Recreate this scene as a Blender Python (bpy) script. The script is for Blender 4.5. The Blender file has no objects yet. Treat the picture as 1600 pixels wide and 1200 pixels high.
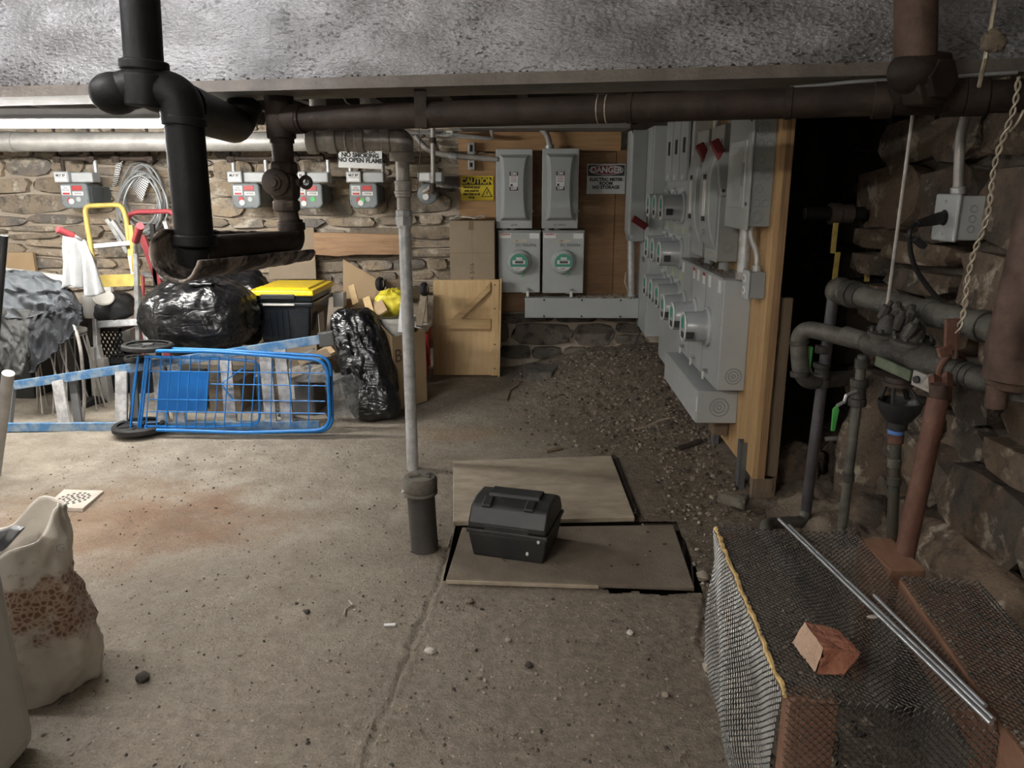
import bpy, math, random
import numpy as np
from mathutils import Vector, Matrix, noise as mnoise
random.seed(7)
sc = bpy.context.scene
COL = sc.collection
V = Vector
R_ = math.radians

# ------------------------------------------------------------------ camera
FPX = 1200.0; CH = 1.5
TH = math.atan(310 / FPX); PS = math.atan(32 / FPX * math.cos(TH))
_c, _s, _ct, _st = math.cos(PS), math.sin(PS), math.cos(TH), math.sin(TH)
CR = V((_c, _s, 0)); CU = V((-_s * _st, _c * _st, _ct)); CF = V((-_s * _ct, _c * _ct, -_st))
cam = bpy.data.cameras.new('camera'); cam_o = bpy.data.objects.new('camera', cam); COL.objects.link(cam_o)
cam.sensor_width = 36; cam.lens = 36 * FPX / 1600; cam.clip_start = 0.05
m = Matrix.Identity(4)
for i in range(3):
    m[i][0] = CR[i]; m[i][1] = CU[i]; m[i][2] = -CF[i]
m[2][3] = CH
cam_o.matrix_world = m
sc.camera = cam_o
# ------------------------------------------------------------------ world, exposure
w = bpy.data.worlds.new('world'); sc.world = w; w.use_nodes = True
w.node_tree.nodes['Background'].inputs[0].default_value = (0.75, 0.85, 1, 1)
w.node_tree.nodes['Background'].inputs[1].default_value = 0.05
sc.view_settings.view_transform = 'Standard'; sc.view_settings.look = 'None'
sc.view_settings.gamma = 1; sc.view_settings.use_curve_mapping = False
sc.view_settings.exposure = 1.42
TUBE_BACK = 125.0     # tube emission of the strip light behind the beam
TUBE_LEFT = 75.0      # the next strip further left, out of frame
TUBE_FRONT = 80.0     # strip light on the ceiling in front of the beam
FILL_REAR = 135.0      # added fill strip behind the viewer, unseen, lifts the panels and right side


def ray(px, py):
    return CR * ((px - 800) / FPX) + CU * ((600 - py) / FPX) + CF
def P(px, py, Y):
    d = ray(px, py); t = Y / d.y
    return V((d.x * t, Y, CH + d.z * t))
def Z(px, py, z=0.0):
    d = ray(px, py); t = (z - CH) / d.z
    return V((d.x * t, d.y * t, z))
def X(px, py, x):
    d = ray(px, py); t = x / d.x
    return V((x, d.y * t, CH + d.z * t))
def rect(x0, y0, x1, y1, Y):
    cx, cy = (x0 + x1) / 2, (y0 + y1) / 2
    return P(x0, cy, Y).x, P(cx, y1, Y).z, P(x1, cy, Y).x, P(cx, y0, Y).z

# ------------------------------------------------------------------ materials
MATS = {}
def M(name, col=None, rough=0.6, metal=0.0, var=0.12, scale=6, bump=0.0, bscale=40, col2=None, sharp=0.3, rnd=0.0,
      spec=0.5, alpha=None, emit=None, trans=0.0, detail=6, coord='Object', rvar=0.0, coat=0.0, stretch=None, ior=None):
    if name in MATS: return MATS[name]
    ma = bpy.data.materials.new(name); ma.use_nodes = True; MATS[name] = ma
    nt = ma.node_tree; N = nt.nodes; L = nt.links; b = N['Principled BSDF']
    b.inputs['Roughness'].default_value = rough; b.inputs['Metallic'].default_value = metal
    b.inputs['Specular IOR Level'].default_value = spec
    if coat: b.inputs['Coat Weight'].default_value = coat
    if trans: b.inputs['Transmission Weight'].default_value = trans
    if ior: b.inputs['IOR'].default_value = ior
    if alpha is not None: b.inputs['Alpha'].default_value = alpha
    if emit:
        b.inputs['Emission Color'].default_value = (*emit[0], 1); b.inputs['Emission Strength'].default_value = emit[1]
    tc = N.new('ShaderNodeTexCoord'); src = tc.outputs[coord]
    if stretch:
        mp = N.new('ShaderNodeMapping'); mp.inputs['Scale'].default_value = stretch
        L.new(src, mp.inputs[0]); src = mp.outputs[0]
    no = N.new('ShaderNodeTexNoise'); no.inputs['Scale'].default_value = scale; no.inputs['Detail'].default_value = detail
    no.inputs['Roughness'].default_value = 0.62
    L.new(src, no.inputs['Vector'])
    ra = N.new('ShaderNodeValToRGB'); L.new(no.outputs['Fac'], ra.inputs[0])
    ra.color_ramp.elements[0].position = 0.5 - sharp / 2; ra.color_ramp.elements[1].position = 0.5 + sharp / 2
    c1 = [max(0, x * (1 - var)) for x in col]; c2 = col2 if col2 else [min(1, x * (1 + var)) for x in col]
    if col2: c1 = col
    ra.color_ramp.elements[0].color = (*c1, 1); ra.color_ramp.elements[1].color = (*c2, 1)
    out = ra.outputs[0]
    if rnd:
        oi = N.new('ShaderNodeObjectInfo'); mr = N.new('ShaderNodeMapRange')
        mr.inputs[3].default_value = 1 - rnd; mr.inputs[4].default_value = 1 + rnd
        L.new(oi.outputs['Random'], mr.inputs[0])
        mx = N.new('ShaderNodeMix'); mx.data_type = 'RGBA'; mx.blend_type = 'MULTIPLY'; mx.inputs[0].default_value = 1
        L.new(out, mx.inputs[6]); L.new(mr.outputs[0], mx.inputs[7]); out = mx.outputs[2]
    L.new(out, b.inputs['Base Color'])
    if rvar:
        mr2 = N.new('ShaderNodeMapRange'); mr2.inputs[3].default_value = max(0.03, rough - rvar); mr2.inputs[4].default_value = min(1, rough + rvar)
        L.new(no.outputs['Fac'], mr2.inputs[0]); L.new(mr2.outputs[0], b.inputs['Roughness'])
    if bump:
        n2 = N.new('ShaderNodeTexNoise'); n2.inputs['Scale'].default_value = bscale; n2.inputs['Detail'].default_value = 5
        L.new(src, n2.inputs['Vector'])
        bp = N.new('ShaderNodeBump'); bp.inputs['Strength'].default_value = bump; bp.inputs['Distance'].default_value = 0.02
        L.new(n2.outputs['Fac'], bp.inputs['Height']); L.new(bp.outputs[0], b.inputs['Normal'])
    return ma

M('steel_grey', (.41, .435, .435), rough=.45, var=.06, scale=3)
M('steel_grey_dark', (.265, .28, .28), rough=.5, var=.08, scale=4)
M('steel_cover', (.37, .395, .395), rough=.42, var=.06, scale=3)
M('galvanised', (.46, .47, .47), rough=.42, metal=.45, var=.2, scale=25, bump=.05, bscale=60)
M('silver_pipe', (.33, .31, .285), rough=.5, metal=.25, var=.25, scale=14, bump=.1, bscale=50)
M('silver_main', (.33, .32, .30), rough=.5, metal=.35, var=.2, scale=8, bump=.08, bscale=40)
M('brown_pipe', (.017, .012, .0095), rough=.65, metal=.05, spec=.2, col2=(.036, .025, .019), scale=9, bump=.12, bscale=70)
M('black_pipe', (.005, .005, .005), rough=.55, spec=.12, scale=9, bump=.08, bscale=60, col2=(.011, .0105, .01))
M('rust_fitting', (.032, .023, .018), rough=.75, metal=.1, col2=(.062, .043, .032), scale=18, bump=.2, bscale=90)
M('rust_red', (.085, .035, .022), rough=.65, metal=.1, col2=(.14, .068, .046), scale=12, bump=.15, bscale=60)
M('rust_dark', (.05, .026, .019), rough=.7, metal=.1, col2=(.11, .07, .053), scale=9, bump=.15, bscale=50)
M('verdigris', (.06, .058, .05), rough=.6, metal=.15, col2=(.13, .125, .108), scale=12, bump=.12, bscale=60)
M('steel_violet', (.06, .054, .063), rough=.5, metal=.3, col2=(.10, .092, .10), scale=10, bump=.06)
M('copper_old', (.085, .052, .034), rough=.55, metal=.3, col2=(.065, .075, .062), scale=7, bump=.06)
M('bronze_dark', (.032, .030, .026), rough=.65, metal=.2, col2=(.075, .07, .06), scale=15, bump=.2, bscale=80)
M('black_plastic', (.018, .019, .02), rough=.45, var=.2, scale=8, bump=.03, bscale=200)
M('tool_box', (.009, .011, .014), rough=.5, col2=(.033, .033, .03), scale=7, sharp=.6, bump=.05, bscale=150)
M('tote_black', (.008, .011, .014), rough=.25, var=.2, scale=5, coat=.2)
M('yellow', (.85, .60, .01), rough=.4, var=.05, scale=5)
M('yellow_paint', (.40, .30, .07), rough=.5, var=.2, scale=14)
M('yellow_bag', (.85, .72, .06), rough=.4, var=.1, scale=8, bump=.3, bscale=14)
M('yellow_dull', (.38, .28, .07), rough=.5, var=.25, scale=16)
M('red', (.42, .02, .02), rough=.4, var=.12, scale=8)
M('red_dark', (.17, .012, .015), rough=.5, var=.15, scale=8)
M('red_truck', (.36, .05, .06), rough=.5, var=.2, scale=14)
M('green', (.04, .42, .10), rough=.4, var=.12)
M('green_dark', (.025, .30, .20), rough=.4, var=.12)
M('green_lever', (.05, .27, .055), rough=.45, var=.15)
M('olive', (.05, .07, .04), rough=.6, var=.25, scale=20, col2=(.11, .13, .085))
M('blue_cart', (.012, .17, .50), rough=.35, var=.1, scale=8)
M('blue_panel', (.006, .16, .52), rough=.4, var=.05, scale=4)
M('blue_ladder', (.05, .17, .36), rough=.5, col2=(.25, .32, .38), scale=16, sharp=.2, bump=.05)
M('blue_band', (.10, .22, .55), rough=.5)
M('alu', (.50, .51, .51), rough=.4, metal=.55, var=.25, scale=18, bump=.06, bscale=60)
M('alu_spotted', (.33, .33, .325), rough=.5, metal=.3, col2=(.55, .55, .54), scale=22, sharp=.2)
M('rubber', (.012, .012, .012), rough=.7, var=.3, scale=20)
M('hub_grey', (.10, .10, .10), rough=.6)
M('white', (.78, .78, .76), rough=.6, var=.05)
M('white_plastic', (.62, .60, .55), rough=.5, var=.08, scale=3)
M('bin_plastic', (.47, .46, .43), rough=.5, var=.08, scale=3)
M('cloth_white', (.44, .45, .45), rough=.9, var=.08, scale=9, bump=.2, bscale=120)
M('blanket', (.06, .066, .074), rough=.95, col2=(.10, .11, .12), scale=9, bump=.25, bscale=160)
M('blanket_dark', (.022, .024, .028), rough=.9, var=.3, scale=9, bump=.2, bscale=100)
M('tarp', (.04, .041, .039), rough=.75, var=.25, scale=8, bump=.15, bscale=30)
M('card', (.42, .30, .175), rough=.85, var=.08, scale=3)
M('card_dull', (.30, .235, .165), rough=.85, var=.1, scale=3)
M('card_mark', (.20, .13, .075), rough=.8)
M('ink', (.03, .03, .03), rough=.7)
M('ink_soft', (.11, .115, .115), rough=.7)
M('ink_brown', (.09, .06, .04), rough=.8)
M('wood_maple', (.56, .38, .18), rough=.5, col2=(.66, .47, .25), scale=3.5, stretch=(9, 9, 1.0), bump=.03, bscale=20)
M('wood_maple_b', (.50, .33, .15), rough=.5, col2=(.60, .42, .21), scale=3.5, stretch=(1.0, 9, 9), bump=.03, bscale=20)
M('wood_shelf', (.27, .15, .075), rough=.6, col2=(.42, .26, .14), scale=4, stretch=(1.0, 6, 9), bump=.05, bscale=20)
M('plywood', (.19, .105, .05), rough=.7, col2=(.27, .155, .075), scale=4.5, stretch=(1.0, 5, 9), bump=.05, bscale=20)
M('plywood_warm', (.32, .185, .085), rough=.7, col2=(.42, .25, .12), scale=4.5, stretch=(1.0, 5, 10), bump=.05, bscale=20)
M('ply_right', (.40, .25, .115), rough=.7, col2=(.52, .345, .17), scale=4, stretch=(9, 9, 1), bump=.04, bscale=20)
M('ply_edge', (.20, .12, .06), rough=.8, col2=(.36, .22, .11), scale=6, stretch=(30, 9, .6))
M('plank_dark', (.16, .115, .075), rough=.8, col2=(.21, .155, .10), scale=4, stretch=(12, 12, 1))
M('wood_red', (.17, .085, .05), rough=.8, col2=(.24, .13, .08), scale=5, stretch=(9, 1, 9), bump=.1, bscale=60)
M('wood_dusty', (.22, .18, .13), rough=.9, col2=(.43, .365, .28), scale=7, sharp=.5, stretch=(1, 2.5, 1), bump=.12, bscale=40)
M('plate_dirt', (.115, .092, .068), rough=.95, col2=(.19, .155, .118), scale=7, sharp=.5, bump=.25, bscale=90)
M('dirt', (.125, .098, .072), rough=.95, col2=(.20, .16, .12), scale=9, bump=.4, bscale=90)
M('pebble', (.18, .15, .118), rough=.9, col2=(.36, .31, .25), scale=14, sharp=.4)
M('chip_pale', (.45, .41, .36), rough=.9, var=.2)
M('chip_dark', (.05, .042, .036), rough=.9, var=.3, scale=30)
M('brick_red', (.25, .085, .05), rough=.9, col2=(.34, .15, .095), scale=14, bump=.5, bscale=60)
M('brick_lit_face', (.36, .24, .17), rough=.9, col2=(.46, .32, .235), scale=14, bump=.3, bscale=50)  # paler copy of the brick, light on its left face put into the colour
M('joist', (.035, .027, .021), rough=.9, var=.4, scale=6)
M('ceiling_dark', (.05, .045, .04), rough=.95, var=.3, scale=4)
M('ceiling_pale', (.22, .205, .19), rough=.9, var=.15, scale=4)
M('plaster', (.58, .56, .53), rough=.95, var=.15, scale=4)
M('flange', (.085, .072, .06), rough=.6, col2=(.14, .12, .10), scale=8, bump=.15, bscale=50)
M('insulation', (.035, .025, .021), rough=.9, col2=(.26, .22, .19), scale=12, sharp=.14, bump=.5, bscale=40)
M('cable_grey', (.32, .33, .33), rough=.4, metal=.3, var=.15)
M('cable_black', (.012, .012, .012), rough=.45)
M('wire_pale', (.42, .37, .29), rough=.5, metal=.4, var=.3, scale=40)
M('perf_plate', (.62, .62, .61), rough=.4, metal=.3, var=.1)
M('hole_dark', (.008, .008, .008), rough=.9)
M('mesh_wire', (.15, .15, .147), rough=.38, metal=.8, var=.25, scale=6)
M('mesh_dirty', (.06, .053, .046), rough=.6, metal=.4, col2=(.13, .12, .11), scale=7, sharp=.5)
M('edge_gold', (.52, .36, .15), rough=.7, var=.3, scale=30, bump=.3, bscale=80)
M('rod_steel', (.62, .64, .67), rough=.3, metal=.8, var=.15, scale=20)
M('sign_white', (.62, .63, .62), rough=.5, var=.05, scale=4)
M('sign_danger', (.50, .51, .51), rough=.5, var=.05, scale=4)
M('sign_yellow', (.72, .56, .02), rough=.5, var=.05, scale=4)
M('glass_meter', (.75, .78, .78), rough=.08, alpha=.08, var=.02)
M('meter_glass_grey', (.33, .35, .36), rough=.25, var=.08, spec=.6)
M('meter_face', (.60, .63, .62), rough=.4)
M('gas_body', (.155, .175, .183), rough=.5, var=.08, scale=5)
M('gas_dark', (.10, .115, .12), rough=.5, var=.1, scale=5)
M('gas_top', (.42, .44, .45), rough=.45, var=.08)
M('label_white', (.72, .72, .71), rough=.5, var=.04)
M('label_green', (.45, .52, .28), rough=.6)
M('label_tape', (.50, .46, .36), rough=.6)
M('drain_metal', (.55, .49, .42), rough=.5, metal=.1, var=.15, scale=9)
M('pvc_black', (.018, .018, .018), rough=.55, col2=(.075, .066, .056), scale=5, sharp=.5)
M('pvc_cap', (.06, .055, .048), rough=.8, col2=(.15, .132, .11), scale=14)
M('tube_glow', (1, 1, 1), emit=((1.0, .97, .92), TUBE_BACK))
M('tube_glow_left', (1, 1, 1), emit=((1.0, .97, .92), TUBE_LEFT))
M('tube_glow_front', (1, 1, 1), emit=((.99, .98, 1.0), TUBE_FRONT))
M('fill_glow_rear', (1, 1, 1), emit=((1.0, .96, .9), FILL_REAR))
M('lamp_white', (.75, .75, .75), rough=.4, var=.03)
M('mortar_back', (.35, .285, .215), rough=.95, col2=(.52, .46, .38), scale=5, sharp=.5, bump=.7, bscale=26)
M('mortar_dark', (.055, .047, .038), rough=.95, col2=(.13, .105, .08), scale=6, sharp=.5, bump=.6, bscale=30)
M('stud_metal', (.22, .24, .25), rough=.4, metal=.6, var=.2)
M('red_plastic', (.40, .03, .025), rough=.4, var=.08)
M('paper', (.66, .62, .56), rough=.9, var=.1)

def mix_stone(name, base, tan, pale, patch, scale=5.0, rnd=.28, darkpatch=(.06, .052, .045)):
    """Rough building stone: base with tan and pale patches in object space, plus per-stone variation."""
    ma = bpy.data.materials.new(name); ma.use_nodes = True; MATS[name] = ma
    nt = ma.node_tree; N = nt.nodes; L = nt.links; b = N['Principled BSDF']
    b.inputs['Roughness'].default_value = .92; b.inputs['Specular IOR Level'].default_value = .25
    ge = N.new('ShaderNodeNewGeometry'); src = ge.outputs['Position']
    def nz(s, d=6):
        n = N.new('ShaderNodeTexNoise'); n.inputs['Scale'].default_value = s; n.inputs['Detail'].default_value = d
        n.inputs['Roughness'].default_value = .65
        L.new(src, n.inputs['Vector']); return n.outputs['Fac']
    def ramp(f, a, c):
        r = N.new('ShaderNodeMapRange'); r.inputs[1].default_value = a; r.inputs[2].default_value = c
        L.new(f, r.inputs[0]); return r.outputs[0]
    def mix(f, a, c, mode='MIX'):
        x = N.new('ShaderNodeMix'); x.data_type = 'RGBA'; x.blend_type = mode
        if isinstance(f, float): x.inputs[0].default_value = f
        else: L.new(f, x.inputs[0])
        for k, q in ((6, a), (7, c)):
            if isinstance(q, tuple): x.inputs[k].default_value = (*q, 1)
            else: L.new(q, x.inputs[k])
        return x.outputs[2]
    oi = N.new('ShaderNodeObjectInfo')
    r1 = N.new('ShaderNodeMapRange'); r1.inputs[3].default_value = 0; r1.inputs[4].default_value = 1
    L.new(oi.outputs['Random'], r1.inputs[0])
    c = mix(r1.outputs[0], base, tan)
    c = mix(ramp(nz(scale), .46, .62), c, tan)
    c = mix(ramp(nz(scale * 2.3), .52, .66), c, darkpatch)
    c = mix(ramp(nz(scale * 1.6, 8), patch, patch + .1), c, pale)
    r2 = N.new('ShaderNodeMapRange'); r2.inputs[3].default_value = 1 - rnd; r2.inputs[4].default_value = 1 + rnd
    wn = N.new('ShaderNodeTexWhiteNoise'); wn.noise_dimensions = '1D'; L.new(oi.outputs['Random'], wn.inputs['W'])
    L.new(wn.outputs['Value'], r2.inputs[0])
    c = mix(1.0, c, r2.outputs[0], 'MULTIPLY')
    L.new(c, b.inputs['Base Color'])
    h = nz(28, 8); bp = N.new('ShaderNodeBump'); bp.inputs['Strength'].default_value = .8; bp.inputs['Distance'].default_value = .025
    L.new(h, bp.inputs['Height']); L.new(bp.outputs[0], b.inputs['Normal'])
    return ma
def crease_material(name, col, rough, sc_, strength, alpha=None):
    ma = M(name, col, rough=rough, var=.15, scale=5, alpha=alpha, coat=.15)
    nt = ma.node_tree; N = nt.nodes; L = nt.links; b = N['Principled BSDF']
    tc = [n for n in N if n.type == 'TEX_COORD'][0]; hs = []
    for k, (s_, st_) in enumerate(((sc_, (1, 1, .5)), (sc_ * 2.6, (.55, 1, 1.3)))):
        mp = N.new('ShaderNodeMapping'); mp.inputs['Scale'].default_value = st_; mp.inputs['Rotation'].default_value = (.3, .5 + k, .4); L.new(tc.outputs['Object'], mp.inputs[0])
        n = N.new('ShaderNodeTexNoise'); n.inputs['Scale'].default_value = s_; n.inputs['Detail'].default_value = 2; n.inputs['Distortion'].default_value = .8; L.new(mp.outputs[0], n.inputs['Vector'])
        a = N.new('ShaderNodeMath'); a.operation = 'SUBTRACT'; L.new(n.outputs['Fac'], a.inputs[0]); a.inputs[1].default_value = .5
        c = N.new('ShaderNodeMath'); c.operation = 'ABSOLUTE'; L.new(a.outputs[0], c.inputs[0]); d = N.new('ShaderNodeMath'); d.operation = 'MULTIPLY'; L.new(c.outputs[0], d.inputs[0]); d.inputs[1].default_value = 1.0 if k == 0 else .45; hs.append(d.outputs[0])
    ad = N.new('ShaderNodeMath'); ad.operation = 'ADD'; L.new(hs[0], ad.inputs[0]); L.new(hs[1], ad.inputs[1])
    bp = N.new('ShaderNodeBump'); bp.inputs['Strength'].default_value = strength; bp.inputs['Distance'].default_value = .10
    L.new(ad.outputs[0], bp.inputs['Height']); L.new(bp.outputs[0], b.inputs['Normal'])
    if coat_ok: L.new(bp.outputs[0], b.inputs['Coat Normal'])
coat_ok = True
crease_material('bag_black', (.006, .006, .007), .3, 5, .42)
crease_material('bag_clear', (.55, .55, .54), .25, 14, .8, alpha=.30)
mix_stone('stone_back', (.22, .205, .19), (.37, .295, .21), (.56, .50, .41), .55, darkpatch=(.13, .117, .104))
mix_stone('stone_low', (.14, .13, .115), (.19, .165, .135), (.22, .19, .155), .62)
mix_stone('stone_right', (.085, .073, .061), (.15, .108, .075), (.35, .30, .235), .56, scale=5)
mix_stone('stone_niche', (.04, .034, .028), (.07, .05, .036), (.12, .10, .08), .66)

def floor_material():
    ma = bpy.data.materials.new('concrete_floor'); ma.use_nodes = True; MATS['concrete_floor'] = ma
    nt = ma.node_tree; N = nt.nodes; L = nt.links; b = N['Principled BSDF']
    b.inputs['Roughness'].default_value = .9; b.inputs['Specular IOR Level'].default_value = .25
    tc = N.new('ShaderNodeTexCoord'); src = tc.outputs['Object']
    def nz(s, d=6, rg=.6):
        n = N.new('ShaderNodeTexNoise'); n.inputs['Scale'].default_value = s; n.inputs['Detail'].default_value = d
        n.inputs['Roughness'].default_value = rg; L.new(src, n.inputs['Vector']); return n.outputs['Fac']
    def mr(f, a, c, o0=0.0, o1=1.0):
        r = N.new('ShaderNodeMapRange'); r.inputs[1].default_value = a; r.inputs[2].default_value = c
        r.inputs[3].default_value = o0; r.inputs[4].default_value = o1
        L.new(f, r.inputs[0]); return r.outputs[0]
    def math_(op, a, c):
        n = N.new('ShaderNodeMath'); n.operation = op; n.use_clamp = False
        for k, q in enumerate((a, c)):
            if isinstance(q, (int, float)): n.inputs[k].default_value = q
            else: L.new(q, n.inputs[k])
        return n.outputs[0]
    def mix(f, a, c, mode='MIX'):
        x = N.new('ShaderNodeMix'); x.data_type = 'RGBA'; x.blend_type = mode
        if isinstance(f, float): x.inputs[0].default_value = f
        else: L.new(f, x.inputs[0])
        for k, q in ((6, a), (7, c)):
            if isinstance(q, tuple): x.inputs[k].default_value = (*q, 1)
            else: L.new(q, x.inputs[k])
        return x.outputs[2]
    sx = N.new('ShaderNodeSeparateXYZ'); L.new(src, sx.inputs[0])
    big = nz(1.3, 5); mid = nz(5, 8); fine = nz(28, 8, .7); grit = nz(120, 4, .7)
    c = mix(mr(mid, .38, .64), (.30, .26, .205), (.44, .39, .315))
    c = mix(mr(big, .56, .74), c, (.51, .465, .39))
    # trodden-in soil and dimmer light painted in together, towards the panels and near side
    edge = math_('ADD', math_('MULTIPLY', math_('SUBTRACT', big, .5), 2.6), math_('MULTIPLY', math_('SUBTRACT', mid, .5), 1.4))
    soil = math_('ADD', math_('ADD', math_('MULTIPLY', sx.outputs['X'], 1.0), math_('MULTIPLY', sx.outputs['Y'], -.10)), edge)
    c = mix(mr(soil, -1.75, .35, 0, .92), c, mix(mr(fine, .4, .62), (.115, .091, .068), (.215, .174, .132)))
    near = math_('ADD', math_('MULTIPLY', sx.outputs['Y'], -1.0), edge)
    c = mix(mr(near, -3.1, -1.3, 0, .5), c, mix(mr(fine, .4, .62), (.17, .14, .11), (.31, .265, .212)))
    # rust bleeding out around the floor drain
    def ell(cx, cy, rx, ry):
        dx = math_('DIVIDE', math_('SUBTRACT', sx.outputs['X'], cx), rx); dy = math_('DIVIDE', math_('SUBTRACT', sx.outputs['Y'], cy), ry)
        d = math_('SQRT', math_('ADD', math_('MULTIPLY', dx, dx), math_('MULTIPLY', dy, dy)), 0)
        return math_('ADD', d, math_('MULTIPLY', math_('SUBTRACT', mid, .5), 1.3))
    c = mix(mr(ell(-1.95, 3.2, .95, .55), .35, 1.05, .58, 0), c, (.36, .22, .13))
    c = mix(mr(ell(-1.62, 3.25, .42, .38), .2, 1.05, .62, 0), c, (.20, .11, .062))
    c = mix(mr(ell(-.45, 4.55, .42, .18), .3, 1.1, .5, 0), c, (.27, .18, .10))
    c = mix(mr(nz(2.6, 7, .7), .5, .72, 0, .38), c, (.17, .14, .11))
    c = mix(mr(nz(11, 7, .75), .52, .66, 0, .5), c, (.19, .155, .12))
    c = mix(mr(grit, .54, .68, 0, .75), c, (.12, .098, .08))
    c = mix(mr(nz(70, 3), .66, .72, 0, .8), c, (.55, .51, .45))
    L.new(c, b.inputs['Base Color'])
    h = math_('ADD', math_('MULTIPLY', fine, .7), math_('MULTIPLY', grit, .35))
    bp = N.new('ShaderNodeBump'); bp.inputs['Strength'].default_value = .9; bp.inputs['Distance'].default_value = .03
    L.new(h, bp.inputs['Height']); L.new(bp.outputs[0], b.inputs['Normal'])
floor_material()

def beam_material():
    ma = bpy.data.materials.new('silver_beam'); ma.use_nodes = True; MATS['silver_beam'] = ma
    nt = ma.node_tree; N = nt.nodes; L = nt.links; b = N['Principled BSDF']
    b.inputs['Roughness'].default_value = .42; b.inputs['Metallic'].default_value = .45
    tc = N.new('ShaderNodeTexCoord'); src = tc.outputs['Object']
    mp = N.new('ShaderNodeMapping'); mp.inputs['Scale'].default_value = (.75, 1, 1.6); L.new(src, mp.inputs[0])
    n = N.new('ShaderNodeTexNoise'); n.inputs['Scale'].default_value = 5; n.inputs['Detail'].default_value = 9; L.new(mp.outputs[0], n.inputs['Vector'])
    ra = N.new('ShaderNodeValToRGB'); L.new(n.outputs['Fac'], ra.inputs[0])
    e = ra.color_ramp.elements; e[0].position = .3; e[0].color = (.15, .147, .148, 1); e[1].position = .62; e[1].color = (.31, .31, .318, 1)
    n3 = N.new('ShaderNodeTexNoise'); n3.inputs['Scale'].default_value = 62; n3.inputs['Detail'].default_value = 4; L.new(mp.outputs[0], n3.inputs['Vector'])
    r3 = N.new('ShaderNodeMapRange'); r3.inputs[1].default_value = .57; r3.inputs[2].default_value = .64; L.new(n3.outputs['Fac'], r3.inputs[0])
    n4 = N.new('ShaderNodeTexNoise'); n4.inputs['Scale'].default_value = 3; L.new(src, n4.inputs['Vector'])
    r4 = N.new('ShaderNodeMapRange'); r4.inputs[1].default_value = .42; r4.inputs[2].default_value = .62; L.new(n4.outputs['Fac'], r4.inputs[0])
    mu = N.new('ShaderNodeMath'); mu.operation = 'MULTIPLY'; L.new(r3.outputs[0], mu.inputs[0]); L.new(r4.outputs[0], mu.inputs[1])
    mx = N.new('ShaderNodeMix'); mx.data_type = 'RGBA'; L.new(mu.outputs[0], mx.inputs[0]); L.new(ra.outputs[0], mx.inputs[6]); mx.inputs[7].default_value = (.06, .058, .06, 1)
    L.new(mx.outputs[2], b.inputs['Base Color'])
    bp = N.new('ShaderNodeBump'); bp.inputs['Strength'].default_value = .9; bp.inputs['Distance'].default_value = .012
    L.new(n3.outputs['Fac'], bp.inputs['Height']); L.new(bp.outputs[0], b.inputs['Normal'])
beam_material()

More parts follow.
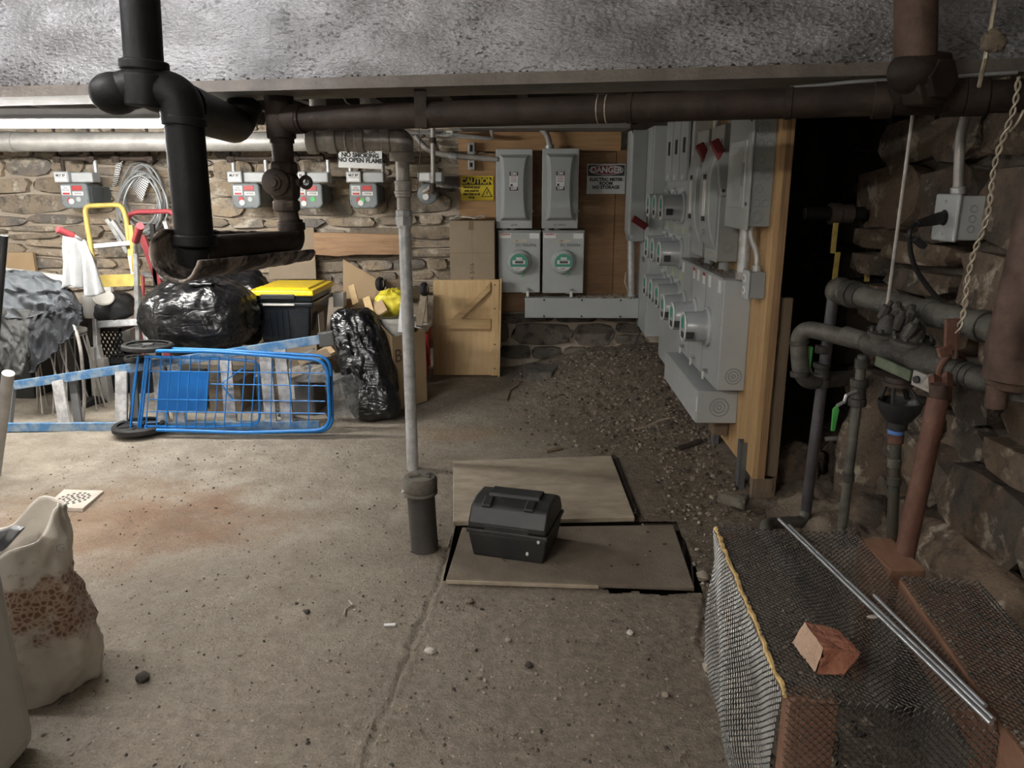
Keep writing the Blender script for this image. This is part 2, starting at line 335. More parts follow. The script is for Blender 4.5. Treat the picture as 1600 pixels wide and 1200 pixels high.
# ------------------------------------------------------------------ mesh building
def ortho(d):
    d = d.normalized(); a = V((0, 0, 1)) if abs(d.z) < .9 else V((1, 0, 0))
    u = d.cross(a).normalized(); return u, d.cross(u).normalized()
class MB:
    def __init__(s): s.v = []; s.f = []; s.mi = []; s.cur = 0
    def add(s, vs, fs):
        n = len(s.v); s.v += [tuple(q) for q in vs]; s.f += [tuple(i + n for i in f) for f in fs]; s.mi += [s.cur] * len(fs); return s
    def box(s, a, b):
        x0, x1 = sorted((a[0], b[0])); y0, y1 = sorted((a[1], b[1])); z0, z1 = sorted((a[2], b[2]))
        return s.add([(x0, y0, z0), (x1, y0, z0), (x1, y1, z0), (x0, y1, z0), (x0, y0, z1), (x1, y0, z1), (x1, y1, z1), (x0, y1, z1)],
                     [(0, 3, 2, 1), (4, 5, 6, 7), (0, 1, 5, 4), (1, 2, 6, 5), (2, 3, 7, 6), (3, 0, 4, 7)])
    def hexa(s, bot, top):
        return s.add(list(bot) + list(top), [(0, 3, 2, 1), (4, 5, 6, 7), (0, 1, 5, 4), (1, 2, 6, 5), (2, 3, 7, 6), (3, 0, 4, 7)])
    def bar(s, p, q, w_, h_, up=None):
        p, q = V(p), V(q); d = (q - p).normalized()
        if up is None: u, v = ortho(d)
        else:
            v = V(up); v = (v - d * v.dot(d)).normalized(); u = d.cross(v)
        u = u * (w_ / 2); v = v * (h_ / 2)
        return s.hexa([p - u - v, p + u - v, p + u + v, p - u + v], [q - u - v, q + u - v, q + u + v, q - u + v])
    def prism(s, poly, ext):
        n = len(poly); ext = V(ext)
        return s.add([V(q) for q in poly] + [V(q) + ext for q in poly],
                     [tuple(range(n))[::-1], tuple(range(n, 2 * n))] + [(i, (i + 1) % n, n + (i + 1) % n, n + i) for i in range(n)])
    def lathe(s, base, axis, prof, n=16, caps=True):
        base = V(base); axis = V(axis).normalized(); u, v = ortho(axis); vs = []; fs = []
        for r, h in prof:
            for k in range(n):
                a = 2 * math.pi * k / n; vs.append(base + axis * h + (u * math.cos(a) + v * math.sin(a)) * r)
        for i in range(len(prof) - 1):
            for k in range(n):
                fs.append((i * n + k, i * n + (k + 1) % n, (i + 1) * n + (k + 1) % n, (i + 1) * n + k))
        if caps: fs += [tuple(range(n))[::-1], tuple(range((len(prof) - 1) * n, len(prof) * n))]
        return s.add(vs, fs)
    def cyl(s, p, q, r, n=14, r2=None):
        p, q = V(p), V(q); return s.lathe(p, q - p, [(r, 0), (r if r2 is None else r2, (q - p).length)], n)
    def path(s, pts, r, n=10, closed=False, caps=True):
        pts = [V(q) for q in pts]; L = len(pts); rs = r if isinstance(r, (list, tuple)) else [r] * L
        tan = []
        for i in range(L):
            a = pts[(i - 1) % L] if (closed or i > 0) else pts[i]; b = pts[(i + 1) % L] if (closed or i < L - 1) else pts[i]
            tan.append((b - a).normalized())
        u, _ = ortho(tan[0]); vs = []; fs = []
        for i in range(L):
            t = tan[i]; u = (u - t * u.dot(t))
            u = u.normalized() if u.length > 1e-6 else ortho(t)[0]
            v = t.cross(u)
            for k in range(n):
                a = 2 * math.pi * k / n; vs.append(pts[i] + (u * math.cos(a) + v * math.sin(a)) * rs[i])
        for i in range(L if closed else L - 1):
            j = (i + 1) % L
            for k in range(n): fs.append((i * n + k, i * n + (k + 1) % n, j * n + (k + 1) % n, j * n + k))
        if caps and not closed: fs += [tuple(range(n))[::-1], tuple(range((L - 1) * n, L * n))]
        return s.add(vs, fs)
    def torus(s, c, axis, R, r, n=20, k=6):
        c = V(c); u, v = ortho(V(axis))
        return s.path([c + (u * math.cos(2 * math.pi * i / n) + v * math.sin(2 * math.pi * i / n)) * R for i in range(n)], r, k, closed=True)
    def grid(s, fn, nu, nv):
        return s.add([fn(i / nu, j / nv) for j in range(nv + 1) for i in range(nu + 1)],
                     [(j * (nu + 1) + i, j * (nu + 1) + i + 1, (j + 1) * (nu + 1) + i + 1, (j + 1) * (nu + 1) + i) for j in range(nv) for i in range(nu)])
    def blob(s, fn, nu=32, nv=20):
        """closed surface from fn(unit direction)->point"""
        vs = [fn(V((0, 0, -1)))]; fs = []
        for j in range(1, nv):
            p = -math.pi / 2 + math.pi * j / nv
            for i in range(nu):
                a = 2 * math.pi * i / nu; vs.append(fn(V((math.cos(p) * math.cos(a), math.cos(p) * math.sin(a), math.sin(p)))))
        vs.append(fn(V((0, 0, 1)))); t = len(vs) - 1
        for i in range(nu):
            fs.append((0, 1 + (i + 1) % nu, 1 + i)); b = 1 + (nv - 2) * nu; fs.append((t, b + i, b + (i + 1) % nu))
            for j in range(nv - 2):
                a = 1 + j * nu; fs.append((a + i, a + (i + 1) % nu, a + nu + (i + 1) % nu, a + nu + i))
        return s.add(vs, fs)
    def build(s, name, mat, parent=None, smooth=38, bevel=0, seg=2, solid=0):
        off = V((0, 0, 0)); o = parent
        while o is not None: off += o.location; o = o.parent
        loc = V((0, 0, 0))
        if parent is None:
            A = np.array(s.v); loc = V(((A[:, 0].min() + A[:, 0].max()) / 2, (A[:, 1].min() + A[:, 1].max()) / 2, A[:, 2].min()))
        d = off + loc
        me = bpy.data.meshes.new(name); me.from_pydata([(q[0] - d.x, q[1] - d.y, q[2] - d.z) for q in s.v], [], s.f)
        mats = mat if isinstance(mat, (list, tuple)) else [mat]
        for q in mats: me.materials.append(MATS[q])
        if len(mats) > 1: me.polygons.foreach_set('material_index', s.mi)
        me.validate()
        if smooth:
            me.shade_smooth(); me.set_sharp_from_angle(angle=R_(smooth))
        ob = bpy.data.objects.new(name, me); COL.objects.link(ob); ob.location = loc; ob.parent = parent
        if solid:
            mo = ob.modifiers.new('solid', 'SOLIDIFY'); mo.thickness = solid; mo.offset = 0
        if bevel:
            mo = ob.modifiers.new('bevel', 'BEVEL'); mo.width = bevel; mo.segments = seg; mo.limit_method = 'ANGLE'; mo.angle_limit = R_(40)
        return ob
def B(a, b): return MB().box(a, b)
def C(p, q, r, n=14, r2=None): return MB().cyl(p, q, r, n, r2)
def T(pts, r, n=10): return MB().path(pts, r, n)
def arc(pts, rad, n=6):
    """round the corners of a polyline"""
    pts = [V(q) for q in pts]; out = [pts[0]]
    for i in range(1, len(pts) - 1):
        a, b, c = pts[i - 1], pts[i], pts[i + 1]; d1 = (a - b); d2 = (c - b)
        r = min(rad, d1.length * .49, d2.length * .49); p1 = b + d1.normalized() * r; p2 = b + d2.normalized() * r
        for k in range(n + 1):
            t = k / n; out.append(p1 * (1 - t) ** 2 + b * 2 * t * (1 - t) + p2 * t ** 2)
    return out + [pts[-1]]
def tag(o, label=None, cat=None, group=None, kind=None):
    if label: o['label'] = label
    if cat: o['category'] = cat
    if group: o['group'] = group
    if kind: o['kind'] = kind
    return o
def thing(name, label, cat, loc, group=None):
    o = bpy.data.objects.new(name, None); COL.objects.link(o); o.location = V(loc); o.empty_display_size = .05
    return tag(o, label, cat, group)
def copy_tree(o, parent=None):
    c = o.copy(); COL.objects.link(c)
    if parent is not None: c.parent = parent
    for ch in list(o.children): copy_tree(ch, c)
    return c
def text(body, loc, size, mat, parent, rot=(90, 0, 0), bold=0.0, ax='CENTER', name='lettering', sx=1.0, ls=1.0):
    cu = bpy.data.curves.new(name, 'FONT'); cu.body = body; cu.size = size; cu.align_x = ax; cu.align_y = 'CENTER'; cu.offset = bold; cu.extrude = .0004
    cu.resolution_u = 3; cu.space_line = ls
    cu.materials.append(MATS[mat]); o = bpy.data.objects.new(name, cu); COL.objects.link(o)
    off = V((0, 0, 0)); q = parent
    while q is not None: off += q.location; q = q.parent
    me = bpy.data.meshes.new_from_object(o); bpy.data.objects.remove(o); bpy.data.curves.remove(cu)
    o = bpy.data.objects.new(name, me); COL.objects.link(o)
    o.location = V(loc) - off; o.rotation_euler = [R_(a) for a in rot]; o.scale = (sx, 1, 1); o.parent = parent
    return o
def nz(x, y, z=0.0, s=1.0, o=4): return mnoise.fractal(V((x * s, y * s, z * s)), .9, 2.0, o)
def sstep(a, b, x):
    t = min(1, max(0, (x - a) / (b - a))); return t * t * (3 - 2 * t)
def struct(o): o['kind'] = 'structure'; return o

# ================================================================== ROOM SHELL
WALLY = 6.40
def mound(x, y):
    h = .17 * sstep(4.7, 6.1, y) * sstep(-.25, .55, x) + .05 * sstep(3.6, 4.6, y) * sstep(.55, .95, x)
    return h + .10 * sstep(3.1, 3.8, y) * sstep(.75, 1.25, x) * (1 - sstep(4.2, 5, y)) * .6
JOINTS = [[Z(140, 1112), Z(590, 1136)], [Z(590, 1136), Z(640, 1010), Z(690, 905), Z(715, 820)], [Z(590, 1136), Z(572, 1200)],
          [Z(1105, 925), Z(1095, 1000), Z(1140, 1100)]]
def seg_d(x, y, a, b):
    dx, dy = b.x - a.x, b.y - a.y; t = max(0, min(1, ((x - a.x) * dx + (y - a.y) * dy) / (dx * dx + dy * dy)))
    return math.hypot(x - a.x - dx * t, y - a.y - dy * t)
def floor_h(x, y):
    h = mound(x, y) + .008 * nz(x, y, 0, 1.3) + .004 * nz(x, y, 3, 7)
    m_ = mound(x, y)
    if m_ > .01 or (x > .65 and y > 2.6): h += .012 * nz(x, y, 5, 14)
    if y < 3.6 and -1.8 < x < .9:
        for ln in JOINTS:
            for a, b in zip(ln, ln[1:]):
                d = seg_d(x + .02 * nz(x, y, 9, 8), y + .02 * nz(x, y, 2, 8), a, b)
                if d < .014: h -= .008 * (1 - d / .014)
                elif d < .04: h += .004 * (1 - (d - .014) / .026)
    return h
def make_floor():
    xs = np.unique(np.round(np.concatenate([np.arange(-5.0, 2.61, .05), np.arange(-1.2, .75, .0105), [-.340, .30, .655, .672]]), 4))
    ys = np.unique(np.round(np.concatenate([np.arange(-1.5, 6.51, .05), np.arange(1.6, 2.9, .0105), np.arange(2.9, 6.3, .03), [2.632, 2.71, 3.285]]), 4))
    nx, ny = len(xs), len(ys); vs = [(x, y, floor_h(x, y)) for y in ys for x in xs]; fs = []
    for j in range(ny - 1):
        yc = (ys[j] + ys[j + 1]) / 2
        for i in range(nx - 1):
            xc = (xs[i] + xs[i + 1]) / 2
            if -.340 < xc < .672 and 2.71 < yc < 3.285: continue
            if .30 + .05 * nz(yc, 1, 0, 20) < xc < .655 and 2.632 + .03 * nz(xc, 0, 0, 9) < yc < 2.71: continue
            fs.append((j * nx + i, j * nx + i + 1, (j + 1) * nx + i + 1, (j + 1) * nx + i))
    mb = MB(); mb.add(vs, fs)
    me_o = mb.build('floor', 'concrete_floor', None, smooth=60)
    me_o['kind'] = 'structure'
    # keep object coordinates equal to world coordinates
    d = me_o.location.copy(); me_o.data.transform(Matrix.Translation(d)); me_o.location = (0, 0, 0)
    pit = MB()
    pit.box((-.42, 2.58, -.46), (.76, 3.38, -.40))
    pit.box((-.42, 2.56, -.46), (.76, 2.60, -.012)); pit.box((-.42, 3.345, -.46), (.76, 3.38, -.012))
    pit.box((-.42, 2.58, -.46), (-.38, 3.38, -.012)); pit.box((.72, 2.58, -.46), (.76, 3.38, -.012))
    struct(pit.build('floor_pit', 'mortar_dark', None, smooth=0))
    return me_o
FLOOR = make_floor()

wall_back = struct(B((-5.1, WALLY, -.02), (2.3, WALLY + .2, 2.2)).build('wall_back', 'mortar_back', None, 0))
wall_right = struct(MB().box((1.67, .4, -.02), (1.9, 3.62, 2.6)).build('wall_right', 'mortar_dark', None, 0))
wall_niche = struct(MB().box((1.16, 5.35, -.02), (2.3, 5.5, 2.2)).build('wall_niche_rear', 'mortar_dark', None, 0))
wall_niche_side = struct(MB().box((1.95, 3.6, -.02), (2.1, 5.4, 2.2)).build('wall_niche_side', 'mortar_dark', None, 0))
struct(B((-5.1, -1.6, -.02), (-5.0, 6.5, 2.6)).build('wall_left', 'plaster', None, 0))
struct(B((-5.1, -1.6, -.02), (2.0, -1.5, 2.6)).build('wall_front', 'plaster', None, 0))
struct(B((1.9, -1.6, -.02), (2.0, .45, 2.6)).build('wall_right_near', 'plaster', None, 0))
struct(B((-5.1, -1.6, 2.5), (2.3, 4.2, 2.6)).build('ceiling', 'plaster', None, 0))
def _by(x): return 3.27 - .172 * (x + 2.16) + .27      # just behind the beam's front face
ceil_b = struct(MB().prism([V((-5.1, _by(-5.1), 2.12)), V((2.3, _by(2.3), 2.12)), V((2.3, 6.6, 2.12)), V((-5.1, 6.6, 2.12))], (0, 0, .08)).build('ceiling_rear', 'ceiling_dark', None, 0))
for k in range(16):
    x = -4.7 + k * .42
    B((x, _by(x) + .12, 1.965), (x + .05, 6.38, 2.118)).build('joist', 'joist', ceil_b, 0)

# ---- stones of the walls: twelve shared shapes, each stone its own object
def stone_mesh(i, name, mat):
    rng = random.Random(100 + i); mb = MB(); N_ = 3
    idx = {}; vs = []; fs = []
    def vid(a, b, c):
        k = (a, b, c)
        if k not in idx:
            p = V((a / N_ - .5, b / 2 - .5, c / N_ - .5)); q = p * 2
            m_ = max(abs(q.x), abs(q.z)); l = math.hypot(q.x, q.z)
            if l > 0:
                f = 1 - .18 * max(0, (l / m_ - 1)) / .414; p.x *= f; p.z *= f
            if b == 0: p.y += rng.uniform(0, .22) * (1 if (a in (0, N_) or c in (0, N_)) else .5)
            p.x += rng.uniform(-.05, .05); p.z += rng.uniform(-.06, .06)
            idx[k] = len(vs); vs.append(p)
        return idx[k]
    for a in range(N_):
        for c in range(N_): fs.append((vid(a, 0, c), vid(a + 1, 0, c), vid(a + 1, 0, c + 1), vid(a, 0, c + 1)))
    for a in range(N_):
        for b in range(2):
            fs.append((vid(a, b + 1, 0), vid(a + 1, b + 1, 0), vid(a + 1, b, 0), vid(a, b, 0)))
            fs.append((vid(a, b, N_), vid(a + 1, b, N_), vid(a + 1, b + 1, N_), vid(a, b + 1, N_)))
            fs.append((vid(0, b, a), vid(0, b, a + 1), vid(0, b + 1, a + 1), vid(0, b + 1, a)))
            fs.append((vid(N_, b + 1, a), vid(N_, b + 1, a + 1), vid(N_, b, a + 1), vid(N_, b, a)))
    me = bpy.data.meshes.new(name); me.from_pydata(vs, [], fs); me.materials.append(MATS[mat])
    me.shade_smooth(); me.set_sharp_from_angle(angle=R_(50))
    return me
def lay(wall, mat, frame, u0, u1, z0, z1, hmin, hmax, wmin, wmax, depth, skip=None, seed=1, proud=.0):
    """courses of stones on a wall plane; frame(u, z, out) -> world point; out = distance into the room"""
    rng = random.Random(seed); meshes = [stone_mesh(seed * 20 + i, 'stone', mat) for i in range(10)]
    z = z0; rot = frame['rot']
    while z < z1:
        h = rng.uniform(hmin, hmax); u = u0 - rng.uniform(0, wmin)
        while u < u1:
            w_ = rng.uniform(wmin, wmax) * (1.25 if h > (hmin + hmax) / 2 else 1)
            parts = [(u, z, w_, h)]
            if rng.random() < .22 and h > hmin * 1.25: parts = [(u, z, w_, h * .5), (u, z + h * .52, w_, h * .48)]
            for (a, b, ww, hh) in parts:
                cu = a + ww / 2; cz = b + hh / 2; cz += .018 * math.sin(cu * 2.1 + seed)
                if skip and skip(cu, cz): continue
                if cu > u1 or cu < u0: continue
                o = bpy.data.objects.new('stone', rng.choice(meshes)); COL.objects.link(o)
                out = rng.uniform(.0, .03) + proud
                p = frame['at'](cu, cz, out - depth * .5 + depth * .32)
                o.parent = wall; o.location = p - wall.location
                o.rotation_euler = (0, rng.uniform(-.05, .05), rot)
                o.scale = (ww - .014, depth, max(.02, hh - .014))
            u += w_
        z += h
lay(wall_back, 'stone_back', {'at': lambda u, z, o: V((u, WALLY - o, z)), 'rot': 0}, -4.7, -.30, .62, 1.98, .08, .17, .18, .50, .12,
    skip=lambda u, z: (u > -.45 and z > .45), seed=3)
lay(wall_back, 'stone_low', {'at': lambda u, z, o: V((u, WALLY - o, z)), 'rot': 0}, -.55, 1.05, .08, .56, .10, .2, .2, .45, .12, seed=4)
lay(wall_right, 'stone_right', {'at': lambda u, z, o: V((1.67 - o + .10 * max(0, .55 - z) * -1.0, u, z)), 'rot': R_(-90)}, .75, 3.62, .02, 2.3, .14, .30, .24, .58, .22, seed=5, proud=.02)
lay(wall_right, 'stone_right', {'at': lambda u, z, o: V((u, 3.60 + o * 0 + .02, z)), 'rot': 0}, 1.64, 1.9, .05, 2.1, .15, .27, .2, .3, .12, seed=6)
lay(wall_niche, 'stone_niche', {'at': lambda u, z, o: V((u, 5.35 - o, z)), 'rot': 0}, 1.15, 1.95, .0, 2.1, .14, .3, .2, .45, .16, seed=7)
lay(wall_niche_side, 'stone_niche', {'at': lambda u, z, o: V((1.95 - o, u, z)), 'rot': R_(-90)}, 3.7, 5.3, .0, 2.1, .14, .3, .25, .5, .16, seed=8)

def boulder(loc, r, label, seed, mat='stone_right'):
    mb = MB(); c = V(loc)
    def fn(d):
        k = 1 + .22 * nz(d.x + seed, d.y, d.z, 1.3) + .05 * nz(d.x, d.y + seed, d.z, 5)
        return c + V((d.x * r[0], d.y * r[1], d.z * r[2])) * k
    o = mb.blob(fn, 18, 12).build('boulder', mat, None, 50)
    return tag(o, label, 'stone')
boulder((1.62, 3.42, .28), (.20, .17, .30), 'big pale boulder at the foot of the stone wall behind the funnel pipe', 3)
boulder((1.50, 3.18, .08), (.10, .10, .11), 'round stone on the dirt just right of the second standpipe', 5)
boulder((1.36, 3.75, .10), (.14, .12, .14), 'dark rounded stone in the dark recess behind the standpipes', 8)
boulder((1.56, 2.45, .16), (.10, .55, .13), 'long ledge stone at the foot of the right wall beside the wooden curb', 11)

# ---- silver beam
BA, BB = Z(0, 135, 1.89), Z(1400, 96, 1.89); BE = (BB - BA).normalized(); BN = V((-BE.y, BE.x, 0))
def bm_(t, n, z): p = BA + BE * t + BN * n; return V((p.x, p.y, z))
mb = MB()
nu, nv = 150, 40
T0, T1 = -3.0, 4.4
def beam_face(u, v):
    t = T0 + (T1 - T0) * u; z = 1.885 + .62 * v
    return bm_(t, .03 + .008 * nz(t, z, 0, 6) + .004 * nz(t, z, 4, 22), z)
mb.grid(beam_face, nu, nv)
mb.hexa([bm_(T0, .05, 1.86), bm_(T1, .05, 1.86), bm_(T1, .30, 1.86), bm_(T0, .30, 1.86)], [bm_(T0, .05, 2.5), bm_(T1, .05, 2.5), bm_(T1, .30, 2.5), bm_(T0, .30, 2.5)])
beam = struct(mb.build('ceiling_beam', 'silver_beam', None, 60))
d = beam.location.copy(); beam.data.transform(Matrix.Translation(d)); beam.location = (0, 0, 0)
fb = MB()
fb.hexa([bm_(T0, -.01, 1.848), bm_(T1, -.01, 1.848), bm_(T1, .30, 1.848), bm_(T0, .30, 1.848)], [bm_(T0, 0, 1.89), bm_(T1, 0, 1.89), bm_(T1, .30, 1.89), bm_(T0, .30, 1.89)])
fo = fb.build('flange', 'flange', beam, 0)
# crumbled bits along the flange top
rng = random.Random(4); mb = MB()
for k in range(90):
    t = rng.uniform(-.4, 3.4); p = bm_(t, rng.uniform(.0, .03), 1.892); r = rng.uniform(.003, .009)
    mb.blob(lambda d, p=p, r=r: p + d * r * rng.uniform(.6, 1.2), 5, 4)
tag(mb.build('plaster_crumbs', 'rust_fitting', None, 0), 'rusty crumbs and flakes lying on the lip of the silver beam', 'debris', kind='stuff')
q = [bm_(.99, -.006, 1.905), bm_(1.13, -.006, 1.892), bm_(1.11, -.006, 1.91), bm_(1.0, -.006, 1.955)]
q = [P(310, 119, BA.y - .11), P(353, 117, BA.y - .11), P(357, 108, BA.y - .11), P(330, 95, BA.y - .11), P(311, 91, BA.y - .11)]
tag(MB().prism(q, (0, .05, 0)).build('wood_wedge', 'card_dull', None, 0, bevel=.002), 'small wedge of wood stuck on the beam lip beside the black pipe', 'wedge')

# ================================================================== STRIP LIGHTS
def strip_light(a, b, label, glow, name='strip_light', refl=True):
    a, b = V(a), V(b); t = thing(name, label, 'light', (a + b) / 2); d = (b - a).normalized()
    u = V((0, 0, 1)); s_ = d.cross(u).normalized()
    MB().bar(a + u * .055, b + u * .055, .13, .045, u).build('housing', 'lamp_white', t, 30, bevel=.004)
    for k in (-1, 1):
        MB().bar(a + u * .033 + s_ * k * .078, b + u * .033 + s_ * k * .078, .03, .008, u + s_ * k * .8).build('reflector', 'lamp_white', t, 0)
    tb = C(a + d * .03, b - d * .03, .017, 12).build('tube', glow, t)
    for p in (a, b): MB().bar(p - d * .012, p + d * .012, .045, .055, u).build('lamp_holder', 'lamp_white', t, 0)
    for f in (.2, .8):
        p = a + (b - a) * f; MB().cyl(p + u * .075, V((p.x, p.y, 2.118 if p.y > 2.7 else 2.499)), .006, 6).build('hanger', 'galvanised', t)
    return t
la, lb = P(-75, 194, 4.25), P(262, 194, 4.25); la.z = lb.z = 1.815
strip_light(la, lb, 'lit white fluorescent strip light hanging behind the silver beam at upper left', 'tube_glow')
strip_light(la + V((-1.35, 0, 0)), la + V((-.12, 0, 0)), 'fluorescent strip light further left in the same run, out of view', 'tube_glow_left')
strip_light((-2.75, 2.15, 2.40), (-1.5, 2.05, 2.40), 'fluorescent strip light on the ceiling in front of the beam, out of view', 'tube_glow_front')
strip_light((-2.3, -.5, 2.38), (-1.1, -.4, 2.38), 'added fill light strip on the ceiling behind the viewer, out of view', 'fill_glow_rear')  # fill light added to brighten the panels and the right side

# ================================================================== OVERHEAD PIPES
# long brown main under the beam
pa, pb = Z(440, 187, 1.76), Z(1640, 148, 1.76); pd = (pb - pa).normalized(); pn = V((-pd.y, pd.x, 0))
YP = pa.y
def on_main(px):
    # point on the main's axis that shows at picture column px
    d = ray(px, 170); n = V((pd.y, -pd.x, 0)); t = (pa - V((0, 0, 0))).dot(n) / V((d.x, d.y, 0)).dot(n)
    return V((d.x * t, d.y * t, 1.76))
t = thing('steam_main', 'long dark brown overhead pipe running across under the silver beam', 'pipe', (pa + pb) / 2)
C(pa, pb, .048, 24).build('pipe', 'brown_pipe', t)
for px in (470, 663, 985, 1232, 1378, 1487, 1522):
    p = on_main(px); C(p - pd * (.03 if px > 1300 else .012), p + pd * (.03 if px > 1300 else .012), .056 if px > 1300 or px == 470 else .051, 24).build('coupling', 'brown_pipe', t, bevel=.003)
p = on_main(660)
MB().bar(p + V((0, -.052, -.05)), V((p.x, p.y - .052, 1.97)), .045, .006, V((0, 1, 0))).build('hanger_strap', 'brown_pipe', t, 0)
for px in (936, 949):
    p = on_main(px); o = MB().torus(p, pd, .0485, .0022, 28, 5).build('paint_ring', 'wire_pale', t)
# left end: tee, valve, elbow and the pipe that comes back to the open end
t = thing('valve_drop', 'dark valve and fittings hanging from the left end of the brown main', 'pipe', pa)
pv = V((pa.x - .005, pa.y, 1.76))
v1 = P(437, 130, pv.y - .01); v2 = P(438, 235, pv.y); v3 = P(440, 300, pv.y); v4 = P(445, 350, pv.y)
C(pv + V((0, 0, .10)), pv + V((0, 0, -.075)), .058, 20).build('tee', 'brown_pipe', t, bevel=.006)
C(pv + pd * .03, pv + pd * .10, .057, 20).build('tee_branch', 'brown_pipe', t, bevel=.004)
zt = pv.z
def pz(py): return P(440, py, pv.y).z
C((pv.x, pv.y, pz(212)), (pv.x, pv.y, pz(258)), .044, 18).build('nipple', 'rust_fitting', t)
C((pv.x, pv.y, pz(224)), (pv.x, pv.y, pz(212)), .05, 18).build('collar', 'brown_pipe', t)
vb = MB(); vb.lathe((pv.x, pv.y, pz(330)), (0, 0, 1), [(.052, 0), (.058, .01), (.058, .04), (.048, .045), (.060, .06), (.064, .10), (.060, .135), (.05, .15), (.058, .155), (.058, .19), (.05, .2)], 8)
vb.build('valve_body', 'rust_fitting', t, 30, bevel=.003)
cv = P(431, 285, pv.y - .055)
MB().lathe(cv + V((0, .02, 0)), (0, -1, 0), [(.056, 0), (.056, .03), (.05, .036), (.03, .04), (.03, .055), (.018, .058), (.018, .07)], 24).build('valve_cap', 'rust_fitting', t)
e = P(478, 285, pv.y)
MB().torus(e, (0, 1, 0), .021, .0085, 18, 8).build('eye_lug', 'rust_fitting', t)
MB().bar((pv.x + .04, pv.y, e.z), (e.x - .018, e.y, e.z), .045, .03).build('lug_arm', 'rust_fitting', t, bevel=.004)
C((pv.x, pv.y, pz(325)), (pv.x + .01, pv.y, pz(352)), .043, 18).build('nipple', 'rust_fitting', t)
YO = 2.42
oe = P(306, 398, YO + .03)
pts = arc([V((pv.x + .012, pv.y, pz(345))), V((pv.x + .022, pv.y - .01, pz(378))), P(330, 392, YO + .1), oe], .085, 8)
T(pts, .050, 20).build('elbow_pipe', 'brown_pipe', t)
p = V((pv.x + .015, pv.y, pz(348))); C(p, p + V((0, 0, -.03)), .056, 20).build('elbow_collar', 'brown_pipe', t, bevel=.003)
# open end facing the camera (hollow)
dr = (oe - P(330, 392, YO + .1)).normalized(); dr = (dr + V((-.1, -1.0, -.1))).normalized()
# torn half-round insulation jacket under the return pipe
a0, a1 = P(272, 398, YO - .07), P(474, 384, pv.y - .01)
ax = (a1 - a0); axn = ax.normalized(); uu, vv = ortho(axn)
def shell(u, v):
    ph = R_(-12 - 232 * v); r = .082 - .022 * u + .006 * nz(u * 6, v * 3, 1, 2)
    s_ = u * (1.0 if .1 < v < .8 else .96 + .04 * math.sin(v * 20)) + (.03 * nz(v * 9, u, 2, 2) if u in (0, 1) else 0)
    c_ = a0 + ax * s_
    side = axn.cross(V((0, 0, 1))).normalized(); up = V((0, 0, 1))
    return c_ + (side * math.cos(ph) + up * math.sin(ph)) * r
o = MB().grid(shell, 30, 18).build('jacket', 'insulation', t, 70, solid=.008); o['label'] = 'flaking pale and rust half round pipe jacket'

# big black drain at the left, in front of the beam
t = thing('drain_stack', 'black cast iron drain pipe dropping in front of the beam at left', 'pipe', P(228, 110, 2.45))
YB = 2.45
k1 = P(220, -30, YB); k2 = P(226, 92, YB); k3 = P(229, 118, YB)
C(k1 + V((0, 0, .12)), P(225, 98, YB), .056, 24).build('upper_pipe', 'black_pipe', t)
C(P(225, 95, YB), P(226, 112, YB), .071, 24).build('hub', 'black_pipe', t, bevel=.006)
w1 = P(180, 146, YB); w2 = P(240, 140, YB - .02); w3 = P(287, 205, YB); w4 = P(306, 376, YB)
mb = MB(); mb.blob(lambda d: w1 + V((d.x * .075, d.y * .07, d.z * .062)), 20, 14)
mb.path([w1, P(215, 137, YB)], .058, 20)
mb.build('branch_plug', 'black_pipe', t)
T(arc([P(226, 108, YB), P(232, 138, YB), P(282, 150, YB), P(287, 195, YB)], .1, 8), .064, 24).build('bend', 'black_pipe', t)
C(P(231, 118, YB - .01), P(232, 168, YB - .01), .067, 22).build('band', 'black_pipe', t, bevel=.004)
C(P(288, 182, YB), P(288, 196, YB), .066, 22).build('hub_ring', 'black_pipe', t, bevel=.004)
C(P(288, 196, YB), P(304, 372, YB), .0585, 24).build('lower_pipe', 'black_pipe', t)
C(P(303, 366, YB), P(304, 384, YB), .068, 24).build('collar', 'black_pipe', t, bevel=.005)
C(P(304, 380, YB), P(306, 408, YB + .02), .056, 20).build('tail', 'black_pipe', t)
h1 = P(285, 165, YB + .05); h2 = P(366, 172, YB + .88); h2.z = h1.z
T(arc([h1, h2, V((h2.x + .04, h2.y + .04, 1.845))], .09, 8), .072, 20).build('side_bend', 'black_pipe', t)

# right end fitting in front of the beam
t = thing('corner_valve', 'rusty brown pipe with a large hexagonal union at the upper right corner', 'pipe', P(1440, 110, 2.2))
YR = on_main(1440).y - .1
C(P(1432, -60, YR), P(1430, 92, YR), .058, 24).build('riser', 'rust_dark', t)
c0 = P(1428, 112, YR)
MB().blob(lambda d: c0 + V((d.x * .075, d.y * .07, d.z * .065)), 22, 14).build('elbow_body', 'brown_pipe', t)
c1 = P(1458, 122, YR - .02)
MB().lathe(c1 + V((-.01, .04, 0)), (.45, -1, -.05), [(.085, -.02), (.085, .05), (.06, .056), (.06, .075), (.0, .076)], 6).build('union_nut', 'brown_pipe', t, 30, bevel=.005)
T([c0, V((c0.x + .03, on_main(1450).y, 1.775))], .056, 18).build('spud', 'brown_pipe', t)

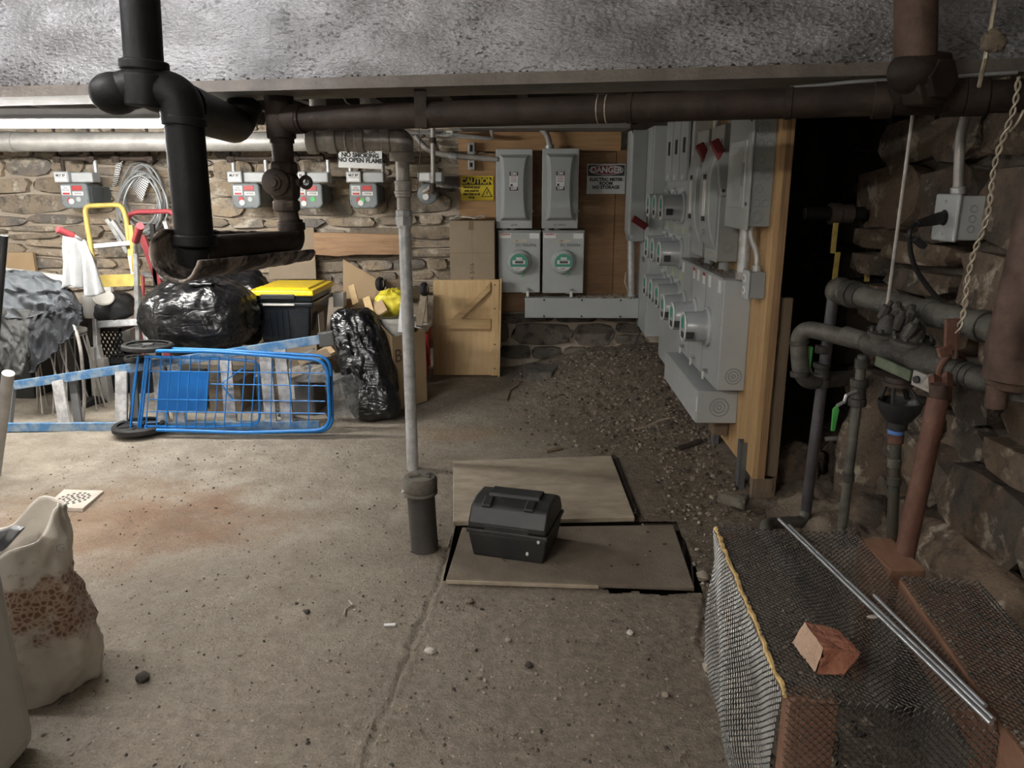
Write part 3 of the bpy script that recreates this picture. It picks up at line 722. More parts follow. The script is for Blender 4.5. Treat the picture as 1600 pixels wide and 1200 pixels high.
# cables and debris seen in the dark slot behind the beam
for i, (x0, y0, x1, y1, yy, r, mt_, lb_) in enumerate([
        (660, 128, 1110, 118, 3.5, .008, 'cable_grey', 'grey cable sagging in the dark slot behind the beam above the brown pipe'),
        (930, 150, 1190, 122, 3.9, .012, 'galvanised', 'steel conduit slanting in the slot behind the beam near its right half')]):
    p0, p1 = P(x0, y0, yy), P(x1, y1, yy)
    pts = [p0 + (p1 - p0) * (k / 10) + V((0, 0, -.035 * math.sin(math.pi * k / 10))) for k in range(11)]
    tag(T(pts, r, 8).build('cable', mt_), lb_, 'cable')
p0 = P(1235, 136, 2.85); pts = [P(1235, 137, 2.85), P(1300, 131, 2.8), P(1340, 127, 2.75), P(1450, 122, 2.7), P(1590, 113, 2.62)]
tag(T(arc(pts, .1, 4), .006, 8).build('cable', 'cable_grey'), 'thin pale cable lying above the brown pipe at the right end of the beam', 'cable')
p0 = P(535, 128, 3.3); tag(T([P(533, 124, 3.3), P(535, 148, 3.3), P(541, 160, 3.3), P(550, 165, 3.3)], .003, 5).build('hanging_wire', 'wire_pale'), 'short stub of wire dangling under the beam right of the valve', 'wire')
for x0, x1 in ((985, 1010), (1020, 1050)):
    a, b = P(x0, 124, 4.2), P(x1, 128, 4.0)
tag(B(P(725, 206, 6.3), P(985, 193, 5.9) + V((0, 0, .0))).build('ceiling_board', 'ceiling_pale'), 'pale ceiling board above the plywood with the switches', 'board')

# ================================================================== GAS MAIN ON THE BACK WALL
YG = Z(645, 733).y
t = thing('gas_main', 'thick grey flanged pipe fittings leading into the top of the standpipe', 'pipe', P(560, 222, YG))
zc = P(486, 218, YG).z
a, b = P(-160, 221, 5.7), P(500, 221, 5.7); a.z = b.z
wp = thing('silver_main', 'long silver painted pipe running along the wall just below the lit strip light', 'pipe', (a + b) / 2)
C(a, b, .067, 24).build('pipe', 'silver_main', wp)
for px in (20, 300): p = P(px, 221, 5.7); C((p.x - .02, p.y, b.z), (p.x + .02, p.y, b.z), .072, 24).build('coupling', 'silver_main', wp)
for px in (-60, 420): p = P(px, 221, 5.7); C((p.x, p.y, b.z + .05), (p.x, p.y, 1.97), .006, 6).build('hanger', 'galvanised', wp)
def gx(px): return P(px, 221, YG).x
for x0, x1, r in ((481, 498, .069), (512, 528, .067), (556, 571, .065), (597, 612, .065)):
    C((gx(x0), YG, zc), (gx(x1), YG, zc), r, 24).build('flange_ring', 'silver_pipe', t, bevel=.006)
C((gx(482), YG, zc), (gx(560), YG, zc), .057, 24).build('tee', 'silver_pipe', t)
C((gx(556), YG, zc), (gx(615), YG, zc), .055, 24).build('tee', 'silver_pipe', t)
MB().torus((gx(543), YG, zc), (1, 0, 0), .06, .005, 24, 6).build('perforated_band', 'galvanised', t)
for px in (500, 578):
    MB().lathe((gx(px), YG, zc), (0, 0, 1), [(.05, 0), (.05, .062), (.056, .066), (.056, .078), (.04, .08), (.04, .3)], 20).build('branch', 'silver_pipe', t)
ex = P(633, 221, YG).x
def gz(py): return P(635, py, YG).z
cx_, cy_ = ex, YG
base = Z(645, 733)
# the riser leans forward down to the floor where the photograph shows its foot
def along(py):
    d0 = V((ex, YG, gz(250))); f = (py - 250) / (733 - 250)
    return d0, f
YC = base.y
def cp(px, py): return P(px, py, YC)
t2 = thing('steel_standpipe', 'galvanised standpipe with couplings standing on the floor near the capped black stub', 'pipe', base)
x0 = base.x
def cz(py): return P(640, py, YC).z
def ring(z0, z1, r, nm, mt_='silver_pipe', n=24): return C((x0, YC, cz(z1)), (x0, YC, cz(z0)), r, n).build(nm, mt_, t2, bevel=.003)
C((x0, YC, -.02), (x0, YC, cz(345)), .031, 22).build('pipe', 'galvanised', t2)
ring(338, 352, .045, 'union_nut', 'galvanised', 6); ring(328, 340, .042, 'union_nut', 'galvanised', 8); ring(350, 356, .038, 'collar', 'galvanised')
ring(308, 330, .034, 'nipple'); ring(282, 308, .041, 'coupling'); ring(298, 303, .046, 'bead'); ring(283, 287, .044, 'bead'); ring(248, 283, .034, 'nipple')
ring(238, 252, .062, 'elbow_hub')
T(arc([V((x0, YC, cz(250))), V((x0, YC, zc)), V((gx(609), YC, zc))], .085, 10), .058, 22).build('elbow', 'silver_pipe', t2)

# ================================================================== GAS METERS
def gas_header(x0, x1, y, label, Yh=6.12):
    t = thing('gas_header', label, 'pipe', P((x0 + x1) / 2, y, Yh)); a = P(x0, y, Yh); b = P(x1, y, Yh); b.z = a.z
    C(a, b, .017, 10).build('pipe', 'rust_fitting', t)
    for p in (a, b):
        C(p + V((0, 0, -.03)), p + V((0, 0, .03)), .026, 10).build('tee', 'rust_fitting', t)
        C(p + V((-.03, 0, 0)), p + V((.03, 0, 0)), .026, 8).build('union', 'rust_fitting', t)
        C(p + V((0, 0, .02)), V((p.x, p.y, 1.97)), .012, 8).build('riser', 'rust_fitting', t)
    return t
gas_header(90, 143, 248, 'rusty gas header pipe above the leftmost gas meter')
gas_header(182, 234, 248, 'rusty gas header pipe above the coil of grey tubing, without a meter')
gas_header(361, 428, 248, 'rusty gas header pipe above the gas meter left of the dark valve')
gas_header(462, 500, 246, 'rusty gas header pipe above the gas meter partly behind the dark valve')
gas_header(545, 598, 248, 'rusty gas header pipe behind the no smoking sign')
def make_meter(label, x0, variant):
    Yf = 6.02
    X0, Z0, X1, Z1 = rect(x0, 286, x0 + 44, 326, Yf)
    t = thing('gas_meter', label, 'gas meter', ((X0 + X1) / 2, Yf + .1, Z0), 'gas meters on the stone wall')
    w_, h = X1 - X0, Z1 - Z0
    c = .03
    octo = [(X0 + c, Z0), (X1 - c, Z0), (X1, Z0 + c), (X1, Z1 - c * .6), (X1 - c * .6, Z1), (X0 + c * .6, Z1), (X0, Z1 - c * .6), (X0, Z0 + c)]
    MB().prism([V((a, Yf, b)) for a, b in octo][::-1], (0, .05, 0)).build('front_case', 'gas_body', t, 0, bevel=.012, seg=3)
    MB().prism([V((X0 + (a - X0) * .92 + .02, Yf + .045, Z0 + (b - Z0) * .94 + .004)) for a, b in octo][::-1], (0, .16, 0)).build('rear_case', 'gas_dark', t, 0, bevel=.015, seg=2)
    for (a, b) in ((X0 + .012, Z1 - .05), (X1 - .012, Z1 - .05), (X0 + .012, Z0 + .06), (X1 - .012, Z0 + .06), (X0 + .07, Z0 + .012), (X1 - .07, Z0 + .012)):
        C((a, Yf - .006, b), (a, Yf + .01, b), .006, 6).build('screw', 'gas_body', t, 0)
    B((X0 - .012, Yf - .03, Z1 + .004), (X0 + w_ * .46, Yf + .10, Z1 + .085)).build('index_box', 'gas_top', t, 0, bevel=.006)
    B((X0 + w_ * .46, Yf + .0, Z1 + .004), (X1 + .05, Yf + .12, Z1 + .08)).build('valve_box', 'gas_top', t, 0, bevel=.01)
    B((X0 + .0, Yf - .033, Z1 + .042), (X0 + w_ * .40, Yf - .028, Z1 + .07)).build('index_window', 'label_white', t, 0)
    text('00.7 37', (X0 + w_ * .2, Yf - .036, Z1 + .056), .024, 'ink', t, bold=.001, name='index_digits')
    B((X0 + .0, Yf - .033, Z1 + .012), (X0 + w_ * .40, Yf - .028, Z1 + .035)).build('index_label', 'label_white', t, 0)
    B((X0 + w_ * .08, Yf - .004, Z1 - .09), (X0 + w_ * .40, Yf + .002, Z1 - .02)).build('white_label', 'label_white', t, 0)
    text('GAS\nMETER', (X0 + w_ * .24, Yf - .006, Z1 - .045), .018, 'ink_soft', t, name='label_print')
    B((X0 + w_ * .12, Yf - .006, Z1 - .086), (X0 + w_ * .36, Yf - .003, Z1 - .072)).build('red_strip', 'red', t, 0)
    B((X0 + w_ * .46, Yf - .004, Z1 - .055), (X0 + w_ * .80, Yf + .002, Z1 - .02)).build('red_label', 'red', t, 0)
    B((X0 + w_ * .46, Yf - .004, Z1 - .092), (X0 + w_ * .84, Yf + .002, Z1 - .064)).build('number_label', 'label_white', t, 0)
    text('1070358', (X0 + w_ * .65, Yf - .006, Z1 - .078), .017, 'ink', t, name='label_print')
    zd = Z0 + .055; xd = X0 + w_ * .33
    dots = {0: [('red', 0, .006), ('label_white', .012, 0)], 1: [('red', 0, .016), ('label_white', .006, -.01)], 2: [('red', -.002, .016), ('label_white', .0, -.016)], 3: [('red', 0, .01), ('green', .026, .004), ('label_white', .014, -.012)]}[variant]
    for k, (mt_, dx, dz) in enumerate(dots):
        C((xd + dx, Yf - .004 - .002 * k, zd + dz), (xd + dx, Yf + .003, zd + dz), .021, 16).build('round_sticker', mt_, t, 0)
    C((xd + .07, Yf - .004, zd + .016), (xd + .07, Yf + .003, zd + .016), .019, 16).build('dial_cap', 'green' if variant == 2 else 'gas_top', t, 0)
    for s_ in (0, 1):
        xa = X0 - .005 if s_ == 0 else X1 + .03
        xb = X0 + .02 if s_ == 0 else X1 + .01
        T(arc([V((xa, Yf + .10, P(300, 250, Yf + .1).z)), V((xa, Yf + .10, Z1 + .04)), V((xb, Yf + .10, Z1 + .04))], .04), .016, 10).build('swivel_pipe', 'rust_fitting' if s_ == 0 and variant == 0 else 'galvanised', t)
    B((X0 + .03, Yf + .19, Z0 + .04), (X1 - .01, 6.37, Z1 - .03)).build('wall_bracket', 'gas_dark', t, 0)
    return t
make_meter('leftmost grey gas meter on the stone wall', 94, 0)
make_meter('grey gas meter between the black drain pipe and the dark valve', 362, 1)
make_meter('grey gas meter half hidden behind the dark valve', 460, 2)
make_meter('grey gas meter directly below the no smoking sign', 546, 3)
# older meter beside the plywood
t = thing('gas_meter', 'small older gas meter behind the standpipe, nearest the yellow caution sign', 'gas meter', P(670, 318, 6.1), 'gas meters on the stone wall')
X0, Z0, X1, Z1 = rect(655, 288, 680, 318, 6.05)
mb = MB(); mb.lathe((X0 + .06, 6.05, (Z0 + Z1) / 2), (0, 1, 0), [(.05, 0), (.075, .01), (.08, .06), (.07, .14)], 16); mb.build('front_case', 'gas_body', t)
B((X0 + .03, 6.15, Z0 + .04), (X1, 6.38, Z1 - .02)).build('wall_bracket', 'gas_dark', t, 0)
X0b, Z0b, X1b, Z1b = rect(653, 269, 691, 284, 6.05); B((X0b, 6.03, Z0b), (X1b, 6.2, Z1b)).build('index_box', 'gas_top', t, 0, bevel=.006)
B((X0b + .015, 6.026, Z0b + .012), (X0b + .09, 6.031, Z1b - .01)).build('index_window', 'label_white', t, 0)
B((X0b + .10, 6.026, Z0b + .02), (X0b + .125, 6.031, Z1b - .02)).build('red_label', 'red', t, 0)
C((X0 + .05, 6.042, Z0 + .05), (X0 + .05, 6.05, Z0 + .05), .025, 14).build('round_sticker', 'label_white', t, 0)
B((X0 + .03, 6.04, Z0 + .075), (X0 + .10, 6.05, Z0 + .11)).build('number_label', 'card', t, 0)
# pipe drop to it
t = thing('meter_pipe', 'thin dark pipe dropping from the ceiling to the meter nearest the caution sign', 'pipe', P(675, 300, 5.95))
T(arc([P(676, 195, 5.95), P(677, 290, 5.95), P(662, 300, 6.0)], .05), .018, 12).build('pipe', 'silver_pipe', t)
for y0, y1 in ((215, 224), (286, 300)): C(P(676, y0, 5.95), P(676, y1, 5.95), .026, 12).build('coupling', 'rust_fitting', t)
# conduit run to the first switch
t = thing('electrical_conduit', 'grey bent conduit running to the left switch box past two clips', 'conduit', P(715, 245, 6.1))
T(arc([P(648, 212, 6.15), P(668, 236, 6.15), P(700, 243, 6.15), P(778, 249, 6.15)], .1), .022, 12).build('pipe', 'silver_pipe', t)
p = P(702, 244, 6.15); C(p, p + V((.06, 0, -.004)), .028, 12).build('coupling', 'galvanised', t)
for y0, y1 in ((222, 241), (250, 265)):
    X0, Z0, X1, Z1 = rect(731, y0, 741, y1, 6.2); B((X0, 6.22, Z0), (X1, 6.295, Z1)).build('strut_clip', 'galvanised', t, 0, bevel=.003)
    B((X0 + .015, 6.215, Z0 + .02), (X1 - .015, 6.222, Z1 - .02)).build('slot', 'hole_dark', t, 0)
tag(T(arc([P(655, 205, 6.1), P(700, 212, 6.1), P(770, 217, 6.15), P(766, 196, 6.1)], .03), .012, 8).build('electrical_conduit', 'galvanised'), 'thin conduit bending up to the ceiling above the caution sign', 'conduit')
tag(B(P(697, 204, 6.0), P(709, 213, 6.1)).build('junction_box', 'white_plastic', None, 0, bevel=.004), 'tiny pale junction box on the conduit right of the standpipe elbow', 'box')
tag(T([V((P(652, 178, 5.6).x, 5.6, 2.119)), P(657, 240, 5.6), P(652, 300, 5.6)], .003, 5).build('hanging_wire', 'cable_black'), 'thin dark wire hanging beside the standpipe couplings', 'wire')
tag(T([P(600, 203, 6.0), P(650, 208, 6.0), P(700, 209, 6.0), P(770, 216, 6.1)], .009, 6).build('cable', 'cable_grey'), 'grey cable running along the ceiling above the smallest gas meter', 'cable')

# ================================================================== SIGNS
def sign(name, label, x0, y0, x1, y1, Y, mt_):
    X0, Z0, X1, Z1 = rect(x0, y0, x1, y1, Y); t = thing(name, label, 'sign', ((X0 + X1) / 2, Y, Z0))
    B((X0, Y, Z0), (X1, Y + .004, Z1)).build('panel', mt_, t, 0)
    return t, X0, Z0, X1, Z1
t, X0, Z0, X1, Z1 = sign('gas_sign', 'white no smoking no open flame sign hanging under the silver gas pipe', 528, 228, 596, 263, 5.8, 'sign_white')
xm = (X0 + X1) / 2; h = Z1 - Z0
for xx in (X0 + .03, X1 - .03): T([V((xx, 5.802, Z1 - .01)), V((xx, 5.802, 2.119))], .0025, 5).build('hanging_wire', 'wire_pale', t)
t.rotation_euler = (0, R_(2.5), 0)
for k, tx in enumerate(('GAS METER', 'NO SMOKING', 'NO OPEN FLAME')):
    text(tx, (xm, 5.797, Z1 - h * (.20 + .225 * k)), .043, 'ink', t, bold=.002, sx=1.0)
t, X0, Z0, X1, Z1 = sign('caution_sign', 'yellow caution sign with electric shock triangle on the plywood', 720, 275, 771, 313, 6.29, 'sign_yellow')
h = Z1 - Z0; w_ = X1 - X0
B((X0 + .012, 6.287, Z1 - h * .36), (X1 - .012, 6.29, Z1 - h * .06)).build('header', 'ink', t, 0)
text('CAUTION', ((X0 + X1) / 2, 6.285, Z1 - h * .21), .060, 'sign_yellow', t, bold=.0028, sx=.93)
text('Electrical panel\narea must be\nkept clear at all\ntimes', (X0 + w_ * .33, 6.287, Z0 + h * .33), .026, 'ink', t, bold=.0007, sx=.82)
xa, za = X0 + w_ * .80, Z0 + h * .14; s_ = .045
MB().prism([V((xa - s_, 6.287, za)), V((xa + s_, 6.287, za)), V((xa, 6.287, za + s_ * 1.75))], (0, .002, 0)).build('triangle', 'ink', t, 0)
s2 = .034
MB().prism([V((xa - s2, 6.286, za + .006)), V((xa + s2, 6.286, za + .006)), V((xa, 6.286, za + .006 + s2 * 1.75))], (0, .001, 0)).build('triangle_face', 'sign_yellow', t, 0)
MB().prism([V((xa + a, 6.285, za + b)) for a, b in ((.004, .05), (-.008, .03), (-.001, .031), (-.004, .012), (.009, .034), (.001, .034), (.009, .05))], (0, .001, 0)).build('bolt_symbol', 'ink', t, 0)
t, X0, Z0, X1, Z1 = sign('danger_sign', 'white danger electric meter room no storage sign on the plywood', 917, 256, 977, 303, 6.28, 'sign_danger')
h = Z1 - Z0; w_ = X1 - X0; xm = (X0 + X1) / 2
B((X0 + .008, 6.277, Z1 - h * .40), (X1 - .008, 6.28, Z1 - .008)).build('header', 'ink', t, 0)
def oval(rx, rz, y, mt_, nm):
    MB().prism([V((xm + rx * math.cos(a), y, Z1 - h * .205 + rz * math.sin(a))) for a in [2 * math.pi * k / 32 for k in range(32)]], (0, .0015, 0)).build(nm, mt_, t, 0)
oval(w_ * .445, h * .165, 6.2755, 'sign_danger', 'oval_rim'); oval(w_ * .42, h * .145, 6.274, 'red_dark', 'oval')
text('DANGER', (xm, 6.272, Z1 - h * .205), .064, 'sign_danger', t, bold=.0022, sx=.95)
for k, tx in enumerate(('ELECTRIC METER', 'ROOM', 'NO STORAGE')):
    text(tx, (xm, 6.278, Z1 - h * (.52 + .13 * k)), .034, 'ink', t, bold=.0016)

# ================================================================== BACK WALL SWITCHGEAR
X0, Z0, X1, Z1 = rect(718, 206, 1010, 487, 6.30)
t = thing('plywood_backboard', 'brown plywood backboard behind the switches and round meters', 'board', ((X0 + X1) / 2, 6.33, Z0))
xs_ = P(962, 300, 6.3).x
xl = P(775, 300, 6.3).x
B((X0, 6.30, P(740, 345, 6.3).z), (xl - .002, 6.335, P(740, 240, 6.3).z)).build('plywood_sheet', 'plywood_warm', t, 0)
B((X0, 6.305, P(740, 236.5, 6.3).z), (xs_ + .03, 6.335, Z1)).build('plywood_sheet', 'plywood_warm', t, 0)
B((xl, 6.305, Z0), (xs_ - .004, 6.335, P(740, 238, 6.3).z)).build('plywood_sheet', 'plywood', t, 0)
B((xs_, 6.31, Z0), (P(1006, 300, 6.3).x, 6.335, P(970, 234, 6.3).z)).build('plywood_sheet', 'plywood', t, 0)

def safety_switch(x0, x1, y0, y1, label, hand):
    Yf = 6.14; X0, Z0, X1, Z1 = rect(x0, y0, x1, y1, Yf)
    t = thing('safety_switch', label, 'switch box', ((X0 + X1) / 2, 6.22, Z0), 'grey safety switches on the plywood')
    B((X0, Yf, Z0), (X1, 6.30, Z1)).build('box', 'steel_grey', t, 0, bevel=.005)
    w_, h = X1 - X0, Z1 - Z0
    a0, a1, b0, b1 = X0 + .03, X1 - .025, Z0 + .06, Z1 - .04
    # raised cover: pinched sides, bevelled rim
    def ringp(ins, y):
        out = []
        for k in range(13):
            f = k / 12; pin = .020 * (1 - abs(2 * f - 1) ** 2.6)
            out.append(V((a1 - ins - pin, y, b0 + ins + (b1 - b0 - 2 * ins) * f)))
        for k in range(13):
            f = 1 - k / 12; pin = .010 * (1 - abs(2 * f - 1) ** 2.6)
            out.append(V((a0 + ins + pin, y, b0 + ins + (b1 - b0 - 2 * ins) * f)))
        return out
    r0, r1 = ringp(0, Yf), ringp(.024, Yf - .055); n = len(r0)
    MB().add(r0 + r1, [(i, (i + 1) % n, n + (i + 1) % n, n + i) for i in range(n)] + [tuple(range(n, 2 * n))]).build('raised_cover', 'steel_cover', t, 25, bevel=.004)
    xm = (a0 + a1) / 2 - .005; zm = Z0 + h * .60; yl = Yf - .057
    for zz, tx in ((zm + .055, 'ON'), (zm - .055, 'OFF')):
        B((xm - .032, yl, zz - .014), (xm + .032, yl + .003, zz + .014)).build('black_label', 'ink', t, 0)
        text(tx, (xm, yl - .001, zz), .027, 'label_white', t, bold=.0016)
    B((xm - .032, yl, zm - .041), (xm + .032, yl + .003, zm + .041)).build('white_label', 'label_white', t, 0)
    for k in range(4): B((xm - .024, yl - .001, zm + .03 - k * .012), (xm + .022, yl, zm + .034 - k * .012)).build('print_line', 'ink_soft' if k != 1 else 'red', t, 0)
    B((xm - .024, yl - .001, zm - .037), (xm - .008, yl, zm - .02)).build('print_block', 'ink', t, 0)
    B((X1, Yf + .06, Z0 + h * .52), (X1 + .022, Yf + .10, Z0 + h * .80)).build('handle', 'red_dark', t, 0, bevel=.006)
    T([V((X1 + .0, Yf + .01, Z0 + h * .24)), V((X1 + .008, Yf - .012, Z0 + h * .22)), V((X1 - .008, Yf - .01, Z0 + h * .20))], .003, 6).build('latch', 'galvanised', t)
    text(hand, ((X0 + X1) / 2, Yf - .001, Z0 + .025), .024, 'ink_soft', t)
    return t
safety_switch(775, 832, 233, 357, 'left grey safety switch with raised cover on the plywood', '#FFB')
safety_switch(847, 904, 232, 357, 'right grey safety switch with raised cover on the plywood', '2FL WEST')
def meter_socket(x0, x1, y0, y1, label, hand, cxp):
    Yf = 6.15; X0, Z0, X1, Z1 = rect(x0, y0, x1, y1, Yf)
    t = thing('meter_socket', label, 'meter box', ((X0 + X1) / 2, 6.22, Z0), 'square grey meter boxes on the plywood')
    B((X0, Yf, Z0), (X1, 6.30, Z1)).build('box', 'steel_grey', t, 0, bevel=.005)
    B((X0 - .004, Yf - .006, Z1 - .012), (X1 + .004, 6.30, Z1 + .006)).build('rain_lip', 'steel_grey_dark', t, 0, bevel=.003)
    c = P(cxp, 409, Yf)
    MB().lathe(c, (0, -1, 0), [(.098, 0), (.098, .02), (.088, .034), (.084, .036)], 32).build('meter_ring', 'steel_cover', t, bevel=.002)
    C(c, c + V((0, -.062, 0)), .074, 28).build('meter_body', 'meter_face', t)
    C(c + V((0, -.0625, 0)), c + V((0, -.066, 0)), .070, 28).build('face_disc', 'green_dark', t)
    y = c.y - .067
    B((c.x - .022, y, c.z + .022), (c.x + .026, y - .002, c.z + .040)).build('face_label', 'label_white', t, 0)
    B((c.x - .05, y, c.z - .012), (c.x + .05, y - .002, c.z + .018)).build('face_label', 'label_white', t, 0)
    B((c.x - .030, y - .002, c.z - .006), (c.x + .034, y - .004, c.z + .012)).build('display', 'ink', t, 0)
    MB().prism([V((c.x + .066 * math.cos(a), y, c.z + .066 * math.sin(a))) for a in [math.pi * (1.17 + .66 * k / 12) for k in range(13)]][::-1], (0, -.002, 0)).build('face_label', 'label_white', t, 0)
    text('kWh', (c.x - .005, y - .003, c.z - .05), .018, 'ink', t)
    MB().lathe(c, (0, -1, 0), [(.080, .03), (.079, .085), (.07, .10), (.0, .103)], 28, caps=False).build('glass_cover', 'glass_meter', t)
    T([c + V((.02, -.1, -.075)), c + V((.035, -.105, -.09)), c + V((.03, -.1, -.11))], .004, 6).build('seal_wire', 'green', t)
    B((X0 + .008, Yf - .002, Z1 - .055), (X0 + .10, Yf, Z1 - .018)).build('warning_label', 'label_white', t, 0)
    text('WARNING', (X0 + .054, Yf - .003, Z1 - .027), .016, 'red', t, bold=.0006)
    B((X1 - .085, Yf - .002, Z1 - .058), (X1 - .01, Yf, Z1 - .018)).build('white_label', 'label_white', t, 0)
    B((c.x - .055, Yf - .002, Z1 - .085), (c.x + .06, Yf, Z1 - .066)).build('tape_label', 'label_tape', t, 0)
    text('1-8', (c.x - .02, Yf - .003, Z1 - .076), .018, 'ink', t, name='handwriting')
    text(hand, (c.x + .05, Yf - .003, Z1 - .11), .032, 'ink_soft', t, name='handwriting')
    xl = X0 + (X1 - X0) * .70
    C((xl, Yf, Z0 + .03), (xl, Yf - .03, Z0 + .03), .010, 8).build('latch', 'silver_pipe', t)
    B((xl - .01, Yf - .028, Z0 - .03), (xl + .012, Yf - .018, Z0 + .012)).build('seal_tag', 'white_plastic', t, 0, bevel=.003)
    T([V((xl - .05, Yf - .01, Z0 + .005)), V((xl - .02, Yf - .02, Z0 - .002)), V((xl + .02, Yf - .02, Z0 + .012))], .004, 6).build('hasp', 'steel_grey_dark', t)
    for xx in (X0 + .04, X0 + .11): C((xx, 6.22, Z1), (xx, 6.22, Z1 + .02), .03, 12).build('hub', 'galvanised', t)
    return t
meter_socket(779, 844, 361, 457, 'left square meter box with round electric meter on the plywood', '2FL SOUTH', 811)
meter_socket(848, 912, 361, 458, 'right square meter box with round electric meter on the plywood', '3FL SOUTH', 880)
X0, Z0, X1, Z1 = rect(820, 466, 998, 497, 6.12)
t = thing('wireway', 'long horizontal grey wireway under the two round meters', 'wireway', ((X0 + X1) / 2, 6.2, Z0))
B((X0, 6.12, Z0), (X1, 6.30, Z1)).build('box', 'steel_grey', t, 0, bevel=.004)
for fx in (.17, .5, .84):
    for zz in (Z0 + .015, Z1 - .015):
        p = V((X0 + (X1 - X0) * fx, 6.118, zz)); C(p, p + V((0, -.004, 0)), .008, 8).build('screw', 'ink', t, 0)
rng = random.Random(9); mb = MB()
for k in range(150):
    f = rng.random() ** .6; p = V((X0 + .1 + (X1 - X0 - .12) * f, rng.uniform(6.13, 6.29), Z1 + .004)); r = rng.uniform(.005, .018) * (.5 + f)
    mb.blob(lambda d, p=p, r=r: p + V((d.x, d.y, d.z * .5)) * r * rng.uniform(.6, 1.2), 5, 4)
tag(mb.build('wall_debris', 'pebble', None, 0), 'crumbled mortar debris lying on top of the long wireway', 'debris', kind='stuff')
t = thing('riser_conduit', 'short shiny vertical conduit between the wireway and the tall narrow enclosure', 'conduit', P(985, 463, 6.18))
C(P(986, 468, 6.18), P(986, 376, 6.18), .028, 16).build('pipe', 'galvanised', t)
C(P(986, 468, 6.18), P(986, 460, 6.18), .036, 16).build('collar', 'galvanised', t)
T([P(978, 425, 6.16), P(976, 440, 6.16), P(981, 455, 6.15)], .004, 6).build('ground_wire', 'galvanised', t)
t = thing('flexible_conduit', 'grey flexible conduit entering the top of the right safety switch', 'conduit', P(858, 228, 6.2))
T(arc([P(845, 200, 6.2), P(856, 212, 6.2), P(859, 232, 6.2)], .05), .024, 12).build('hose', 'silver_pipe', t)
C(P(858, 227, 6.2), P(859, 233, 6.2), .036, 12).build('connector', 'galvanised', t)

# ================================================================== RIGHT-HAND PANEL WALL (board face x = 1.07)
BX = 1.07
t = thing('panel_board', 'pale plywood board on studs carrying the right hand row of electric panels', 'board', (1.09, 4.9, .14))
mb = MB().prism([V((BX, 3.5, .13)), V((BX, 3.5, 1.99)), V((BX, 6.28, 1.99)), V((BX, 6.28, .14))], (.022, 0, 0)); mb.build('plywood_sheet', 'ply_right', t, 0)
B((BX + .022, 3.5, .13), (BX + .058, 3.60, 1.99)).build('edge_stud', 'ply_edge', t, 0, bevel=.002)
B((BX + .022, 3.5, .06), (BX + .10, 3.62, .13)).build('bottom_plate', 'plank_dark', t, 0)
for y in (4.9, 6.1): B((BX + .022, y, .14), (BX + .06, y + .09, 1.99)).build('stud', 'plank_dark', t, 0)
tag(B((1.075, 3.51, 0.0), (1.185, 3.55, .13)).build('post_stub', 'plank_dark', None, 0), 'short brown board end under the corner of the pale panel board', 'board')
tag(B((1.128, 3.54, 0.0), (1.20, 3.58, 1.0)).build('plank', 'plank_dark', None, 0, bevel=.002), 'dark plank standing behind the edge of the pale panel board', 'plank')
for y, lb in ((3.62, 'grey metal stud foot under the near end of the panel board'), (4.18, 'grey metal stud foot under the wireway at the panel board')):
    s_ = MB().box((1.04, y, mound(1.04, y) - .02), (1.068, y + .002, .27)).box((1.04, y, mound(1.04, y) - .02), (1.042, y + .07, .27)).box((1.04, y + .068, mound(1.04, y) - .02), (1.068, y + .07, .27))
    tag(s_.build('metal_stud', 'stud_metal', None, 0), lb, 'stud')
tag(B((.985, 3.98, .19), (1.065, 4.10, .262)).build('wood_block', 'plank_dark', None, 0, bevel=.006), 'short wood block end fixed under the near end of the side wireway', 'block')

def knockout(c, axis, R, t, n=2):
    for k in range(n): MB().torus(c, axis, R * (1 - .38 * k), .0022, 22, 5).build('knockout', 'steel_grey_dark', t)
# meter bank
t = thing('meter_bank', 'large grey three-meter box standing out furthest on the side board', 'meter box', (1.0, 4.3, .5))
B((.935, 3.76, .5), (BX, 4.84, 1.06)).build('box', 'steel_grey', t, 0, bevel=.005)
B((.930, 3.765, .505), (.936, 4.835, 1.055)).build('cover', 'steel_cover', t, 0, bevel=.002)
B((.925, 3.75, 1.058), (BX, 4.85, 1.066)).build('top_lip', 'steel_grey_dark', t, 0)
for y in (4.12, 4.48): B((.928, y - .003, .51), (.9345, y + .003, 1.05)).build('seam', 'steel_grey_dark', t, 0)
knockout((1.01, 3.757, .575), (0, 1, 0), .04, t, 3)
def side_meter(y, z, x0, L, t, r=.082, nm='meter', mt_='meter_glass_grey'):
    o = MB().lathe((x0, y, z), (-1, 0, 0), [(r + .018, 0), (r + .018, .014), (r + .003, .022), (r, .03), (r - .004, L - .01), (r - .012, L)], 24).build(nm, mt_, t)
    MB().torus((x0 - L, y, z), (1, 0, 0), r - .010, .006, 26, 6).build('rim', 'meter_face', o)
    C((x0 - L - .001, y, z), (x0 - L - .004, y, z), r - .02, 22).build('face', 'steel_cover', o)
    MB().box((x0 - L - .007, y - .028, z - .005), (x0 - L - .004, y + .028, z + .05)).build('green_mark', 'green_dark', o, 0)
    MB().box((x0 - L - .007, y - .04, z - .055), (x0 - L - .004, y + .02, z - .025)).build('dark_mark', 'ink', o, 0)
    return o
for y in (4.02, 4.36, 4.68):
    o = side_meter(y, .78, .93, .13, t)
    MB().lathe((.93, y, .78), (-1, 0, 0), [(.105, 0), (.105, .012), (.097, .018)], 28).build('collar', 'steel_grey', o)
    B((.80, y - .086, .73), (.84, y - .079, .765)).build('black_label', 'ink', o, 0)
    zt_ = 1.02
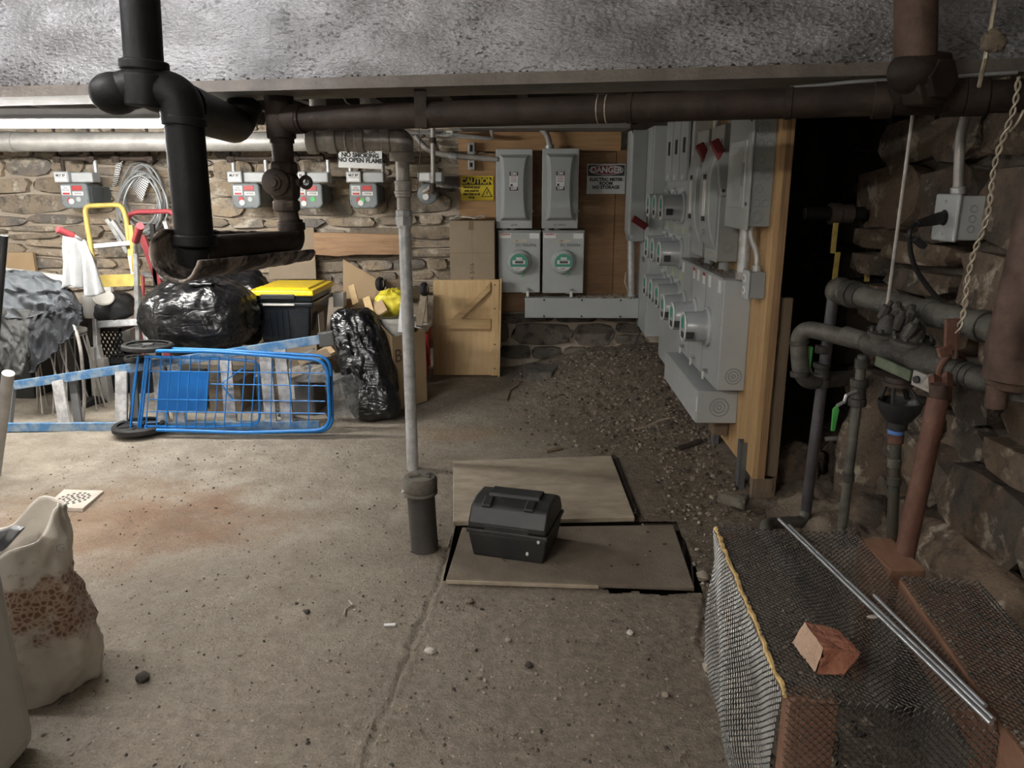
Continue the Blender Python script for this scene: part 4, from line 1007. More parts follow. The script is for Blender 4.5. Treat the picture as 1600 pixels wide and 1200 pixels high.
for y, mt_ in ((3.80, 'label_white'), (4.02, 'label_white'), (4.16, 'red'), (4.30, 'label_white'), (4.42, 'red'), (4.74, 'label_white')):
    B((.9285, y, .985), (.931, y + .055, 1.045)).build('sticker', 'label_white', t, 0)
    if mt_ == 'red': B((.927, y, 1.03), (.930, y + .055, 1.045)).build('sticker_band', 'red', t, 0)
for y in (3.97, 4.30, 4.62):
    C((.93, y, .555), (.905, y, .555), .010, 8).build('latch', 'silver_pipe', t)
    B((.90, y - .012, .51), (.91, y + .0, .55)).build('seal_tag', 'white_plastic', t, 0, bevel=.002)
rng = random.Random(19); mb = MB()
for k in range(80):
    p = V((rng.uniform(.95, 1.06), rng.uniform(3.8, 4.8), 1.068)); r = rng.uniform(.005, .013)
    mb.blob(lambda d, p=p, r=r: p + V((d.x, d.y, d.z * .5)) * r, 5, 4)
tag(mb.build('wall_debris', 'dirt', None, 0), 'crumbled dirt lying on top of the three-meter box', 'debris', kind='stuff')
# side wireway
t = thing('wireway', 'grey wireway along the bottom of the side board with an open knockout end', 'wireway', (.96, 4.6, .3))
B((.862, 3.86, .298), (BX, 4.84, .47)).build('box', 'steel_grey', t, 0, bevel=.004)
B((.858, 3.865, .30), (.863, 4.34, .468)).build('cover', 'steel_grey', t, 0); B((.858, 4.35, .30), (.863, 4.835, .468)).build('cover', 'steel_grey', t, 0)
knockout((.975, 3.857, .385), (0, 1, 0), .048, t, 3)
B((.857, 3.862, .36), (.866, 3.866, .44)).build('pale_scrape', 'label_white', t, 0)
# meter stack
t = thing('meter_stack', 'tall grey cabinet with nine round meters in three rows on the side board', 'meter cabinet', (1.0, 5.3, .28))
B((.97, 4.86, .24), (BX, 5.745, 1.95)).build('cabinet', 'steel_grey', t, 0, bevel=.004)
B((.962, 4.875, .26), (.969, 5.735, .66)).build('lower_cover', 'steel_cover', t, 0, bevel=.002)
B((.963, 4.88, .68), (.9695, 5.73, 1.50)).build('meter_cover', 'steel_cover', t, 0, bevel=.002)
for z in (1.365, 1.075, .80):
    for y in (5.04, 5.32, 5.60):
        o = side_meter(y, z, .965, .145, t)
        B((.84, y - .087, z - .045), (.88, y - .08, z - .005)).build('black_label', 'ink', o, 0)
        B((.962, y - .04, z - .165), (.9635, y + .02, z - .115)).build('green_label', 'label_green', t, 0)
        MB().lathe((.962, y + .02, z + .10), (-1, 0, 0), [(.02, 0), (.02, .02), (.012, .03)], 10).build('latch_knob', 'steel_grey', t)
for k, y in enumerate((4.93, 5.2, 5.47)):
    d_ = B((.945, y, 1.53), (.962, y + .235, 1.93)).build('breaker_door', 'steel_cover', t, 0, bevel=.003)
    B((.938, y + .07, 1.70), (.946, y + .12, 1.79)).build('door_handle', 'ink', d_, 0)
    C((.946, y + .11, 1.555), (.94, y + .11, 1.555), .02, 14).build('round_label', 'label_white', d_, 0)
# tall section in the corner
t = thing('main_cabinet', 'tall grey main switch cabinet in the corner with a red lever', 'cabinet', (.97, 6.0, .4))
B((.865, 5.76, .39), (BX, 6.28, 1.915)).build('cabinet', 'steel_grey', t, 0, bevel=.005)
B((.856, 5.775, 1.10), (.866, 6.27, 1.90)).build('upper_door', 'steel_cover', t, 0, bevel=.003)
B((.856, 5.775, .41), (.866, 6.27, 1.085)).build('lower_door', 'steel_cover', t, 0, bevel=.003)
a = P(1010, 355, 5.74); MB().bar(a, P(989, 341, 5.70), .05, .022, (0, -1, 0)).build('red_lever', 'red_dark', t, 0, bevel=.006)
MB().bar(a + V((.01, .02, 0)), P(1010, 330, 5.75), .02, .012, (0, -1, 0)).build('lever_bracket', 'steel_grey_dark', t, 0)
MB().torus(P(1012, 316, 5.755), (1, 0, 0), .022, .004, 14, 5).build('padlock_eye', 'steel_grey_dark', t)
text('MAIN', (.855, 5.98, .95), .06, 'ink_soft', t, rot=(90, 0, -90), name='handwriting')
t = thing('narrow_enclosure', 'narrow tall grey enclosure at the corner, left of the red lever', 'enclosure', (.8, 6.15, 1.08))
B((.748, 6.0, 1.085), (.855, 6.29, 1.90)).build('box', 'steel_grey_dark', t, 0, bevel=.004)
MB().prism([V((.748, 6.0, 1.12)), V((.736, 6.04, 1.16)), V((.736, 6.26, 1.16)), V((.748, 6.29, 1.12))], (0, 0, .74)).build('side_cover', 'steel_grey', t, 0, bevel=.003)
C((.76, 5.998, 1.12), (.76, 5.992, 1.12), .012, 10).build('screw', 'steel_cover', t, 0)

def side_switch(y0, y1, label):
    t = thing('disconnect_switch', label, 'switch box', (1.02, (y0 + y1) / 2, 1.11), 'grey disconnect switches with red handles on the side board')
    B((.965, y0, 1.115), (BX, y1, 1.80)).build('box', 'steel_grey_dark', t, 0, bevel=.004)
    B((.958, y0 - .004, 1.112), (.966, y1 + .004, 1.798)).build('face_flange', 'steel_cover', t, 0, bevel=.002)
    za, zb = 1.17, 1.735; prof = []
    for k in range(15):
        f = k / 14; prof.append((.958 - .052 * math.sin(math.pi * min(1, max(0, (f if f < .5 else 1 - f) * 2.6)) / 2) ** .8, za + (zb - za) * f))
    poly = [V((.958, y0 + .02, za))] + [V((a_, y0 + .02, b_)) for a_, b_ in prof[1:-1]] + [V((.958, y0 + .02, zb))]
    MB().prism(poly, (0, y1 - y0 - .04, 0)).build('bulged_cover', 'steel_cover', t, 35, bevel=.006)
    pent = [(.93, 1.62), (.955, 1.665), (.99, 1.665), (1.03, 1.63), (1.035, 1.50), (1.0, 1.45), (.955, 1.45), (.94, 1.52)]
    MB().prism([V((a_, y0 - .045, b_)) for a_, b_ in pent][::-1], (0, .045, 0)).build('handle_plate', 'steel_grey_dark', t, 0, bevel=.004)
    for a_, b_ in ((.965, 1.475), (.995, 1.47)): C((a_, y0 - .047, b_), (a_, y0 - .04, b_), .009, 10).build('lock_hole', 'ink', t, 0)
    MB().bar((.955, y0 - .03, 1.63), (.905, y0 - .02, 1.72), .05, .03, (0, -1, 0)).build('red_handle', 'red_dark', t, 0, bevel=.008)
    ym = (y0 + y1) / 2
    for z, mt_, h_ in ((1.545, 'ink', .012), (1.435, 'label_white', .09), (1.33, 'ink', .012)):
        B((.902, ym - .035, z - h_), (.9065, ym + .02, z + h_)).build('switch_label', mt_, t, 0)
    B((.9555, ym - .03, 1.13), (.9585, ym + .03, 1.15)).build('yellow_label', 'label_tape', t, 0)
    MB().torus((.914, ym, 1.26), (1, 0, 0), .014, .003, 12, 5).build('latch', 'steel_grey_dark', t)
    knockout((1.015, y0 - .001, 1.19), (0, 1, 0), .028, t, 2)
    C((1.02, y0 + .06, 1.066), (1.02, y0 + .06, 1.115), .03, 12).build('hub', 'steel_grey_dark', t)
    C((1.03, ym, 1.80), (1.03, ym, 1.96), .022, 10).build('top_conduit', 'galvanised', t)
side_switch(4.07, 4.34, 'nearer grey disconnect switch with red handle above the three-meter box')
side_switch(4.42, 4.70, 'farther grey disconnect switch with red handle above the three-meter box')
t = thing('breaker_panel', 'grey breaker panel with rectangular door nearest the end of the side board', 'breaker panel', (1.02, 3.75, 1.31))
B((.972, 3.56, 1.32), (BX, 3.93, 1.86)).build('box', 'steel_grey_dark', t, 0, bevel=.004)
B((.960, 3.545, 1.305), (.972, 3.945, 1.875)).build('front_cover', 'steel_cover', t, 0, bevel=.003)
d_ = B((.952, 3.60, 1.40), (.961, 3.87, 1.70)).build('door', 'steel_grey', t, 0, bevel=.004)
B((.948, 3.64, 1.43), (.953, 3.82, 1.67)).build('door_panel', 'steel_cover', d_, 0, bevel=.002)
B((.944, 3.61, 1.50), (.953, 3.635, 1.60)).build('door_handle', 'steel_grey_dark', d_, 0)
for z in (1.78, 1.42): C((.961, 3.57, z), (.956, 3.57, z), .008, 8).build('screw', 'ink', t, 0)
rng = random.Random(2)
for k in range(8):
    for q in range(2 if k % 2 else 1):
        knockout((1.0 + .042 * q + (.01 if k % 2 == 0 else 0), 3.559, 1.36 + k * .063), (0, 1, 0), (.026 if k % 3 == 0 else .016), t, 2 if k % 3 == 0 else 1)
t = thing('outlet_conduit', 'steel conduits dropping from the breaker panel to the small outlet box', 'conduit', (1.03, 3.6, 1.1))
C((1.01, 3.72, 1.07), (1.01, 3.72, 1.32), .03, 14).build('pipe', 'galvanised', t)
C((1.01, 3.72, 1.066), (1.01, 3.72, 1.10), .036, 14).build('connector', 'silver_pipe', t)
T(arc([V((1.0, 3.60, 1.33)), V((1.0, 3.60, 1.27)), V((1.035, 3.59, 1.2)), V((1.035, 3.585, 1.12))], .04), .013, 10).build('bent_conduit', 'galvanised', t)
C((1.035, 3.585, 1.115), (1.035, 3.585, 1.145), .02, 10).build('connector', 'galvanised', t)
t = thing('outlet_box', 'small grey double outlet box below the breaker panel', 'outlet', (1.03, 3.6, .99))
B((1.0, 3.545, .995), (BX, 3.64, 1.118)).build('box', 'steel_grey_dark', t, 0, bevel=.006)
B((.986, 3.54, .99), (1.0, 3.645, 1.122)).build('cover', 'steel_grey', t, 0, bevel=.006)
for z in (1.03, 1.085):
    o = C((.986, 3.592, z), (.981, 3.592, z), .022, 18).build('receptacle', 'label_white', t, bevel=.001)
    for dy in (-.007, .007): B((.980, 3.592 + dy - .0015, z - .007), (.9812, 3.592 + dy + .0015, z + .007)).build('slot', 'ink', o, 0)
tag(B((.6, 5.3, 1.91), (1.05, 5.42, 1.965)).build('overhead_duct', 'steel_cover', None, 0, bevel=.004), 'pale grey overhead wireway above the tall cabinets', 'wireway')
tag(T([P(998, 505, 6.1), P(1000, 520, 6.1), P(990, 540, 6.1), P(988, 558, 6.1), P(993, 572, 6.1), P(990, 582, 6.1)], .006, 6).build('loose_wire', 'cable_black'), 'dark curly wire end hanging to the dirt under the corner cabinet', 'wire')

# ================================================================== FLOOR OBJECTS
FH = .014
def fz(x, y): return floor_h(x, y)
# capped stub
b0 = Z(664, 858); t = thing('pipe_stub', 'black capped pipe stub standing up from the floor by the toolbox', 'pipe', b0)
zt = P(655, 748, b0.y).z
C((b0.x, b0.y, -.02), (b0.x - .012, b0.y, zt - .03), .058, 28).build('pipe', 'pvc_black', t)
xt = b0.x - .012
MB().lathe((xt, b0.y, zt - .05), (0, 0, 1), [(.066, 0), (.071, .008), (.071, .05), (.064, .062), (.0, .063)], 30, caps=False).build('cap', 'pvc_cap', t)
C((xt, b0.y, zt - .062), (xt, b0.y, zt - .05), .0725, 28).build('clamp_band', 'pvc_cap', t)
for s_ in (-1, 1): MB().bar((xt - .045, b0.y - .018 * s_, zt + .016), (xt + .045, b0.y + .018 * s_, zt + .016), .012, .01, (0, 0, 1)).build('cross_rib', 'pvc_cap', t, 0)
C((xt - .075, b0.y - .01, zt - .055), (xt - .062, b0.y - .01, zt - .055), .009, 8).build('clamp_screw', 'galvanised', t)
# cover plates
def plate(name, cs, z0, th, mt_, label, edge):
    pts = [Z(*c, z0 + th) for c in cs]; mb = MB(); n = len(pts)
    mb.prism([V((p.x, p.y, z0)) for p in pts], (0, 0, th))
    o = mb.build(name, mt_, None, 0, bevel=.003); return tag(o, label, 'board')
plate('cover_board', [(708, 815), (992, 808), (955, 712), (708, 720)], .018, .022, 'wood_dusty', 'pale dusty plywood board lying on the floor behind the toolbox', .0)
o = plate('cover_board', [(697, 904), (1085, 918), (1052, 820), (722, 824)], .006, .016, 'plate_dirt', 'dirt covered board over the floor pit under the toolbox', .0)
tag(MB().bar(Z(697, 908, .012), Z(935, 916, .012), .02, .012, (0, 0, 1)).build('thin_strip', 'wood_dusty', None, 0), 'thin strip along the near edge of the dirt covered board', 'strip')
tag(MB().bar(Z(958, 712, .015), Z(994, 806, .015), .022, .012, (0, 0, 1)).build('thin_strip', 'joist', None, 0), 'dark strip standing in for the gap along the right edge of the pale dusty board', 'strip')  # dark bar put where a shaded gap runs beside the board
# toolbox
Lf, Rf = Z(736, 868, .022), Z(850, 884, .022)
ux = (Rf - Lf).normalized(); uy = V((-ux.y, ux.x, 0)); w_ = (Rf - Lf).length; dp = .27
t = thing('toolbox', 'dark grey plastic toolbox standing on the dirt covered board', 'toolbox', (Lf + Rf) / 2 + uy * dp / 2)
def tb(a, b, z): p = Lf + ux * (a * w_) + uy * (b * dp); return V((p.x, p.y, .022 + z))
mb = MB().hexa([tb(.02, .03, 0), tb(.98, .03, 0), tb(.98, .97, 0), tb(.02, .97, 0)], [tb(-.03, -.03, .11), tb(1.03, -.03, .11), tb(1.03, 1.03, .11), tb(-.03, 1.03, .11)])
mb.build('body', 'tool_box', t, 0, bevel=.008, seg=3)
MB().hexa([tb(-.05, -.05, .11), tb(1.05, -.05, .11), tb(1.05, 1.05, .11), tb(-.05, 1.05, .11)], [tb(-.05, -.05, .128), tb(1.05, -.05, .128), tb(1.05, 1.05, .128), tb(-.05, 1.05, .128)]).build('rim', 'tool_box', t, 0, bevel=.004)
prof = [(-.03, .128), (-.03, .155), (.12, .215), (.34, .232), (.70, .232), (.90, .205), (1.02, .155), (1.02, .128)]
MB().prism([tb(-.03, b, z) for b, z in prof], ux * (w_ * 1.06)).build('lid', 'tool_box', t, 30, bevel=.01, seg=3)
MB().prism([tb(.15, b, z + .0) for b, z in ((.36, .232), (.40, .245), (.66, .245), (.70, .232))], ux * (w_ * .70)).build('lid_rib', 'tool_box', t, 0, bevel=.004)
for a in (.12, .70):
    MB().prism([tb(a, b, z) for b, z in ((.10, .206), (.10, .222), (.30, .242), (.33, .231))], ux * (w_ * .13)).build('latch', 'black_plastic', t, 0, bevel=.005)
MB().hexa([tb(.2, -.038, .12), tb(.8, -.038, .12), tb(.8, -.02, .12), tb(.2, -.02, .12)], [tb(.2, -.036, .15), tb(.8, -.036, .15), tb(.8, -.02, .15), tb(.2, -.02, .15)]).build('front_band', 'tool_box', t, 0, bevel=.003)
for q in ((.93, -.04, .105), (.78, -.026, .045)):
    p = tb(*q); MB().blob(lambda d: p + V((d.x * .006, d.y * .003, d.z * .009)), 8, 6).build('paint_spot', 'label_white', t)
# drain
cs = [Z(70, 796), Z(130, 799), Z(163, 771), Z(101, 769)]
t = thing('floor_drain', 'square pale floor drain grate set in the rusty patch of floor', 'drain', sum(cs, V()) / 4)
zf = .006; top = [V((p.x, p.y, zf + .012)) for p in cs]
MB().prism([V((p.x, p.y, -.03)) for p in cs], (0, 0, .03 + zf + .010)).build('grate', 'drain_metal', t, 0, bevel=.002)
cc = sum(cs, V()) / 4; rr = (cs[1] - cs[0]).length * .34; ks = (cs[1] - cs[0]).normalized(); kt = V((-ks.y, ks.x, 0))
k = 0
for r_, n_ in ((0, 1), (.36, 6), (.68, 11), (1.0, 16)):
    for i in range(n_):
        a = 2 * math.pi * i / n_ + r_; p = cc + (ks * math.cos(a) + kt * math.sin(a)) * rr * r_; p.z = zf + .0095
        C(p, p + V((0, 0, .0012)), .0075, 8).build('drain_hole', 'hole_dark', t, 0)

# dirt heap gravel and litter
def lump_mesh(seed, n1=6, n2=5):
    mb = MB(); r = random.Random(seed); mb.blob(lambda d: V((d.x, d.y, d.z * .7)) * r.uniform(.65, 1.15), n1, n2); return mb
def scatter(name, n, mt_, fn, rmin, rmax, label, cat, seed, mats=None):
    rng = random.Random(seed); mb = MB(); prot = [lump_mesh(seed * 7 + k, 5, 4) for k in range(8)]
    for i in range(n):
        q = fn(rng)
        if q is None: continue
        x, y, zz = q; r = rmin + (rmax - rmin) * rng.random() ** 3.2; a = rng.uniform(0, 6.3); ca, sa = math.cos(a), math.sin(a); sx = rng.uniform(.6, 1.6); pm = rng.choice(prot)
        if mats: mb.cur = rng.randrange(len(mats))
        mb.add([(x + (v[0] * sx * ca - v[1] * sa) * r, y + (v[0] * sx * sa + v[1] * ca) * r, zz + v[2] * r + r * .35) for v in pm.v], pm.f)
    return tag(mb.build(name, mats or mt_, None, 0), label, cat, kind='stuff')
def free(x, y):
    return not (-.4 < x < .72 and 2.6 < y < 4.2)
def heap(rng):
    for _ in range(40):
        x, y = rng.uniform(-.2, 1.05), rng.uniform(3.3, 6.25)
        wgt = sstep(3.6, 5.2, y) * sstep(-.25 + .25 * (6 - y) * .4, .75, x) + .6 * sstep(.5, .9, x) + .1
        if rng.random() < wgt and free(x, y): return x, y, fz(x, y)
scatter('gravel', 4200, 'pebble', heap, .003, .016, 'loose gravel and rubble heaped along the side panels', 'gravel', 3, mats=['pebble', 'dirt', 'pebble', 'dirt', 'chip_dark'])
def litter(rng):
    for _ in range(30):
        x, y = rng.uniform(-2.6, 1.0), rng.uniform(1.35, 4.4)
        if free(x, y) and rng.random() < .22 + .5 * sstep(-1.4, .2, x) * (1 - sstep(2.6, 4, y)): return x, y, fz(x, y)
scatter('floor_grit', 5200, 'pebble', litter, .0014, .0075, 'dark and pale grit and crumbs strewn over the concrete floor', 'grit', 5, mats=['pebble', 'dirt', 'dirt', 'chip_dark', 'pebble', 'pebble'])
def pitedge(rng):
    if rng.random() < .5:
        x = rng.uniform(-.3, .65); y = 3.31 + rng.gauss(0, .035) + .02; return x, y, .026
    x = rng.uniform(.66, .78); y = rng.uniform(2.6, 3.9); return x, y, max(fz(x, y), 0)
scatter('pit_rubble', 220, 'pebble', pitedge, .003, .012, 'crumbled rubble along the seam between the two cover boards', 'rubble', 8, mats=['pebble', 'dirt', 'chip_pale', 'chip_dark'])
def onplate(rng):
    return rng.uniform(-.3, .62), rng.uniform(2.74, 3.24), .0215
scatter('board_crumbs', 90, 'dirt', onplate, .002, .008, 'soil crumbs on the dirt covered board', 'crumbs', 9, mats=['dirt', 'pebble', 'chip_dark'])

def single(name, px, py, r, mt_, label, cat, flat=.7, el=1.0, seed=0):
    p = Z(px, py); z = fz(p.x, p.y); mb = MB(); rr = random.Random(px)
    pts = {}
    def fn(d):
        return V((p.x, p.y, z + r * flat * .7)) + V((d.x * r * el, d.y * r, d.z * r * flat)) * (1 + .25 * nz(d.x + px, d.y, d.z, 1.6))
    return tag(mb.blob(fn, 10, 7).build(name, mt_, None, 40), label, cat)
single('pebble', 223, 1063, .022, 'chip_dark', 'round dark pebble lying alone on the near left floor', 'stone')
single('pebble', 672, 1019, .016, 'chip_pale', 'white stone chip left of the middle of the near floor', 'stone', el=1.3)
single('pebble', 733, 942, .016, 'dirt', 'dark clod just below the dirt covered board', 'clod')
single('pebble', 826, 1043, .013, 'chip_dark', 'dark pebble in the middle of the near floor', 'stone')
single('pebble', 794, 1001, .011, 'pebble', 'pale pebble right of the white stone chip', 'stone')
single('pebble', 985, 990, .013, 'chip_pale', 'pale chip on the bare floor below the open pit edge', 'stone')
single('pebble', 1040, 1089, .012, 'pebble', 'pale crumb near the wire cage on the near floor', 'stone')
single('pebble', 480, 960, .011, 'chip_dark', 'black crumb left of the cigarette butt', 'stone')
single('rubble_chunk', 903, 842, .02, 'chip_pale', 'pale crumpled scrap on the dirt covered board right of the toolbox', 'scrap', el=1.6)
p = Z(609, 980); tag(C(p + V((-.02, 0, .008)), p + V((.02, .004, .008)), .006, 10).build('cigarette_butt', 'label_white', None), 'white cigarette butt on the floor below the black pipe stub', 'butt')
def twig(name, pxs, r, mt_, label, cat='twig', lift=.006):
    pts = []
    for q in pxs:
        p = Z(*q); p.z = max(0, fz(p.x, p.y)) + lift; pts.append(p)
    for _ in range(3):
        pts2 = []
        for a in pts:
            d_ = V((a.x, a.y, 0)); pts2.append(V((a.x, a.y, max(0, fz(a.x, a.y)) + lift)))
        pts = pts2
    return tag(T(pts, r, 7).build(name, mt_, None), label, cat)
twig('twig', [(988, 676), (1010, 672), (1030, 667), (1056, 664)], .010, 'wood_dusty', 'long pale stick on the gravel in front of the side wireway')
twig('twig', [(1060, 712), (1095, 708)], .016, 'rust_fitting', 'short dark rusty pipe end on the dirt near the panel board', 'pipe', .012)
twig('twig', [(853, 708), (878, 702)], .012, 'plank_dark', 'short dark stick just behind the pale dusty board')
twig('twig', [(545, 940), (551, 948), (540, 957), (538, 965)], .003, 'wire_pale', 'curled pale bit of string on the floor left of the plates', 'string')
twig('twig', [(792, 628), (797, 612), (812, 605)], .006, 'plank_dark', 'forked twig on the floor in front of the wooden hatch')
# paver block on dirt, loose slab
c_ = Z(845, 592); zf_ = fz(c_.x, c_.y)
pts = [P(817, 570, 5.95), P(838, 566, 6.0), P(873, 572, 6.0), P(868, 584, 5.9), P(832, 583, 5.88)]
pts = [Z(817, 572, .10), Z(836, 567, .10), Z(873, 573, .10), Z(862, 585, .10), Z(822, 584, .10)]
tag(MB().prism([V((p.x, p.y, .02)) for p in pts], (0, 0, .09)).build('paver_block', 'stone_low', None, 0, bevel=.008), 'grey broken paving block lying on the dirt below the wireway', 'block')
pts = [Z(1120, 770, .09), Z(1165, 783, .09), Z(1172, 772, .09), Z(1130, 765, .09)]
tag(MB().prism([V((p.x, p.y, .04)) for p in pts], (0, 0, .05)).build('stone_slab', 'stone_low', None, 0, bevel=.01), 'flat dusty stone half buried beside the foot of the panel board', 'stone')
single('rubble_chunk', 1098, 905, .028, 'pebble', 'loose grey rubble by the far corner of the wire cage', 'stone')

# ================================================================== STORED THINGS ALONG THE BACK WALL
def crumple(c, r, seed, amp=.12, fold=.05, tie=None, nu=72, nv=44, sq=2.4, lean=(0, 0)):
    """bag-like closed surface: superellipsoid with folds"""
    c = V(c)
    def fn(d):
        k = (abs(d.x) ** sq + abs(d.y) ** sq + abs(d.z) ** sq) ** (-1 / sq)
        n1 = nz(d.x + seed, d.y, d.z, 1.4, 3); n2 = abs(nz(d.x * 2.2 + seed, d.y * 2.2, d.z * .9 + 2, 2.0, 4)); n3 = abs(nz(d.x, d.y + seed, d.z * 2.4, 4.5, 3))
        a = math.atan2(d.y, d.x); f = 1 + amp * n1 - fold * 1.1 * n2 - fold * .45 * n3
        p = V((d.x * r[0], d.y * r[1], d.z * r[2])) * k * f
        if tie and d.z > .35:
            g = sstep(.35, 1, d.z); q_ = 1 - .22 * g + .075 * g * abs(math.sin(a * 4.5 + 1.6 * nz(d.x, d.y, d.z, 1.5, 2))) + .04 * g * math.sin(a * 17 + seed); p.x *= q_; p.y *= q_; p.z *= 1 + .04 * g * math.sin(a * 9 + seed)
        p.x += lean[0] * (d.z + 1) * .5; p.y += lean[1] * (d.z + 1) * .5
        return c + p
    return MB().blob(fn, nu, nv)
# large trash bag
def px_c(px, py, Y): return P(px, py, Y)
YT = 5.05
c = P(313, 492, YT)
rx = (P(398, 490, YT).x - P(228, 490, YT).x) / 2; rz = (P(310, 432, YT).z - P(310, 556, YT).z) / 2
t = thing('trash_bag', 'biggest bulging black trash bag behind the blue cart', 'trash bag', c - V((0, 0, rz)))
crumple(c, (rx * .99, .32, rz), 3, .08, .045, tie=True, sq=2.5, nu=110, nv=66).build('bag', 'bag_black', t, 60)
k_ = P(312, 441, YT - .16); crumple(k_, (.10, .06, .028), 9, .4, .2, nu=28, nv=16).build('knot', 'bag_black', t, 60)
c = P(372, 478, 5.5); tag(crumple(c, (.26, .22, .27), 14, .2, .08, tie=True, nu=48, nv=30).build('trash_bag', 'bag_black', None, 60), 'second black trash bag behind the biggest one, left of the yellow lid', 'trash bag')
# slim bag leaning by the cardboard box
yb = 4.83
p0, p1 = P(592, 651, yb), P(549, 482, yb + .22)
def slim(d):
    k = (abs(d.x) ** 4.5 + abs(d.y) ** 4.5 + abs(d.z) ** 4.5) ** (-1 / 4.5); f = (d.z * k + 1) / 2
    n = abs(nz(d.x * 2 + 4, d.y * 2, d.z * 1.2, 2, 4)); n1 = nz(d.x + 9, d.y, d.z, 1.3, 3)
    cc = p0 + (p1 - p0) * f; wd = .19 - .02 * f - .02 * math.sin(f * 3.1)
    return V((cc.x + d.x * k * (wd + .02 * n1) * (1.03 - .12 * n), cc.y + d.y * k * .15 * (1.05 - .2 * n), cc.z + (.025 * n1 - .02 * n)))
tag(MB().blob(slim, 60, 60).build('trash_bag', 'bag_black', None, 60), 'slim upright black trash bag leaning on the open cardboard box', 'trash bag')
c = P(545, 618, 4.82); tag(crumple((c.x, c.y, .17), (.13, .12, .17), 22, .25, .1, nu=40, nv=26).build('plastic_bag', 'bag_clear', None, 60), 'clear crumpled plastic bag at the foot of the slim black bag', 'plastic bag')
c = P(475, 612, 4.95); tag(B(P(452, 655, 4.9), P(508, 585, 5.2)).build('storage_bin', 'hub_grey', None, 0, bevel=.02), 'grey plastic storage bin behind the right end of the blue cart', 'bin')
c = P(483, 580, 4.86); tag(crumple((c.x, c.y, c.z - .02), (.16, .05, .06), 31, .3, .1, nu=36, nv=20).build('plastic_bag', 'bag_clear', None, 60), 'crumpled clear plastic sheet lying on the grey bin behind the cart', 'plastic bag')

# black totes with yellow lid
def tote():
    Yf = 5.2; fx0, fz1 = P(392, 455, Yf).x, P(392, 456, Yf).z; fx1 = P(486, 455, Yf).x; z0 = P(440, 537, Yf).z
    W_, D_ = fx1 - fx0, .52; ang = R_(0)
    zr = [z0, z0 + (fz1 - z0) * .80, fz1]
    def at(a, b, z, ins=0): return V((fx0 + (W_) * a, Yf + D_ * b, z))
    t = thing('storage_tote', 'lower black storage tote, under the yellow lidded one', 'tote', at(.5, .5, z0))
    def body(t, za, zb, mt_):
        MB().hexa([at(.10, .06, za), at(.90, .06, za), at(.90, .94, za), at(.10, .94, za)], [at(.02, .0, zb), at(.98, .0, zb), at(.98, 1, zb), at(.02, 1, zb)]).build('body', mt_, t, 0, bevel=.02, seg=3)
        MB().hexa([at(-.03, -.03, zb - .03), at(1.03, -.03, zb - .03), at(1.03, 1.03, zb - .03), at(-.03, 1.03, zb - .03)], [at(-.03, -.03, zb), at(1.03, -.03, zb), at(1.03, 1.03, zb), at(-.03, 1.03, zb)]).build('rim', mt_, t, 0, bevel=.008)
    body(t, zr[0], zr[1], 'tote_black')
    for f in (.28, .38, .48, .58): MB().hexa([at(f, .045, zr[0] + .03), at(f + .008, .045, zr[0] + .03), at(f + .008, .06, zr[0] + .03), at(f, .06, zr[0] + .03)], [at(f, .0, zr[1] - .06), at(f + .008, .0, zr[1] - .06), at(f + .008, .03, zr[1] - .06), at(f, .03, zr[1] - .06)]).build('rib', 'tote_black', t, 0)
    MB().bar(at(.2, -.04, zr[1] - .012), at(.72, -.04, zr[1] - .012), .008, .012, (0, 0, 1)).build('handle_bar', 'white_plastic', t, 0)
    B(at(1.0, .25, zr[1] - .24), at(1.012, .52, zr[1] - .10)).build('side_label', 'label_white', t, 0)
    t2 = thing('storage_tote', 'black nested tote with a bright yellow lid, on top', 'tote', at(.5, .5, zr[1]))
    MB().hexa([at(.0, .0, zr[1] + .002), at(1, .0, zr[1] + .002), at(1, 1, zr[1] + .002), at(.0, 1, zr[1] + .002)], [at(-.02, -.02, fz1 - .025), at(1.02, -.02, fz1 - .025), at(1.02, 1.02, fz1 - .025), at(-.02, 1.02, fz1 - .025)]).build('body', 'tote_black', t2, 0, bevel=.006)
    MB().bar(at(.2, -.045, zr[1] + .035), at(.70, -.045, zr[1] + .035), .008, .012, (0, 0, 1)).build('handle_bar', 'white_plastic', t2, 0)
    MB().bar(at(.17, -.03, fz1 - .03), at(.74, -.03, fz1 - .03), .03, .035, (0, 0, 1)).build('latch', 'black_plastic', t2, 0, bevel=.005)
    l_ = MB().hexa([at(-.05, -.05, fz1 - .025), at(1.05, -.05, fz1 - .025), at(1.05, 1.05, fz1 - .025), at(-.05, 1.05, fz1 - .025)], [at(-.04, -.04, fz1 + .012), at(1.04, -.04, fz1 + .012), at(1.04, 1.04, fz1 + .012), at(-.04, 1.04, fz1 + .012)]).build('lid', 'yellow', t2, 0, bevel=.008)
    MB().hexa([at(.05, .05, fz1 + .012), at(.95, .05, fz1 + .012), at(.95, .95, fz1 + .012), at(.05, .95, fz1 + .012)], [at(.08, .08, fz1 + .024), at(.92, .08, fz1 + .024), at(.92, .92, fz1 + .024), at(.08, .92, fz1 + .024)]).build('lid_panel', 'yellow', l_, 0, bevel=.004)
    # the tote stands on a crate
    tag(B(at(.05, .1, 0.0), at(1.0, .9, z0 - .003)).build('cardboard_box', 'card_dull', None, 0, bevel=.004), 'brown cardboard box under the black totes, behind the blue cart', 'box')
tote()

